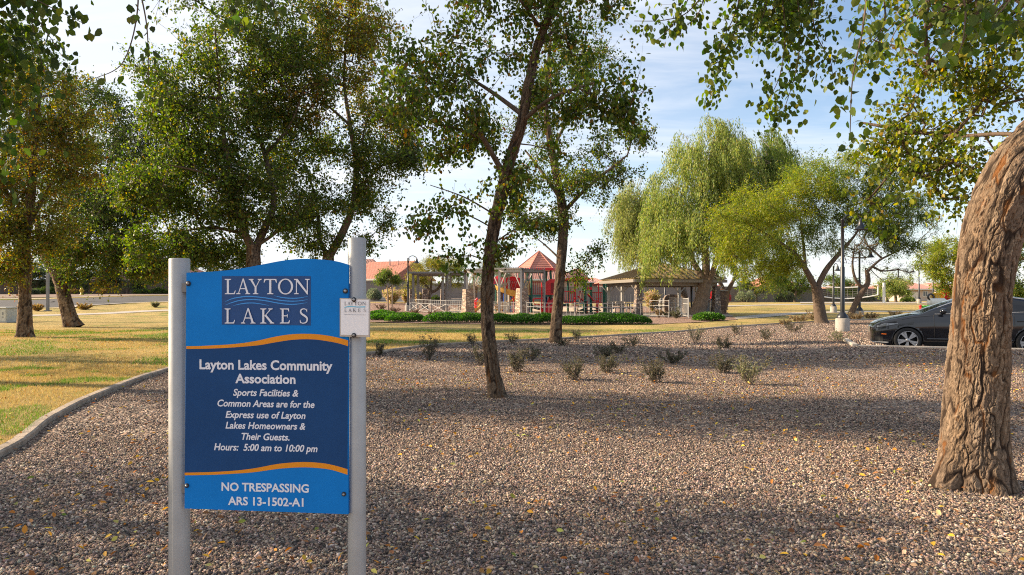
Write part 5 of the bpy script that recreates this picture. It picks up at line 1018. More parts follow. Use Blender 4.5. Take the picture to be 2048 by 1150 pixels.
# volleyball
def vpost(u, Y, lab):
    x = (u-1024)/F*Y; r_ = empty('net_post', (x, Y, float(g(x, Y))+.05), lab, 'post', 'volleyball posts')
    b = MB(); b.tube([(0, 0, -.3), (0, 0, 2.55)], .16, 12); b.build('pole', mat('white_post', (.62, .63, .62), .5), r_); b = MB(); b.tube([(0, 0, 2.3), (.0, -.2, 2.3)], .05, 8); b.tube([(0, 0, 2.55), (0, 0, 2.6)], .17, 12); b.build('net_hook', M_greyst, r_); return r_
vpost(1768, 85, 'white volleyball post right of the net'); vpost(1632, 87, 'white volleyball post hidden behind the feathery trunk')
pA, pB = PX(1645, 573, 87), PX(1756, 573, 85); pA2, pB2 = PX(1645, 593, 87), PX(1756, 592, 85)
r_ = empty('volleyball_net', pA, 'white edged volleyball net stretched over the far court', 'net')
def sagline(a, b, s): return [a+(b-a)*t-Vector((0, 0, s*4*t*(1-t))) for t in np.linspace(0, 1, 12)]
b = MB(); 
for a_, b_ in ((pA, pB),): b.tube([p-pA for p in sagline(a_, b_+Vector((0, 0, .25)), .25)], .085, 6)
b.tube([p-pA for p in sagline(pA2, pB2+Vector((0, 0, .15)), .35)], .075, 6); b.tube([pB-pA+Vector((0, 0, .25)), pB2-pA+Vector((0, 0, .15))], .07, 6); b.build('edge_tape', mat('white_tape', (.75, .74, .72), .7), r_)
b = MB(); L1 = sagline(pA, pB+Vector((0, 0, .25)), .25); L2 = sagline(pA2, pB2+Vector((0, 0, .15)), .35)
for i in range(12): b.tube([L1[i]-pA, L2[i]-pA], .012, 4)
for f in (.2, .4, .6, .8): b.tube([L1[i]+(L2[i]-L1[i])*f-pA for i in range(12)], .012, 4)
b.tube([pB-pA+Vector((0, 0, .2)), PX(1767, 571, 85)-pA], .015, 4); b.build('netting', mat('net_cord', (.3, .29, .28), .8), r_)
# maintenance cart beyond the car
c = GX(1874, 62); r_ = empty('sprayer_cart', (c.x, c.y, c.z+.05), 'white tank sprayer cart with a yellow hose coil behind the parked car', 'cart')
b = MB(); b.lathe([(0, -.75), (.36, -.72), (.44, -.6), (.44, .6), (.36, .72), (0, .75)], 16, (0, 0, 0), 'Y'); 
for i, p in enumerate(b.v): b.v[i] = (p[1], p[0], p[2]+.72)
b.build('tank', mat('tank_plastic', (.62, .62, .58), .5), r_)
b = MB()
for k in range(5): b.lathe([(.30, -.05), (.36, 0), (.30, .05), (.25, 0), (.30, -.05)], 14, (-.25+.14*k, 0, 1.28), 'Y')
b.build('hose_coil', mat('yellow_hose', (.65, .40, .02), .5), r_)
b = MB(); b.box((0, 0, .3), (1.7, .8, .08)); b.bar((-.8, 0, .3), (-1.3, 0, .45), .05); b.build('chassis', M_black, r_)
for sx_ in (-.55, .55):
    b = MB(); b.lathe([(0, -.06), (.2, -.06), (.26, -.03), (.26, .03), (.2, .06), (0, .06)], 16, (sx_, -.45, .26), 'Y'); b.build('wheel', M_rub, r_)
b = MB(); b.lathe([(.2, -.06), (.33, -.05), (.33, .05), (.2, .06)], 14, (-.62, -.1, 1.26), 'Y'); b.build('hose_reel', M_black, r_)
c = GX(1841, 58); r_ = empty('lawn_marker', (c.x, c.y, c.z+.05), 'little red and green painted marker at the lawn edge above the car bonnet', 'marker')
b = MB(); b.tube([(0, 0, 0), (0, 0, .55)], .09, 10); b.lathe([(.09, .5), (.13, .52), (.13, .6), (0, .68)], 10); b.build('post', M_red, r_)
b = MB(); b.box((.55, 0, .5), (.75, .3, .22)); b.build('box', mat('bright_green', (.05, .42, .06), .5), r_, .04)

# ------------------------------------------------------------------ playground
def gpl(u, Y): p = GX(u, Y); p.z += .1; return p
def fence(label, pts, h, post=2.2, picket=.13, cross=False, m=None, name='fence', pr=.024, dense_r=.009):
    m = m or M_fence; p0 = Vector((*pts[0], float(g(*pts[0]))+.1)); root = empty(name, p0, label, 'fence')
    C = [Vector((a, b, float(g(a, b))+.1)) for a, b in pts]; rails = [MB(), MB(), MB()]; pk = MB()
    for A, B in zip(C[:-1], C[1:]):
        L = (B-A).length; n = max(1, round(L/post)); d = (B-A)/n
        for i in range(n):
            a = A+d*i; b_ = a+d
            q = MB(); q.tube([a-p0-Vector((0, 0, .1)), a-p0+Vector((0, 0, h+.06))], pr, 6); q.build('post', m, root)
            for ri, z in enumerate((h, h*.72, .12)): rails[ri].bar(a-p0+Vector((0, 0, z)), b_-p0+Vector((0, 0, z)), .024)
            k = max(1, int(d.length/picket))
            for j in range(1, k):
                t = a+d*j/k-p0; pk.tube([t+Vector((0, 0, .12)), t+Vector((0, 0, h))], dense_r, 4, cap=False)
            if cross:
                pk.bar(a-p0+Vector((0, 0, .12)), b_-p0+Vector((0, 0, h*.72)), .03); pk.bar(a-p0+Vector((0, .03, h*.72)), b_-p0+Vector((0, .03, .12)), .03)
    q = MB(); q.tube([C[-1]-p0-Vector((0, 0, .1)), C[-1]-p0+Vector((0, 0, h+.06))], pr, 6); q.build('post', m, root)
    [q_.build('rail', m, root) for q_ in rails]; pk.build('pickets', m, root); return root
fence('curved white fence with crossed braces at the left end of the play area', [gp(819, 57.5), gp(838, 56), gp(862, 54.6), (gp(892, 53.4)), gp(928, 52.6)], 1.05, 1.3, .2, True)
fence('white picket fence between the two right hand stone pillars', [gp(946, 52), gp(1000, 51), gp(1034, 50)], 1.0, 1.6, .16)
fence('long white fence in front of the play tower and slides', [gp(1054, 48.6), gp(1081, 47.5), gp(1150, 46.6), gp(1225, 46.4), gp(1262, 46.6), gp(1300, 47)], .98, 2.4, .3)
fence('white fence returning to the shelter path', [gp(1300, 47), gp(1338, 46)], 1.15, 1.4, .5)
fence('slanted white gate panel by the leaning weeping tree', [gp(1339, 55), gp(1377, 45.2)], 1.3, 3.3, .42, pr=.035, dense_r=.016)
fence('white railing beyond the shelter running to the curved wall', [gp(1308, 66), gp(1328, 58)], 1.1, 2.2, .2)
fence('grey railing behind the stone pillars at the back of the play area', [gp(840, 70), gp(940, 71), gp(1010, 71)], 1.15, 2.4, .35, m=M_greyst)
fence('grey railing seen through the shelter', [gp(1205, 74), gp(1262, 74)], 1.15, 2.4, .3, m=M_greyst)
def pillar(label, u, Y, w0, w1, h, m=M_rubble, rz=.5):
    p = gpl(u, Y); r = empty('stone_pillar', p, label, 'pillar', 'stone pillars', rz); b = MB(); n = 8; rnd = random.Random(int(u))
    V = []; Fs = []
    for i in range(n+1):
        t = i/n; w_ = (w0+(w1-w0)*t)/2*(1+rnd.uniform(-.03, .03)); z = h*t
        for a, c in ((-1, -1), (1, -1), (1, 1), (-1, 1)): V.append((a*w_, c*w_, z))
    for i in range(n):
        for k in range(4): k2 = (k+1) % 4; Fs.append((i*4+k, i*4+k2, i*4+4+k2, i*4+4+k))
    Fs.append((n*4, n*4+1, n*4+2, n*4+3)); b.add(V, Fs); b.build('shaft', m, r)
    b = MB(); b.box((0, 0, 0), (w0+.12, w0+.12, .14)); b.build('plinth', M_conc, r); return r
for i, (u, Y, w0, w1, h, m, lab) in enumerate([
    (936, 52, .76, .62, 1.95, M_rubble, 'tan stone pillar left of the slim trunk'), (1044, 49.5, .82, .62, 2.02, M_rubble, 'tan stone pillar right of the slim trunk below the lattice'), (1000, 58, .7, .55, 1.9, M_rubble, 'tan stone pillar behind the slim central trunk'),
    (824, 62, .55, .42, 1.75, M_rubbledark, 'round rubble pillar beside the black lamp post'), (850, 62, .55, .42, 1.75, M_rubbledark, 'round rubble pillar under the middle of the grey shade roof'), (886, 64, .55, .42, 1.75, M_rubbledark, 'round rubble pillar under the right end of the grey shade roof'),
    (1276, 49.16, .56, .36, 2.3, M_rubbledark, 'slender rubble pillar at the near corner of the shelter'), (1432, 50.55, .58, .38, 2.2, M_rubbledark, 'slender rubble pillar at the right corner of the shelter')]): pillar(lab, u, Y, w0, w1, h, m, .5 if i < 3 else .25)
def pergola(label, corners, h, m=M_steel, slat=.16, along=True):
    """corners: four ground points round; lattice roof"""
    c0 = Vector(corners[0]); root = empty('pergola', c0, label, 'pergola', 'steel pergolas'); cs = [Vector(c)-c0 for c in corners]; up = Vector((0, 0, h))
    for c in cs:
        b = MB(); b.bar(c, c+up, .14); b.build('post', m, root)
    b = MB()
    for i in range(4): b.bar(cs[i]+up, cs[(i+1) % 4]+up, .09, .18)
    b.build('beam', m, root)
    b = MB(); L = (cs[1]-cs[0]).length; n = int(L/slat)
    for i in range(n+1):
        a = cs[0]+(cs[1]-cs[0])*i/n; d = cs[3]+(cs[2]-cs[3])*i/n; e = (d-a).normalized()*.35; b.bar(a+up-e+Vector((0, 0, .16)), d+up+e+Vector((0, 0, .16)), .05, .12)
    b.build('lattice', m, root)
    b = MB()
    for i in range(4):
        j = (i+1) % 4; d = (cs[j]-cs[i]).normalized(); b.bar(cs[i]+up*.62, cs[i]+up*.97+d*.6, .06); b.bar(cs[j]+up*.62, cs[j]+up*.97-d*.6, .06)
    b.build('brace', m, root); return root
pergola('pale lattice pergola behind the slim trunk, left section', [gpl(934, 52.4), gpl(998, 50.6), gpl(1010, 55.2), gpl(948, 57)], 3.3, slat=.2)
pergola('pale lattice pergola over the right stone pillar', [gpl(999, 50), gpl(1042, 49), gpl(1052, 53.5), gpl(1010, 54.6)], 3.3, slat=.2)
pergola('grey lattice pergola ending just left of the straight dark tree', [gpl(1046, 49.6), gpl(1089, 50.5), gpl(1088, 55), gpl(1052, 54)], 3.3, M_greyst, slat=.2)
def shade(label, u0, u1, Y, dep, h, tilt):
    c = gpl(u0, Y); r = empty('shade_shelter', c, label, 'shelter', 'grey flat shade roofs'); wd = (u1-u0)/F*Y
    for x in (0.1, wd-.1):
        for y in (0, dep): b = MB(); b.box((x, y, h/2), (.2, .2, h)); b.build('post', M_greyst, r)
    b = MB(); R = Matrix.Rotation(tilt, 3, 'X'); b.box((wd/2, dep/2, h+.15), (wd+.5, dep+1.0, .12), R=R)
    for i in range(9): b.box((-.2+(wd+.4)*i/8, dep/2, h+.23), (.05, dep+1.0, .05), R=R)
    b.build('roof', M_greyst, r)
    b = MB(); b.box((wd/2, -.02, h-.02), (wd, .1, .2)); b.box((wd/2, dep+.02, h-.02), (wd, .1, .2)); b.build('beam', M_greyst, r)
shade('flat grey shade roof on posts right of the black lamp post', 824, 888, 60, 3.2, 3.15, .03)
shade('second flat grey shade roof further back, left of the lattice', 893, 932, 66, 3.0, 3.2, .02)
def bench(label, u, Y, rz, m=M_greyst):
    c = gpl(u, Y); r = empty('park_bench', c, label, 'bench', 'metal park benches', rz)
    b = MB()
    for k in range(5): b.box((0, -.2+.1*k, .45), (1.6, .07, .03))
    b.build('seat', m, r); b = MB()
    for k in range(16): b.box((-.75+.1*k, .27, .68), (.05, .03, .42))
    b.box((0, .27, .91), (1.6, .04, .04)); b.build('backrest', m, r)
    for x in (-.65, .65): b = MB(); b.bar((x, -.25, 0), (x, -.2, .45), .05); b.bar((x, .3, 0), (x, .27, .9), .05); b.bar((x, -.2, .44), (x, .27, .44), .05); b.build('leg', m, r)
bench('grey bench behind the fence right of the slim trunk', 1014, 52.5, .1, M_steel); bench('grey bench under the flat shade roof', 880, 58, .3); bench('grey bench right of the flat shade roof', 905, 60, -.3)
# play structure
def play():
    Y = 57; c = gpl(1078, Y); S = Y/F; r = empty('play_structure', c, 'red green and tan play structure with a hexagonal roofed tower and slides', 'play structure')
    def q(u, v, dy=0): p = PX(u, v, Y+dy)-c; return p
    def zz(v): return CH-(v-HOR)/F*Y-c.z
    def post(u, dy, v0, v1=628, m=M_green, rad_=.085):
        b = MB(); x = q(u, 600, dy).x; b.tube([(x, dy, -.1), (x, dy, zz(v0))], rad_, 8); b.build('post', m, r)
    zd, ze, zp = zz(590), zz(538), zz(502.5)
    R_hex = 42*S/.93
    hexp = [(math.cos(math.radians(a))*R_hex, math.sin(math.radians(a))*R_hex) for a in (5, 65, 125, 185, 245, 305)]
    b = MB(); V = [(x, y, ze) for x, y in hexp]+[(x*1.0, y*1.0, ze-.12) for x, y in hexp]+[(0, 0, zp)]
    b.add(V, [(i, (i+1) % 6, 12) for i in range(6)]+[(i, i+6, (i+1) % 6+6, (i+1) % 6) for i in range(6)]+[tuple(range(11, 5, -1))])
    ro = b.build('tower_roof', M_proof, r)
    b = MB()
    for x, y in hexp: b.bar((x, y, ze+.02), (0, 0, zp+.03), .07)
    b.build('hip_trim', M_proof, ro); b = MB()
    for i in range(6):
        a, d = hexp[i], hexp[(i+1) % 6]; b.bar((*a, ze-.07), (*d, ze-.07), .05, .20)
    b.build('eave_trim', M_red, ro)
    b = MB()
    for i in range(6):
        a, d = Vector((*hexp[i], ze)), Vector((*hexp[(i+1) % 6], ze)); t = Vector((0, 0, zp))
        for k in range(1, 9): f = k/9.5; b.bar(a+(t-a)*f+Vector((0, 0, .015)), d+(t-d)*f+Vector((0, 0, .015)), .03, .02)
    b.build('roof_ribs', M_proof, ro)
    for x, y in hexp:
        b = MB(); b.tube([(x*.84, y*.84, -.1), (x*.84, y*.84, ze-.05)], .085, 8); b.build('post', M_green, r)
    b = MB(); b.prism([(x*.86, y*.86) for x, y in hexp], zd-.14, zd, lambda p, s, d: (p, s, d)); b.build('deck', M_teal, r)
    b = MB()
    for i in (3, 4):
        a, d = Vector((*hexp[i], 0))*.83, Vector((*hexp[i+1], 0))*.83
        for k in range(1, 10): p = a+(d-a)*k/10; b.bar(p+Vector((0, 0, zd+.05)), p+Vector((0, 0, zd+1.05)), .05)
        for z in (zd+.08, zd+1.05): b.bar(a+Vector((0, 0, z)), d+Vector((0, 0, z)), .07)
    b.build('guard_rail', mat('maroon_rail', (.30, .03, .04), .45), r)
    # tan barrier left of the tower, with its deck
    b = MB(); x0, x1 = q(1042, 0).x, q(1061, 0).x; y0 = -1.2
    b.box(((x0+x1)/2, y0, zz(565)), (x1-x0, .08, .22)); b.box(((x0+x1)/2, y0, zz(588)), (x1-x0, .08, .16))
    for k in range(5): b.box((x0+.06+(x1-x0-.12)*k/4, y0, zz(577)), (.10, .06, .9))
    b.build('tan_barrier', M_tan, r)
    b = MB(); b.box(((x0+x1)/2-.3, -.4, zd-.06), (2.2, 1.7, .12)); b.build('deck', M_teal, r)
    # tunnel mouth and roofs, red
    b = MB(); b.lathe([(.78, -.6), (.78, .6), (.66, .6), (.66, -.6), (.78, -.6)], 16, (q(1025, 0).x, -.2, zz(572)), 'Y'); b.build('tube_tunnel', M_red, r)
    b = MB(); b.box((q(1025, 0).x, -.86, zz(571)), (1.35, .06, 1.25)); pn = b.build('slotted_panel', M_red, r)
    b = MB()
    for k in range(4): b.bar((q(1019+k*4, 0).x-.15, -.90, zz(582)), (q(1019+k*4, 0).x+.12, -.90, zz(562)), .06, .02)
    b.build('slot', M_trim, pn)
    xr = q(1002, 0).x; b = MB(); b.add([(xr-1.5, -.7, zz(568)), (xr+1.0, -.7, zz(568)), (xr+1.0, .9, zz(568)), (xr-1.5, .9, zz(568)), (xr-.25, .1, zz(551))], [(0, 1, 4), (1, 2, 4), (2, 3, 4), (3, 0, 4), (3, 2, 1, 0)]); b.build('small_roof', M_red, r)
    for u in (992, 1008, 1022, 1033): post(u, .3, 560, m=M_bluepl if u in (1008, 1022) else M_green, rad_=.07)
    # spiral slide
    cx, cy_ = q(1018, 0).x, -1.2; b = MB(); V = []; n = 30
    for i in range(n+1):
        t = i/n; a = math.radians(200)+t*math.radians(330); z = zz(582)+(zz(622)-zz(582))*t
        for (ro_, dz) in ((.45, .42), (.5, .08), (.8, 0), (1.1, .08), (1.2, .48)): V.append((cx+ro_*math.cos(a), cy_+ro_*math.sin(a), z+dz))
    b.add(V, [(i*5+k, i*5+k+1, i*5+k+6, i*5+k+5) for i in range(n) for k in range(4)], True); b.build('spiral_slide', M_slide, r)
    b = MB(); b.tube([(cx, cy_, 0), (cx, cy_, zz(560))], .09, 10); b.build('slide_post', M_trim, r)
    # straight tan slide left, red chute
    def chute(name, p0, p1, wd, m):
        b = MB(); d = (p1-p0); n = 12; s = Vector((-d.y, d.x, 0)).normalized()*wd/2; V = []
        for i in range(n+1):
            t = i/n; p = p0+d*t; p.z = p0.z+(p1.z-p0.z)*float(sm(min(1, t*1.12)))
            V += [p-s*1.1+Vector((0, 0, .28)), p-s, p+s, p+s*1.1+Vector((0, 0, .28))]
        b.add(V, [(i*4+k, i*4+k+1, i*4+k+5, i*4+k+4) for i in range(n) for k in range(3)], True); b.build(name, m, r)
    chute('tan_slide', Vector((q(975, 0).x, -.5, zz(598))), Vector((q(945, 0).x, -1.5, zz(622))), .7, M_slide)
    chute('red_slide', Vector((q(1110, 0).x, -1.0, zz(596))), Vector((q(1090, 0).x, -3.4, zz(624))), .75, M_red)
    b = MB(); b.tube([(q(953, 0).x, -1.2, 0), (q(953, 0).x, -1.2, zz(600)), (q(957, 0).x, -1.2, zz(597))], .10, 8); b.tube([(q(953, 0).x, -1.2, zz(606)), (q(953, 0).x, -1.4, zz(602))], .13, 8); b.build('red_post', M_red, r)
    # arched red doorway panel
    b = MB(); xa = q(1104, 0).x; b.prism([(-.62, 0), (.62, 0), (.62, 1.0), (.3, 1.28), (-.3, 1.28), (-.62, 1.0)], -1.85, -1.78, lambda p, s, d: (xa+p, d, zd+s)); pa = b.build('arch_panel', M_red, r)
    b = MB(); b.box((xa, -1.87, zd+.55), (.4, .03, .8)); b.build('opening', mat('deep_red', (.22, .01, .015), .5), pa)
    # second tower with lower hip roof
    x2 = q(1153, 0).x; b = MB(); w2 = 22.5*S; zl, zt = zz(557), zz(537)
    b.add([(x2-w2, -1.2, zl), (x2+w2, -1.2, zl), (x2+w2, 1.4, zl), (x2-w2, 1.4, zl), (x2-.2, .1, zt), (x2+.2, .1, zt)], [(0, 1, 5, 4), (1, 2, 5), (2, 3, 4, 5), (3, 0, 4), (3, 2, 1, 0)]); r2 = b.build('low_roof', M_proof, r)
    b = MB(); b.box((x2, -1.22, zl-.08), (2*w2+.06, .06, .2)); b.box((x2, 1.42, zl-.08), (2*w2+.06, .06, .2)); b.build('eave_trim', M_red, r2)
    for u, dy in ((1150, -1.1), (1171, -1.1), (1136, 1.2), (1168, 1.2)): post(u, dy, 556)
    zd2 = zz(607); b = MB(); b.box((q(1162, 0).x, 0, zd2), (1.4, 2.2, .14)); b.build('deck', M_teal, r); b = MB(); b.box((q(1134, 0).x, 0, zz(602)), (2.0, 2.0, .12)); b.build('deck', M_teal, r)
    for (u0, u1, va, vb, dy) in ((1126, 1148, 583, 605, -1.1), (1161, 1170, 583, 606, 1.1), (1184, 1206, 585, 606, .6)):
        b = MB(); xa, xb = q(u0, 0).x, q(u1, 0).x; n = max(3, int((xb-xa)/.14))
        for k in range(n+1): x = xa+(xb-xa)*k/n; b.bar((x, dy, zz(vb)), (x, dy, zz(va)), .045)
        for v in (va, vb): b.bar((xa, dy, zz(v)), (xb, dy, zz(v)), .07)
        b.build('guard_rail', M_red, r)
    # overhead ladder on green posts
    for u, dy in ((1182, -.7), (1182, .9), (1208, -.7), (1213, .9)): post(u, dy, 566 if dy < 0 else 567, rad_=.11)
    b = MB(); xa, xb = q(1153, 0).x, q(1210, 0).x
    for dy in (-.7, .5): b.bar((xa, dy, zz(569)), (xb, dy, zz(571)), .06)
    for k in range(9): x = xa+(xb-xa)*k/8; b.bar((x, -.7, zz(570)), (x, .5, zz(570)), .035)
    b.build('overhead_ladder', mat('maroon_rail', (.30, .03, .04), .45), r)
    b = MB(); b.box((q(1177, 0).x, -.82, zz(577)), (.42, .05, .24)); b.build('sign_panel', M_red, r)
    # stair rails, climbers, swing arms
    b = MB()
    for dy in (-1.3, -.5): b.tube([(q(1153, 0).x, dy, zz(592)), (q(1165, 0).x, dy, zz(602)), (q(1171, 0).x, dy, zz(601)), (q(1171, 0).x, dy, 0)], .045, 6); b.tube([(q(1173, 0).x, dy, zz(588)), (q(1184, 0).x, dy, zz(602)), (q(1191, 0).x, dy, zz(601)), (q(1191, 0).x, dy, 0)], .045, 6)
    b.build('handrail', M_red, r)
    for (u, dy) in ((1081, -2.4), (1027, -2.0), (1194, -1.0), (1147, -1.6)):
        b = MB(); x = q(u, 0).x; b.tube([(x, dy, 0), (x, dy, zz(566))], .055, 6)
        for z in np.arange(.3, 1.4, .28): b.bar((x-.22, dy, z), (x+.22, dy, z), .04)
        b.build('climbing_pole', M_red, r)
    b = MB(); 
    for s in (-1, 1): b.tube([(s*1.35+0, -1.55, zd), (s*1.3, -1.7, zd-.5), (s*.9, -1.9, zd-.8), (s*.35, -2.0, zd-1.0)], .09, 8)
    b.tube([(-2.3, -1.9, zd-.55), (-1, -2, zd-.9), (0, -2, zd-1.15), (1.2, -2, zd-.95), (2.3, -1.9, zd-.75)], .10, 8); b.build('arched_climber', mat('dark_green_arm', (.012, .045, .035), .4), r)
    b = MB(); b.tube([(q(1077, 0).x-.5, -2.2, zz(603)), (q(1077, 0).x-.5, -2.2, zz(598)), (q(1077, 0).x-.3, -2.2, zz(597)), (q(1077, 0).x+.3, -2.2, zz(597)), (q(1077, 0).x+.3, -2.2, zz(608)), (q(1077, 0).x-.4, -2.2, zz(608)), (q(1077, 0).x-.5, -2.2, zz(603))], .05, 6); b.build('red_ring', M_red, r)
    b = MB(); 
    for u in (1030, 1060, 1093): b.tube([(q(u, 0).x, .2, 0), (q(u, 0).x, .2, zd)], .08, 8)
    b.build('blue_supports', M_bluepl, r)
    b = MB()
    for k in range(4): b.box((q(1158, 0).x+.25*k-.4, -1.6+.0*k, .3+.22*k), (.3, .9, .06))
    b.build('stair', M_teal, r)
    b = MB()
    for k in range(7):
        for s in (0, 1):
            a = k*.9; b.bar((q(1207, 0).x+k*.09, -.2, zz(590)), (q(1225, 0).x-.05*k, -.2+.1*k, zz(618-k*5)), .02) if s else b.bar((q(1212+k*2, 0).x, -.2, zz(622)), (q(1216, 0).x, -.2, zz(573)), .02)
    b.build('rope_climber', mat('teal_rope', (.10, .22, .20), .7), r)
    b = MB(); b.lathe([(0, 0), (.9, .02), (1.0, .1), (0, .12)], 16, (q(1172, 0).x, -2.6, .15)); b.tube([(q(1172, 0).x-.8, -2.6, .2), (q(1172, 0).x, -2.8, .55), (q(1172, 0).x+.8, -2.6, .3)], .06, 6); b.build('low_rocker', mat('dark_green_arm', (.012, .045, .035), .4), r)
play()
b_ = gpl(1163, 47.6); r_ = empty('leaning_pole', b_, 'thin brown stake leaning in front of the second play tower', 'stake')
b = MB(); b.tube([(-.45, 0, -.1), (-.1, 0, 1.2), (.1, 0, 2.2)], [.04, .035, .03], 6); b.tube([(.06, 0, 1.9), (.12, 0, 1.92)], .05, 6); b.build('stake', M_twig, r_)
for u, du, lab in ((776, 6, 'left pale wooden stake holding the small young tree'), (784, -4, 'right pale wooden stake holding the small young tree')):
    p = gpl(u, 57.6); r_ = empty('tree_stake', p, lab, 'stake'); b = MB(); b.tube([(0, 0, -.1), (-du*.01, 0, 2.2)], .05, 7); b.build('stake', mat('stake_wood', (.38, .29, .2), .8), r_); b = MB(); b.bar((-du*.01, 0, 2.0), (-du*.01+.2, .1, 2.0), .02); b.build('tie', M_black, r_)
for u, lab in ((1223, 'tan grill box on a post, left of the pair by the shelter'), (1241, 'tan grill box on a post, right of the pair by the shelter')):
    p = gpl(u, 49); r_ = empty('barbecue_grill', p, lab, 'grill', 'barbecue grills'); b = MB(); b.tube([(0, 0, -.1), (0, 0, .75)], .06, 8); b.build('post', M_greyst, r_)
    b = MB(); b.box((0, 0, .78), (.62, .5, .06)); b.box((0, .24, .95), (.62, .05, .3)); b.box((-.29, 0, .92), (.05, .5, .25)); b.box((.29, 0, .92), (.05, .5, .25)); b.build('fire_box', mat('grill_tan', (.30, .245, .19), .7), r_, .01)
    b = MB(); 
    for k in range(7): b.bar((-.26+.085*k, -.24, .96), (-.26+.085*k, .2, .96), .02)
    b.build('grate', M_black, r_)

# shelter with hip roof
def shelter():
    ang_ = math.radians(13); c = gpl(1268, 48.5); r = empty('picnic_shelter', c, 'open picnic shelter with a hipped bronze metal roof', 'shelter', rz=ang_)
    a, d = 7.3, 7.0; ze = 2.66; zp = 3.95; o = 0.0
    V = [(o, o, ze), (a, o, ze), (a, d, ze), (o, d, ze)]; 
    # long axis runs back; an upturned flare near the eaves as on the photo
    rid = [(d/2, d/2, zp), (a-d/2, d/2, zp)]
    b = MB(); P = V+rid; Q = [(x, y, z+.07) for x, y, z in P]
    b.add(Q, [(0, 1, 5, 4), (1, 2, 5), (2, 3, 4, 5), (3, 0, 4)]); b.add(P, [(4, 5, 1, 0), (5, 2, 1), (5, 4, 3, 2), (4, 0, 3)]); ro = b.build('roof', M_ramroof, r)
    b = MB()
    def seam(p, q): p = Vector(p); q = Vector(q); b.bar(p+Vector((0, 0, .10)), q+Vector((0, 0, .10)), .05, .06)
    for k in range(1, 17): x = a*k/17; f = min(1, min(x, a-x)/(d/2)); seam((x, 0, ze), (x, d/2*f, ze+(zp-ze)*f)); seam((x, d, ze), (x, d-d/2*f, ze+(zp-ze)*f))
    for k in range(1, 16): y = d*k/16; f = min(y, d-y)/(d/2); seam((0, y, ze), (d/2*f, y, ze+(zp-ze)*f)); seam((a, y, ze), (a-d/2*f, y, ze+(zp-ze)*f))
    for i, j in ((0, 4), (1, 5), (2, 5), (3, 4), (4, 5)): seam(P[i], P[j])
    b.build('standing_seams', M_seam, ro)
    b = MB(); 
    for i in range(4): b.bar(Vector(V[i])-Vector((0, 0, .10)), Vector(V[(i+1) % 4])-Vector((0, 0, .10)), .10, .22)
    b.build('fascia', M_fascia, r)
    b = MB(); i_ = .55; I = [(i_, i_), (a-i_, i_), (a-i_, d-i_), (i_, d-i_)]
    for k in range(4): b.bar((*I[k], ze-.33), (*I[(k+1) % 4], ze-.33), .16, .28)
    for k in range(1, 6): b.bar((i_, d*k/6, ze-.12), (a-i_, d*k/6, ze-.12), .08, .14)
    b.build('beam', M_fascia, r)
    for k, (x, y) in enumerate(I+[(i_, d*.5), (a-i_, d*.5)]):
        b = MB(); b.box((x, y, ze/2-.2), (.2, .2, ze-.5)); po = b.build('column', M_steel, r); b = MB(); b.box((x, y, .08), (.5, .5, .2)); b.build('footing', M_conc, po)
        b = MB(); b.bar((x-.5, y, ze-.45), (x, y, ze-1.0), .07); b.bar((x+.5, y, ze-.45), (x, y, ze-1.0), .07); b.build('knee_brace', M_steel, po)
    b = MB(); b.box((a/2, d/2, .0), (a+.6, d+.6, .16)); b.build('floor_slab', M_path, r)
shelter()
for u, Y, lab in ((1238, 52.5, 'picnic table under the left side of the shelter'), (1330, 55, 'picnic table at the back of the shelter')):
    p = gpl(u, Y); r_ = empty('picnic_table', p+Vector((0, 0, .08)), lab, 'picnic table', 'picnic tables', .3)
    for nm, y, z, w_ in (('tabletop', 0, .76, .8), ('bench_seat', -.75, .45, .28), ('bench_seat', .75, .45, .28)): b = MB(); b.box((0, y, z), (2.2, w_, .07)); b.build(nm, M_greyst, r_, .01)
    for x in (-.8, .8): b = MB(); b.bar((x, -.75, .4), (x, .75, .4), .07); b.bar((x, -.35, 0), (x, -.2, .74), .07); b.bar((x, .35, 0), (x, .2, .74), .07); b.build('leg', M_greyst, r_)
p = gpl(1346, 58); r_ = empty('stone_wall', p, 'curved rubble stone wall under the shelter roof behind the gate', 'wall'); b = MB(); S_ = 58/F
b.prism([(-17*S_, 0), (17*S_, 0), (17*S_, 1.30), (13*S_, 1.42), (6*S_, 1.5), (-6*S_, 1.5), (-13*S_, 1.42), (-16*S_, 1.28), (-17*S_, 1.15)], -.25, .25, lambda x, z, d: (x, d+.25*math.cos(x*1.3), z)); b.build('wall_body', M_rubbledark, r_)
b = MB(); b.box((0, .2, -.02), (36*S_, .8, .12)); b.build('footing', M_conc, r_)
p = gpl(1410, 53); r_ = empty('litter_bin', p, 'grey litter bin in a white frame beside the right rubble pillar', 'litter bin'); b = MB(); b.box((0, 0, .48), (.62, .6, .9)); b.build('bin', M_greyst, r_, .03)
b = MB(); 
for s in (-.38, .38): b.box((s, -.3, .6), (.1, .1, 1.2))
b.box((0, -.3, 1.16), (.86, .1, .1)); b.build('frame', M_fence, r_)
p = gpl(1405, 56); r_ = empty('brick_grill', p, 'brown masonry block behind the leaning weeping trunk', 'grill'); b = MB(); b.box((0, 0, .9), (1.0, .8, 1.8)); b.box((1.4, 0, .9), (.9, .8, 1.8)); b.build('masonry', stone_mat('brown_masonry', 4, [(.20, .12, .08), (.26, .16, .10), (.15, .09, .065)], (.12, .09, .07), .05, (1, 1, 2.5), jit=.3), r_); b = MB(); b.box((.7, 0, 1.84), (2.5, .95, .09)); b.build('cap', M_conc, r_)

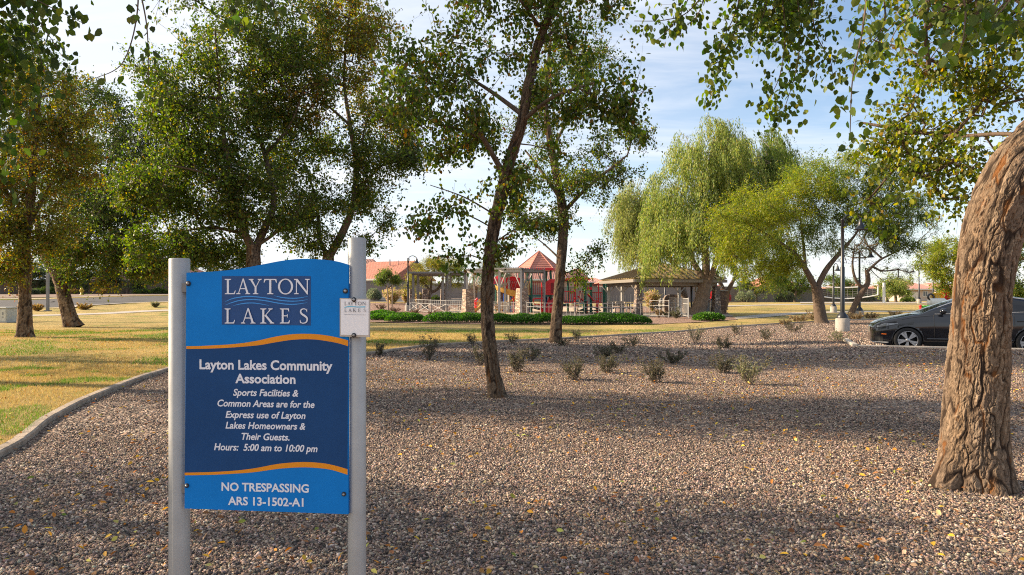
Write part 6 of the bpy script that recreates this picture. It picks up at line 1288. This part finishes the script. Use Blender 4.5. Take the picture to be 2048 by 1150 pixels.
# ------------------------------------------------------------------ parked car
def car():
    root = empty('parked_car', (NOSE.x, NOSE.y, -.055), 'dark blue grey fastback car parked nose in behind the thick trunk', 'car', rz=math.atan2(HD.y, HD.x))
    paint = mat('car_paint', (.005, .0065, .011), .14, metal=.0, var=.03, vscale=2, coat=.5, spec=.5)
    glass = mat('car_glass', (.010, .011, .013), .05, spec=.6, var=.05); blk = mat('car_black_trim', (.012, .012, .013), .55); tyre = mat('tyre', (.018, .018, .019), .85, var=.2, vscale=20, bump=.2)
    alloy = mat('alloy', (.38, .385, .40), .35, metal=.6, var=.04); lens = mat('lamp_lens', (.16, .17, .18), .12, spec=.8, coat=1)
    LX = [0, -.06, -.16, -.35, -.6, -1.0, -1.4, -2.0, -3.0, -3.8, -4.3, -4.55, -4.70]
    ZS = [.68, .76, .82, .885, .945, 1.03, 1.075, 1.085, 1.11, 1.15, 1.16, 1.1, .95]
    WW = [.42, .60, .74, .84, .89, .915, .92, .925, .925, .92, .88, .80, .62]
    def ip(x, T): return float(np.interp(-x, [-a for a in LX], T))
    RX = [-1.12, -1.35, -1.6, -1.9, -2.2, -2.5, -2.9, -3.3, -3.7, -4.1, -4.4, -4.52]; RZ = [1.05, 1.17, 1.29, 1.42, 1.53, 1.59, 1.615, 1.60, 1.53, 1.40, 1.26, 1.16]
    def zr(x): return float(np.interp(-x, [-a for a in RX], RZ))
    def zb(x):
        z = .20+.06*max(0, 1-(-x)/.35)+.10*max(0, ((-x)-4.3)/.4)
        for xw in (-.84, -3.715):
            d = abs(x-xw)
            if d < .385: z = max(z, .345+math.sqrt(.385**2-d*d))
        return z
    def yp(x, z):
        W = ip(x, WW); t = (z-.2)/max(.1, ip(x, ZS)-.2)
        return W*float(np.interp(t, [-.1, 0, .15, .35, .6, .72, .88, 1.0], [.90, .93, .975, .985, 1.0, .993, .965, .93]))
    xs = sorted(set(list(np.linspace(0, -.4, 14))+list(np.linspace(-.4, -1.3, 46))+list(np.linspace(-1.3, -3.3, 22))+list(np.linspace(-3.3, -4.15, 44))+list(np.linspace(-4.15, -4.7, 12))), reverse=True)
    b = MB(); lv = np.linspace(0, 1, 13); rows = []
    for x in xs:
        zs = ip(x, ZS); z0 = zb(x); sec = []
        for l in lv: z = max(.2+(zs-.2)*l, z0); sec.append((x, yp(x, z), z))
        y4 = sec[-1][1]
        for f, dz in ((.90, .018), (.7, .035), (.4, .045), (0, .048)): sec.append((x, y4*f, zs+dz*min(1, -x/.3+.2)))
        rows.append(sec)
    n = len(rows[0]); V = [p for s in rows for p in s]; m = len(V); V += [(p[0], -p[1], p[2]) for p in V]
    Fs = []
    for i in range(len(rows)-1):
        for k in range(n-1): a = i*n+k; Fs += [(a, a+1, a+n+1, a+n), (a+m, a+n+m, a+n+1+m, a+1+m)]
    Fs.append(tuple(range(n))+tuple(range(m+n-2, m-1, -1))); e = (len(rows)-1)*n; Fs.append(tuple(range(e, e+n))+tuple(range(m+e+n-2, m+e-1, -1)))
    b.add(V, Fs, True); body = b.build('body', paint, root)
    def gh(x, t):    # side of the cabin, t 0 base to 1 roof centre
        W = ip(x, WW)*.925; z0 = ip(x, ZS)-.005; z1 = zr(x); h = max(.02, z1-z0); q = min(1, h/.35)
        Y_ = np.interp(t, [0, .35, .6, .68, .8, 1], [W, W-.10*q*W/.86, W-.23*q, W-.30*q, W*.42, 0]); Zz = z0+h*np.interp(t, [0, .35, .6, .68, .8, 1], [0, .50, .86, .935, .985, 1.0]); return (x, float(Y_), float(Zz))
    gx = np.linspace(-1.12, -4.52, 40); tv = np.linspace(0, 1, 15); b = MB(); V = [gh(x, t) for x in gx for t in tv]; m = len(V); V += [(p[0], -p[1], p[2]) for p in V]; Fs = []
    for i in range(len(gx)-1):
        for k in range(len(tv)-1): a = i*15+k; Fs += [(a, a+1, a+16, a+15), (a+m, a+15+m, a+16+m, a+1+m)]
    b.add(V, Fs, True); b.build('cabin', paint, root)
    def patch(name, m_, fx, par, nu=16, nv=6, sides=(1, -1), off=.006):
        for s in sides:
            b = MB(); V = []
            for i in range(nu+1):
                for k in range(nv+1):
                    p = fx(i/nu, k/nv); V.append((p[0], (p[1]+off)*s, p[2]+off*.4))
            b.add(V, [(i*(nv+1)+k, i*(nv+1)+k+1, (i+1)*(nv+1)+k+1, (i+1)*(nv+1)+k) for i in range(nu) for k in range(nv)], True)
            b.build(name, m_, par)
    patch('side_window', glass, lambda u, v: gh(-1.62-1.08*u-.30*v*(1-u), .05+.52*v), root); patch('side_window', glass, lambda u, v: gh(-2.78-1.30*u, .05+.52*v*(1-.25*u)), root)
    patch('windscreen', glass, lambda u, v: gh(-1.18-1.05*u, .72+.28*v), root, off=.004); patch('rear_window', glass, lambda u, v: gh(-3.25-1.15*u, .72+.28*v), root, off=.004); patch('roof_glass', glass, lambda u, v: gh(-2.32-.85*u, .73+.27*v), root, off=.004)
    def side(x, z): return (x, yp(x, z), z)
    patch('sill', blk, lambda u, v: side(-1.26-2.04*u, .19+.10*v), root)
    patch('headlight', lens, lambda u, v: side(-.10-.50*u, (.685+.115*u)+(.03+.05*(1-abs(2*u-.7)))*v), root); patch('headlight_mask', blk, lambda u, v: side(-.05-.52*u, (.655+.125*u)+(.10)*v), root, off=.003)
    patch('marker_lamp', mat('amber_lens', (.75, .16, .02), .3), lambda u, v: side(-.20-.12*u, .49+.03*v), root); patch('air_vent', blk, lambda u, v: side(-.06-.18*u, .30+.14*v), root); patch('lower_lip', mat('grey_trim', (.35, .36, .38), .4), lambda u, v: side(-.05-.32*u, .255+.03*v), root)
    patch('door_crease', mat('grey_trim', (.35, .36, .38), .4) if False else paint, lambda u, v: (lambda p: (p[0], p[1]+.012*math.sin(math.pi*v), p[2]))(side(-1.3-2.0*u, .36+.05*v)), root)
    b = MB()
    for s in (1, -1):
        for x0, z0, z1 in ((-1.50, .30, 1.06), (-2.66, .22, 1.08), (-3.34, .8, 1.1)): b.tube([(x0+.04*(z-z0), (yp(x0, z)+.001)*s, z) for z in np.linspace(z0, z1, 10)], .005, 5)
        b.tube([(x, (yp(x, .30)+.001)*s, .30) for x in np.linspace(-1.5, -3.2, 12)], .004, 5); b.tube([(x, (yp(x, ip(x, ZS)-.045)+.002)*s, ip(x, ZS)-.045) for x in np.linspace(-.7, -1.5, 9)], .004, 5)
    b.build('door_seams', blk, body)
    b = MB()
    for s in (1, -1):
        for x0 in (-2.45, -3.5): b.box((x0, (yp(x0, .90)+.004)*s, .90), (.22, .012, .025))
    b.build('door_handle', blk, body)
    b = MB(); b.tube([(x, gh(x, .03)[1]+.006, gh(x, .03)[2]) for x in np.linspace(-1.5, -4.2, 20)], .010, 5); b.tube([(x, gh(x, .62)[1]+.006, gh(x, .62)[2]) for x in np.linspace(-1.6, -4.2, 24)], .012, 5); b.build('window_trim', mat('grey_trim', (.35, .36, .38), .4), root)
    for s in (1, -1):
        b = MB(); V = []; 
        for i in range(9):
            t = i/8; r_ = .108*math.sin(math.pi*min(1, .12+.86*t))**.6
            for k in range(10): a = 2*math.pi*k/10; V.append((-1.66-.06*t+math.cos(a)*r_*.85*(1 if math.cos(a) > 0 else .6), s*(.90+.21*t), 1.165+math.sin(a)*r_*.85))
        b.add(V, [(i*10+k, i*10+(k+1) % 10, (i+1)*10+(k+1) % 10, (i+1)*10+k) for i in range(8) for k in range(10)]+[tuple(range(10)), tuple(range(89, 79, -1))], True); b.bar((-1.66, s*.86, 1.10), (-1.67, s*.95, 1.12), .07, .03); b.build('mirror', paint, root)
        for xw in (-.84, -3.715):
            b = MB(); b.lathe([(.23, -.115), (.325, -.115), (.345, -.09), (.347, 0), (.345, .09), (.325, .115), (.26, .118), (.25, .10), (.23, .08), (.23, -.115)], 40, (xw, s*.805, .345), 'Y'); w_ = b.build('wheel', tyre, root)
            b = MB(); yo = s*.805+s*.085; cz = .345
            for k in range(10):
                a0 = math.radians(36*k+(8.5 if k % 2 else -8.5)+8); wd0, wd1 = .012, .034
                d = Vector((math.cos(a0), 0, math.sin(a0))); q_ = Vector((-d.z, 0, d.x)); P = [d*.05-q_*wd0, d*.05+q_*wd0, d*.247+q_*wd1, d*.247-q_*wd1]; c_ = Vector((xw, yo, cz)); nn = Vector((0, s, 0))
                lift = .012 if k % 2 else .0
                b.add([c_+p+nn*(.018+lift) for p in P]+[c_+p-nn*.02 for p in P], [(0, 1, 2, 3), (7, 6, 5, 4), (0, 4, 5, 1), (1, 5, 6, 2), (2, 6, 7, 3), (3, 7, 4, 0)])
            b.lathe([(0, s*.03), (.05, s*.028), (.06, s*.0), (.06, -s*.03)], 16, (xw, yo, cz), 'Y'); b.lathe([(.238, -s*.02), (.238, s*.025), (.254, s*.03), (.256, -s*.02)], 36, (xw, yo, cz), 'Y'); b.build('rim', alloy, w_)
            b = MB(); b.lathe([(0, s*.0), (.24, s*.0), (.24, -s*.05)], 28, (xw, s*.805+s*.02, cz), 'Y'); b.build('brake_disc', blk, w_)
            b = MB(); b.lathe([(.37, s*.05), (.382, s*.06), (.382, -s*.35), (0, -s*.35)], 28, (xw, s*.80, cz), 'Y'); b.build('wheel_arch', blk, root)
    b = MB(); b.box((-2.3, 0, .30), (3.9, 1.2, .16)); b.build('underbody', blk, root)
    patch('tail_light', mat('tail_red', (.25, .01, .012), .2), lambda u, v: side(-4.45-.2*u, .84+.09*v), root)
car()

# ------------------------------------------------------------------ the sign
SIGN_RZ = math.radians(-6.0); SX, SY = (533-1024)/F*2.7, 2.70
sign = empty('community_sign', (SX, SY, 0), 'blue community association sign on two silver posts in the foreground', 'sign', rz=SIGN_RZ)
def sp(u, v, yo=0.0):
    """photo pixel to the sign's own plane at local depth yo"""
    e = Vector((math.cos(SIGN_RZ), math.sin(SIGN_RZ))); n = Vector((-e.y, e.x)); d = Vector(((u-1024)/F, 1.0)); c = Vector((SX, SY))+n*yo
    # (t*d - c).n = 0
    t = c.dot(n)/d.dot(n); p = d*t-c; return Vector((p.dot(e), yo, CH-(v-HOR)/F*t))
PF, PB = -.045, -.030                       # panel front and back planes
def flat(name, polys, depth, m, parent, thick=None):
    """filled outlines (photo pixels) as thin sheets standing `depth` proud of the panel"""
    b = MB()
    for i, poly in enumerate(polys):
        y = PF-depth-i*.00006; pts = [sp(u, v, y) for u, v in poly]
        tri = geometry.tessellate_polygon([[Vector((p.x, p.z, 0)) for p in pts]])
        b.add(pts, [tuple(t) for t in tri])
    return b.build(name, m, parent)
def crv(pts, n=8): return [tuple(p) for p in catmull(pts, n)]
def z1(x, y): return (330+x/4.793, 470+y/4.793)
def z2(x, y): return (330+x/3.383, 700+y/3.383)
top = crv([z1(*p) for p in [(205, 361), (350, 356), (500, 347), (700, 325), (900, 289), (1100, 250), (1250, 232), (1350, 228), (1480, 233), (1600, 245), (1680, 262), (1757, 286)]])
outline = top+[(696.5, 1028.5), (369, 1017)]
b = MB(); f_ = [sp(u, v, PF) for u, v in outline]; k_ = [p+Vector((0, PB-PF, 0)) for p in f_]; n = len(f_); tri = geometry.tessellate_polygon([[Vector((p.x, p.z, 0)) for p in f_]])
b.add(f_+k_, [tuple(t) for t in tri]+[tuple(i+n for i in reversed(t)) for t in tri]+[(i, (i+1) % n, (i+1) % n+n, i+n) for i in range(n)])
panel = b.build('panel', M_blue, sign)
w1t = crv([z1(*p) for p in [(204, 1066), (330, 1064), (450, 1058), (600, 1050), (750, 1035), (900, 1010), (1050, 976), (1200, 953), (1330, 947), (1450, 951), (1570, 966), (1670, 987), (1755, 1010)]])
w1b = crv([z1(*p) for p in [(204, 1092), (330, 1091), (450, 1088), (600, 1081), (750, 1070), (900, 1056), (1050, 1030), (1200, 1007), (1330, 999), (1450, 1003), (1570, 1020), (1670, 1040), (1755, 1066)]])
w2t = crv([z2(*p) for p in [(133, 830), (300, 826), (450, 818), (600, 801), (750, 773), (850, 762), (950, 758), (1050, 764), (1130, 777), (1235, 806)]])
w2b = crv([z2(*p) for p in [(133, 848), (300, 845), (450, 838), (600, 827), (750, 806), (850, 797), (950, 794), (1050, 800), (1130, 812), (1235, 844)]])
flat('orange_stripe', [w1t+w1b[::-1]], .0006, M_orange, panel); flat('orange_stripe', [w2t+w2b[::-1]], .0006, M_orange, panel); flat('dark_band', [w1b+w2t[::-1]], .0006, M_navy, panel)
flat('logo_square', [[(443.6, 552.2), (621.6, 552.2), (621.6, 650.8), (443.6, 649)]], .0006, M_navy2, panel)
def stroke(pts, ws, n=10):
    C = catmull(pts, n); W = np.interp(np.linspace(0, len(ws)-1, len(C)), range(len(ws)), ws); L, R = [], []
    for i, p in enumerate(C):
        t = C[min(i+1, len(C)-1)]-C[max(i-1, 0)]; t = t/np.hypot(*t); nn = np.array([-t[1], t[0]]); L.append(tuple(p+nn*W[i]/2)); R.append(tuple(p-nn*W[i]/2))
    return L+R[::-1]
WV = [([(575, 640), (640, 612), (700, 599), (800, 588), (950, 601), (1100, 625), (1200, 634), (1290, 631), (1370, 618)], [2, 8, 9, 9, 9, 9, 9, 7, 2]), ([(580, 671), (650, 645), (720, 627), (830, 618), (950, 628), (1080, 652), (1180, 664), (1270, 662), (1365, 648)], [2, 8, 9, 9, 9, 9, 9, 7, 2]),
      ([(655, 676), (730, 660), (800, 652), (880, 655), (1000, 676)], [2, 8, 9, 8, 2]), ([(1045, 581), (1120, 598), (1200, 606), (1280, 604), (1370, 588)], [2, 8, 9, 8, 2])]
flat('wave_lines', [[z1(*q) for q in stroke(p, w_)] for p, w_ in WV], .0012, M_wave, panel)
# serif capitals in a unit box: x to the right, y up, cap height 1
def bx(x0, y0, x1, y1): return [(x0, y0), (x1, y0), (x1, y1), (x0, y1)]
def srf(x, y, wd, up=1): return [(x-wd/2, y), (x+wd/2, y), (x+wd/2, y+.045*up), (x+wd*.22, y+.075*up), (x-wd*.22, y+.075*up), (x-wd/2, y+.045*up)]
def ring(cx, cy, rx, ry, ix, iy, n=36):
    o_ = [(cx+rx*math.cos(t), cy+ry*math.sin(t)) for t in np.linspace(0, 2*math.pi, n)]; i_ = [(cx+ix*math.cos(t), cy+iy*math.sin(t)) for t in np.linspace(0, 2*math.pi, n)]
    return [[o_[k], o_[k+1], i_[k+1], i_[k]] for k in range(n-1)]
GLY = {
 'L': (.66, [bx(.13, .03, .25, .97), srf(.19, 0, .36), srf(.19, 1, .38, -1), [(.2, 0), (.60, 0), (.66, .24), (.62, .24), (.55, .075), (.2, .06)]]),
 'A': (.86, [[(.40, 1.02), (.47, 1.02), (.16, .03), (.11, .03)], [(.40, 1.02), (.47, 1.02), (.78, .03), (.64, .03)], bx(.24, .33, .62, .395), srf(.13, 0, .26), srf(.72, 0, .30)]),
 'Y': (.78, [[(.05, .97), (.19, .97), (.45, .46), (.37, .43)], [(.65, .97), (.71, .97), (.46, .46), (.40, .43)], bx(.35, .03, .47, .48), srf(.41, 0, .34), srf(.13, 1, .30, -1), srf(.67, 1, .24, -1)]),
 'T': (.76, [bx(.32, .03, .44, .97), srf(.38, 0, .36), [(.03, 1.0), (.73, 1.0), (.76, .76), (.72, .76), (.65, .925), (.11, .925), (.04, .76), (0, .76)]]),
 'O': (.92, ring(.46, .5, .46, .52, .335, .45)),
 'N': (.90, [bx(.12, .03, .18, .97), [(.06, 1.0), (.22, 1.0), (.80, .10), (.80, -.02), (.76, -.02)], bx(.74, 0, .80, .97), srf(.15, 0, .26), srf(.77, 1, .27, -1), srf(.10, 1, .18, -1)]),
 'K': (.80, [bx(.13, .03, .25, .97), srf(.19, 0, .36), srf(.19, 1, .36, -1), [(.60, .97), (.67, .97), (.32, .52), (.25, .49)], [(.25, .54), (.36, .58), (.78, .02), (.62, .02)], srf(.61, 1, .26, -1), srf(.70, 0, .26)]),
 'E': (.66, [bx(.13, .03, .25, .97), srf(.17, 0, .32), srf(.17, 1, .32, -1), [(.2, 0), (.60, 0), (.65, .22), (.61, .22), (.54, .075), (.2, .06)], [(.2, 1), (.58, 1), (.60, .80), (.56, .80), (.51, .925), (.2, .94)], bx(.25, .48, .50, .54), bx(.465, .40, .50, .62)]),
 'S': (.58, [stroke([(.50, .80), (.43, .93), (.29, .975), (.14, .92), (.09, .78), (.16, .64), (.32, .53), (.47, .41), (.52, .25), (.44, .08), (.27, .02), (.12, .06), (.05, .22)], [.04, .045, .06, .08, .10, .12, .13, .12, .10, .08, .06, .045, .04]), [(.48, .76), (.52, .76), (.51, .98), (.48, .98)], [(.04, .24), (.08, .24), (.09, .02), (.05, .02)]])}
def word(text, boxes, vt, vb, conv):
    """each letter stretched into its own span on the photo; vt, vb top and baseline"""
    out = []
    for ch, (a, c) in zip(text, boxes):
        wd, ps = GLY[ch]; out += [[conv(a+(c-a)*x/wd, vb+(vt-vb)*y) for x, y in p] for p in ps]
    return out
polys = word('LAYTON', [(572, 678), (683, 815), (806, 924), (946, 1072), (1083, 1228), (1235, 1386)], 421, 567, z1)+word('LAKES', [(571, 671), (727, 866), (911, 1042), (1099, 1200), (1287, 1372)], 704, 848, z1)
flat('serif_lettering', polys, .0012, M_wht, panel)
DG = bpy.context.evaluated_depsgraph_get
def text_mesh(body, shear, bold):
    cu = bpy.data.curves.new('t', 'FONT'); cu.body = body; cu.size = 1; cu.shear = shear; cu.offset = bold; cu.resolution_u = 3
    o = bpy.data.objects.new('t', cu); COL.objects.link(o); bpy.context.view_layer.update(); me = bpy.data.meshes.new_from_object(o.evaluated_get(DG()))
    V = np.array([v.co[:] for v in me.vertices]); Fc = [tuple(p.vertices) for p in me.polygons]; bpy.data.objects.remove(o); bpy.data.curves.remove(cu); bpy.data.meshes.remove(me); return V, Fc
HCAP = None
def line(body, u0, u1, vb, cap, parent, m, shear=0.0, bold=.012, depth=.0012, slope=0.0, name='lettering'):
    global HCAP
    if HCAP is None: HCAP = text_mesh('H', 0, 0)[0][:, 1].max()
    V, Fc = text_mesh(body, shear, bold); x0, x1 = V[:, 0].min(), V[:, 0].max(); b = MB()
    b.add([sp(u0+(u1-u0)*(p[0]-x0)/(x1-x0), vb+slope*((p[0]-x0)/(x1-x0)-.5)-cap*p[1]/HCAP, PF-depth) for p in V], Fc)
    return b.build(name, m, parent)
for bd, u0, u1, vb, cap, sh_, bo, sl in [('Layton Lakes Community', 399, 665, 739.3, 18.2, 0, .027, 3.2), ('Association', 470.5, 591, 766.5, 17.6, 0, .027, 1.6), ('Sports Facilities &', 466, 597, 792, 13, .22, .021, 2), ('Common Areas are for the', 435, 629, 814, 13, .22, .021, 3.2),
                                      ('Express use of Layton', 451, 611, 836.5, 13, .22, .021, 2.5), ('Lakes Homeowners &', 451, 611, 858, 13, .22, .021, 2.5), ('Their Guests.', 483, 579, 880, 13, .22, .021, 2), ('Hours:  5:00 am to 10:00 pm', 428, 635, 902, 13.2, .22, .021, 4),
                                      ('NO TRESPASSING', 443, 617.5, 983, 15.8, 0, .026, 4), ('ARS 13-1502-A1', 456, 607, 1011, 15.6, 0, .026, 3.5)]:
    line(bd, u0, u1, vb, cap, panel, M_wht, sh_, bo, slope=sl)
def bolt(u, v, parent, yo, r=.0062):
    p = sp(u, v, yo); b = MB(); b.lathe([(0, -.004), (r*1.55, -.004), (r*1.6, 0)], 18, p, 'Y'); o = b.build('bolt', M_rub, parent)
    b = MB(); b.lathe([(0, -.0105), (r*.5, -.010), (r*.85, -.0075), (r, -.004)], 16, p, 'Y'); b.build('bolt_head', M_bolt, o)
for u, v in ((377, 567), (691, 582), (374, 971), (688, 988)): bolt(u, v, sign, PF-.0013, .0062 if v < 700 else .0054)
for (ua, ub, vt) in ((340.2, 377.5, 517), (696.5, 731.5, 476)):
    a, c = sp(ua, vt+40, 0), sp(ub, vt+40, 0); x = (a.x+c.x)/2; r = (c.x-a.x)/2; zt = sp((ua+ub)/2, vt, 0).z; p = MB()
    p.lathe([(r, -.15), (r, zt-.004), (r-.003, zt), (r-.007, zt), (r-.008, zt-.05)], 40, (x, 0, 0)); po = p.build('post', M_post, sign); p = MB(); p.lathe([(r-.008, zt-.012), (0, zt-.009)], 32, (x, 0, 0)); p.build('post_cap', M_greyst, po)
    for vz in (575, 978): p = MB(); q = sp(533, vz, 0); xin = x+(r-.004 if ua < 500 else -r+.004); p.box((xin+(.012 if ua < 500 else -.012), -.016, q.z), (.05, .026, .035)); p.build('bracket', M_greyst, sign)
# small notice on the right post
NP = -.052
def npoly(name, poly, yo, m, parent, th=0):
    b = MB(); f_ = [sp(u, v, yo) for u, v in poly]; n = len(f_)
    if th: k_ = [p+Vector((0, th, 0)) for p in f_]; b.add(f_+k_, [tuple(range(n)), tuple(range(2*n-1, n-1, -1))]+[(i, i+n, (i+1) % n+n, (i+1) % n) for i in range(n)])
    else: b.add(f_, [tuple(range(n))])
    return b.build(name, m, parent)
nb = npoly('notice_plate', [(679.5, 596), (739, 598), (738.5, 674.5), (679.5, 673)], NP, mat('plate_edge', (.50, .45, .38), .6), sign, .010); npoly('notice_face', [(681.5, 598), (737.5, 599.8), (737, 670.5), (681.5, 669.5)], NP-.0008, M_plate, nb)
PF_s = PF; PF = NP
flat('notice_lettering', word('LAYTON', [(1719, 1743), (1748, 1779), (1775, 1805), (1812, 1843), (1848, 1884), (1889, 1925)], 640, 673, z1)+word('LAKES', [(1719, 1742), (1757, 1790), (1800, 1833), (1849, 1875), (1903, 1924)], 705, 738, z1), .0016, M_ink, nb)
flat('wave_mark', [[z1(*p) for p in [(1718, 690), (1760, 681), (1800, 682), (1850, 686), (1921, 684), (1921, 694), (1850, 695), (1800, 690), (1760, 691), (1720, 697)]]], .0016, M_cyan, nb); flat('rule_line', [[z1(*p) for p in [(1719, 762), (1923, 765), (1923, 767), (1719, 764)]]], .0016, M_ink, nb)
PF = PF_s
for u, v in ((708, 599), (708, 670.5)): bolt(u, v, nb, NP-.002, .0056)
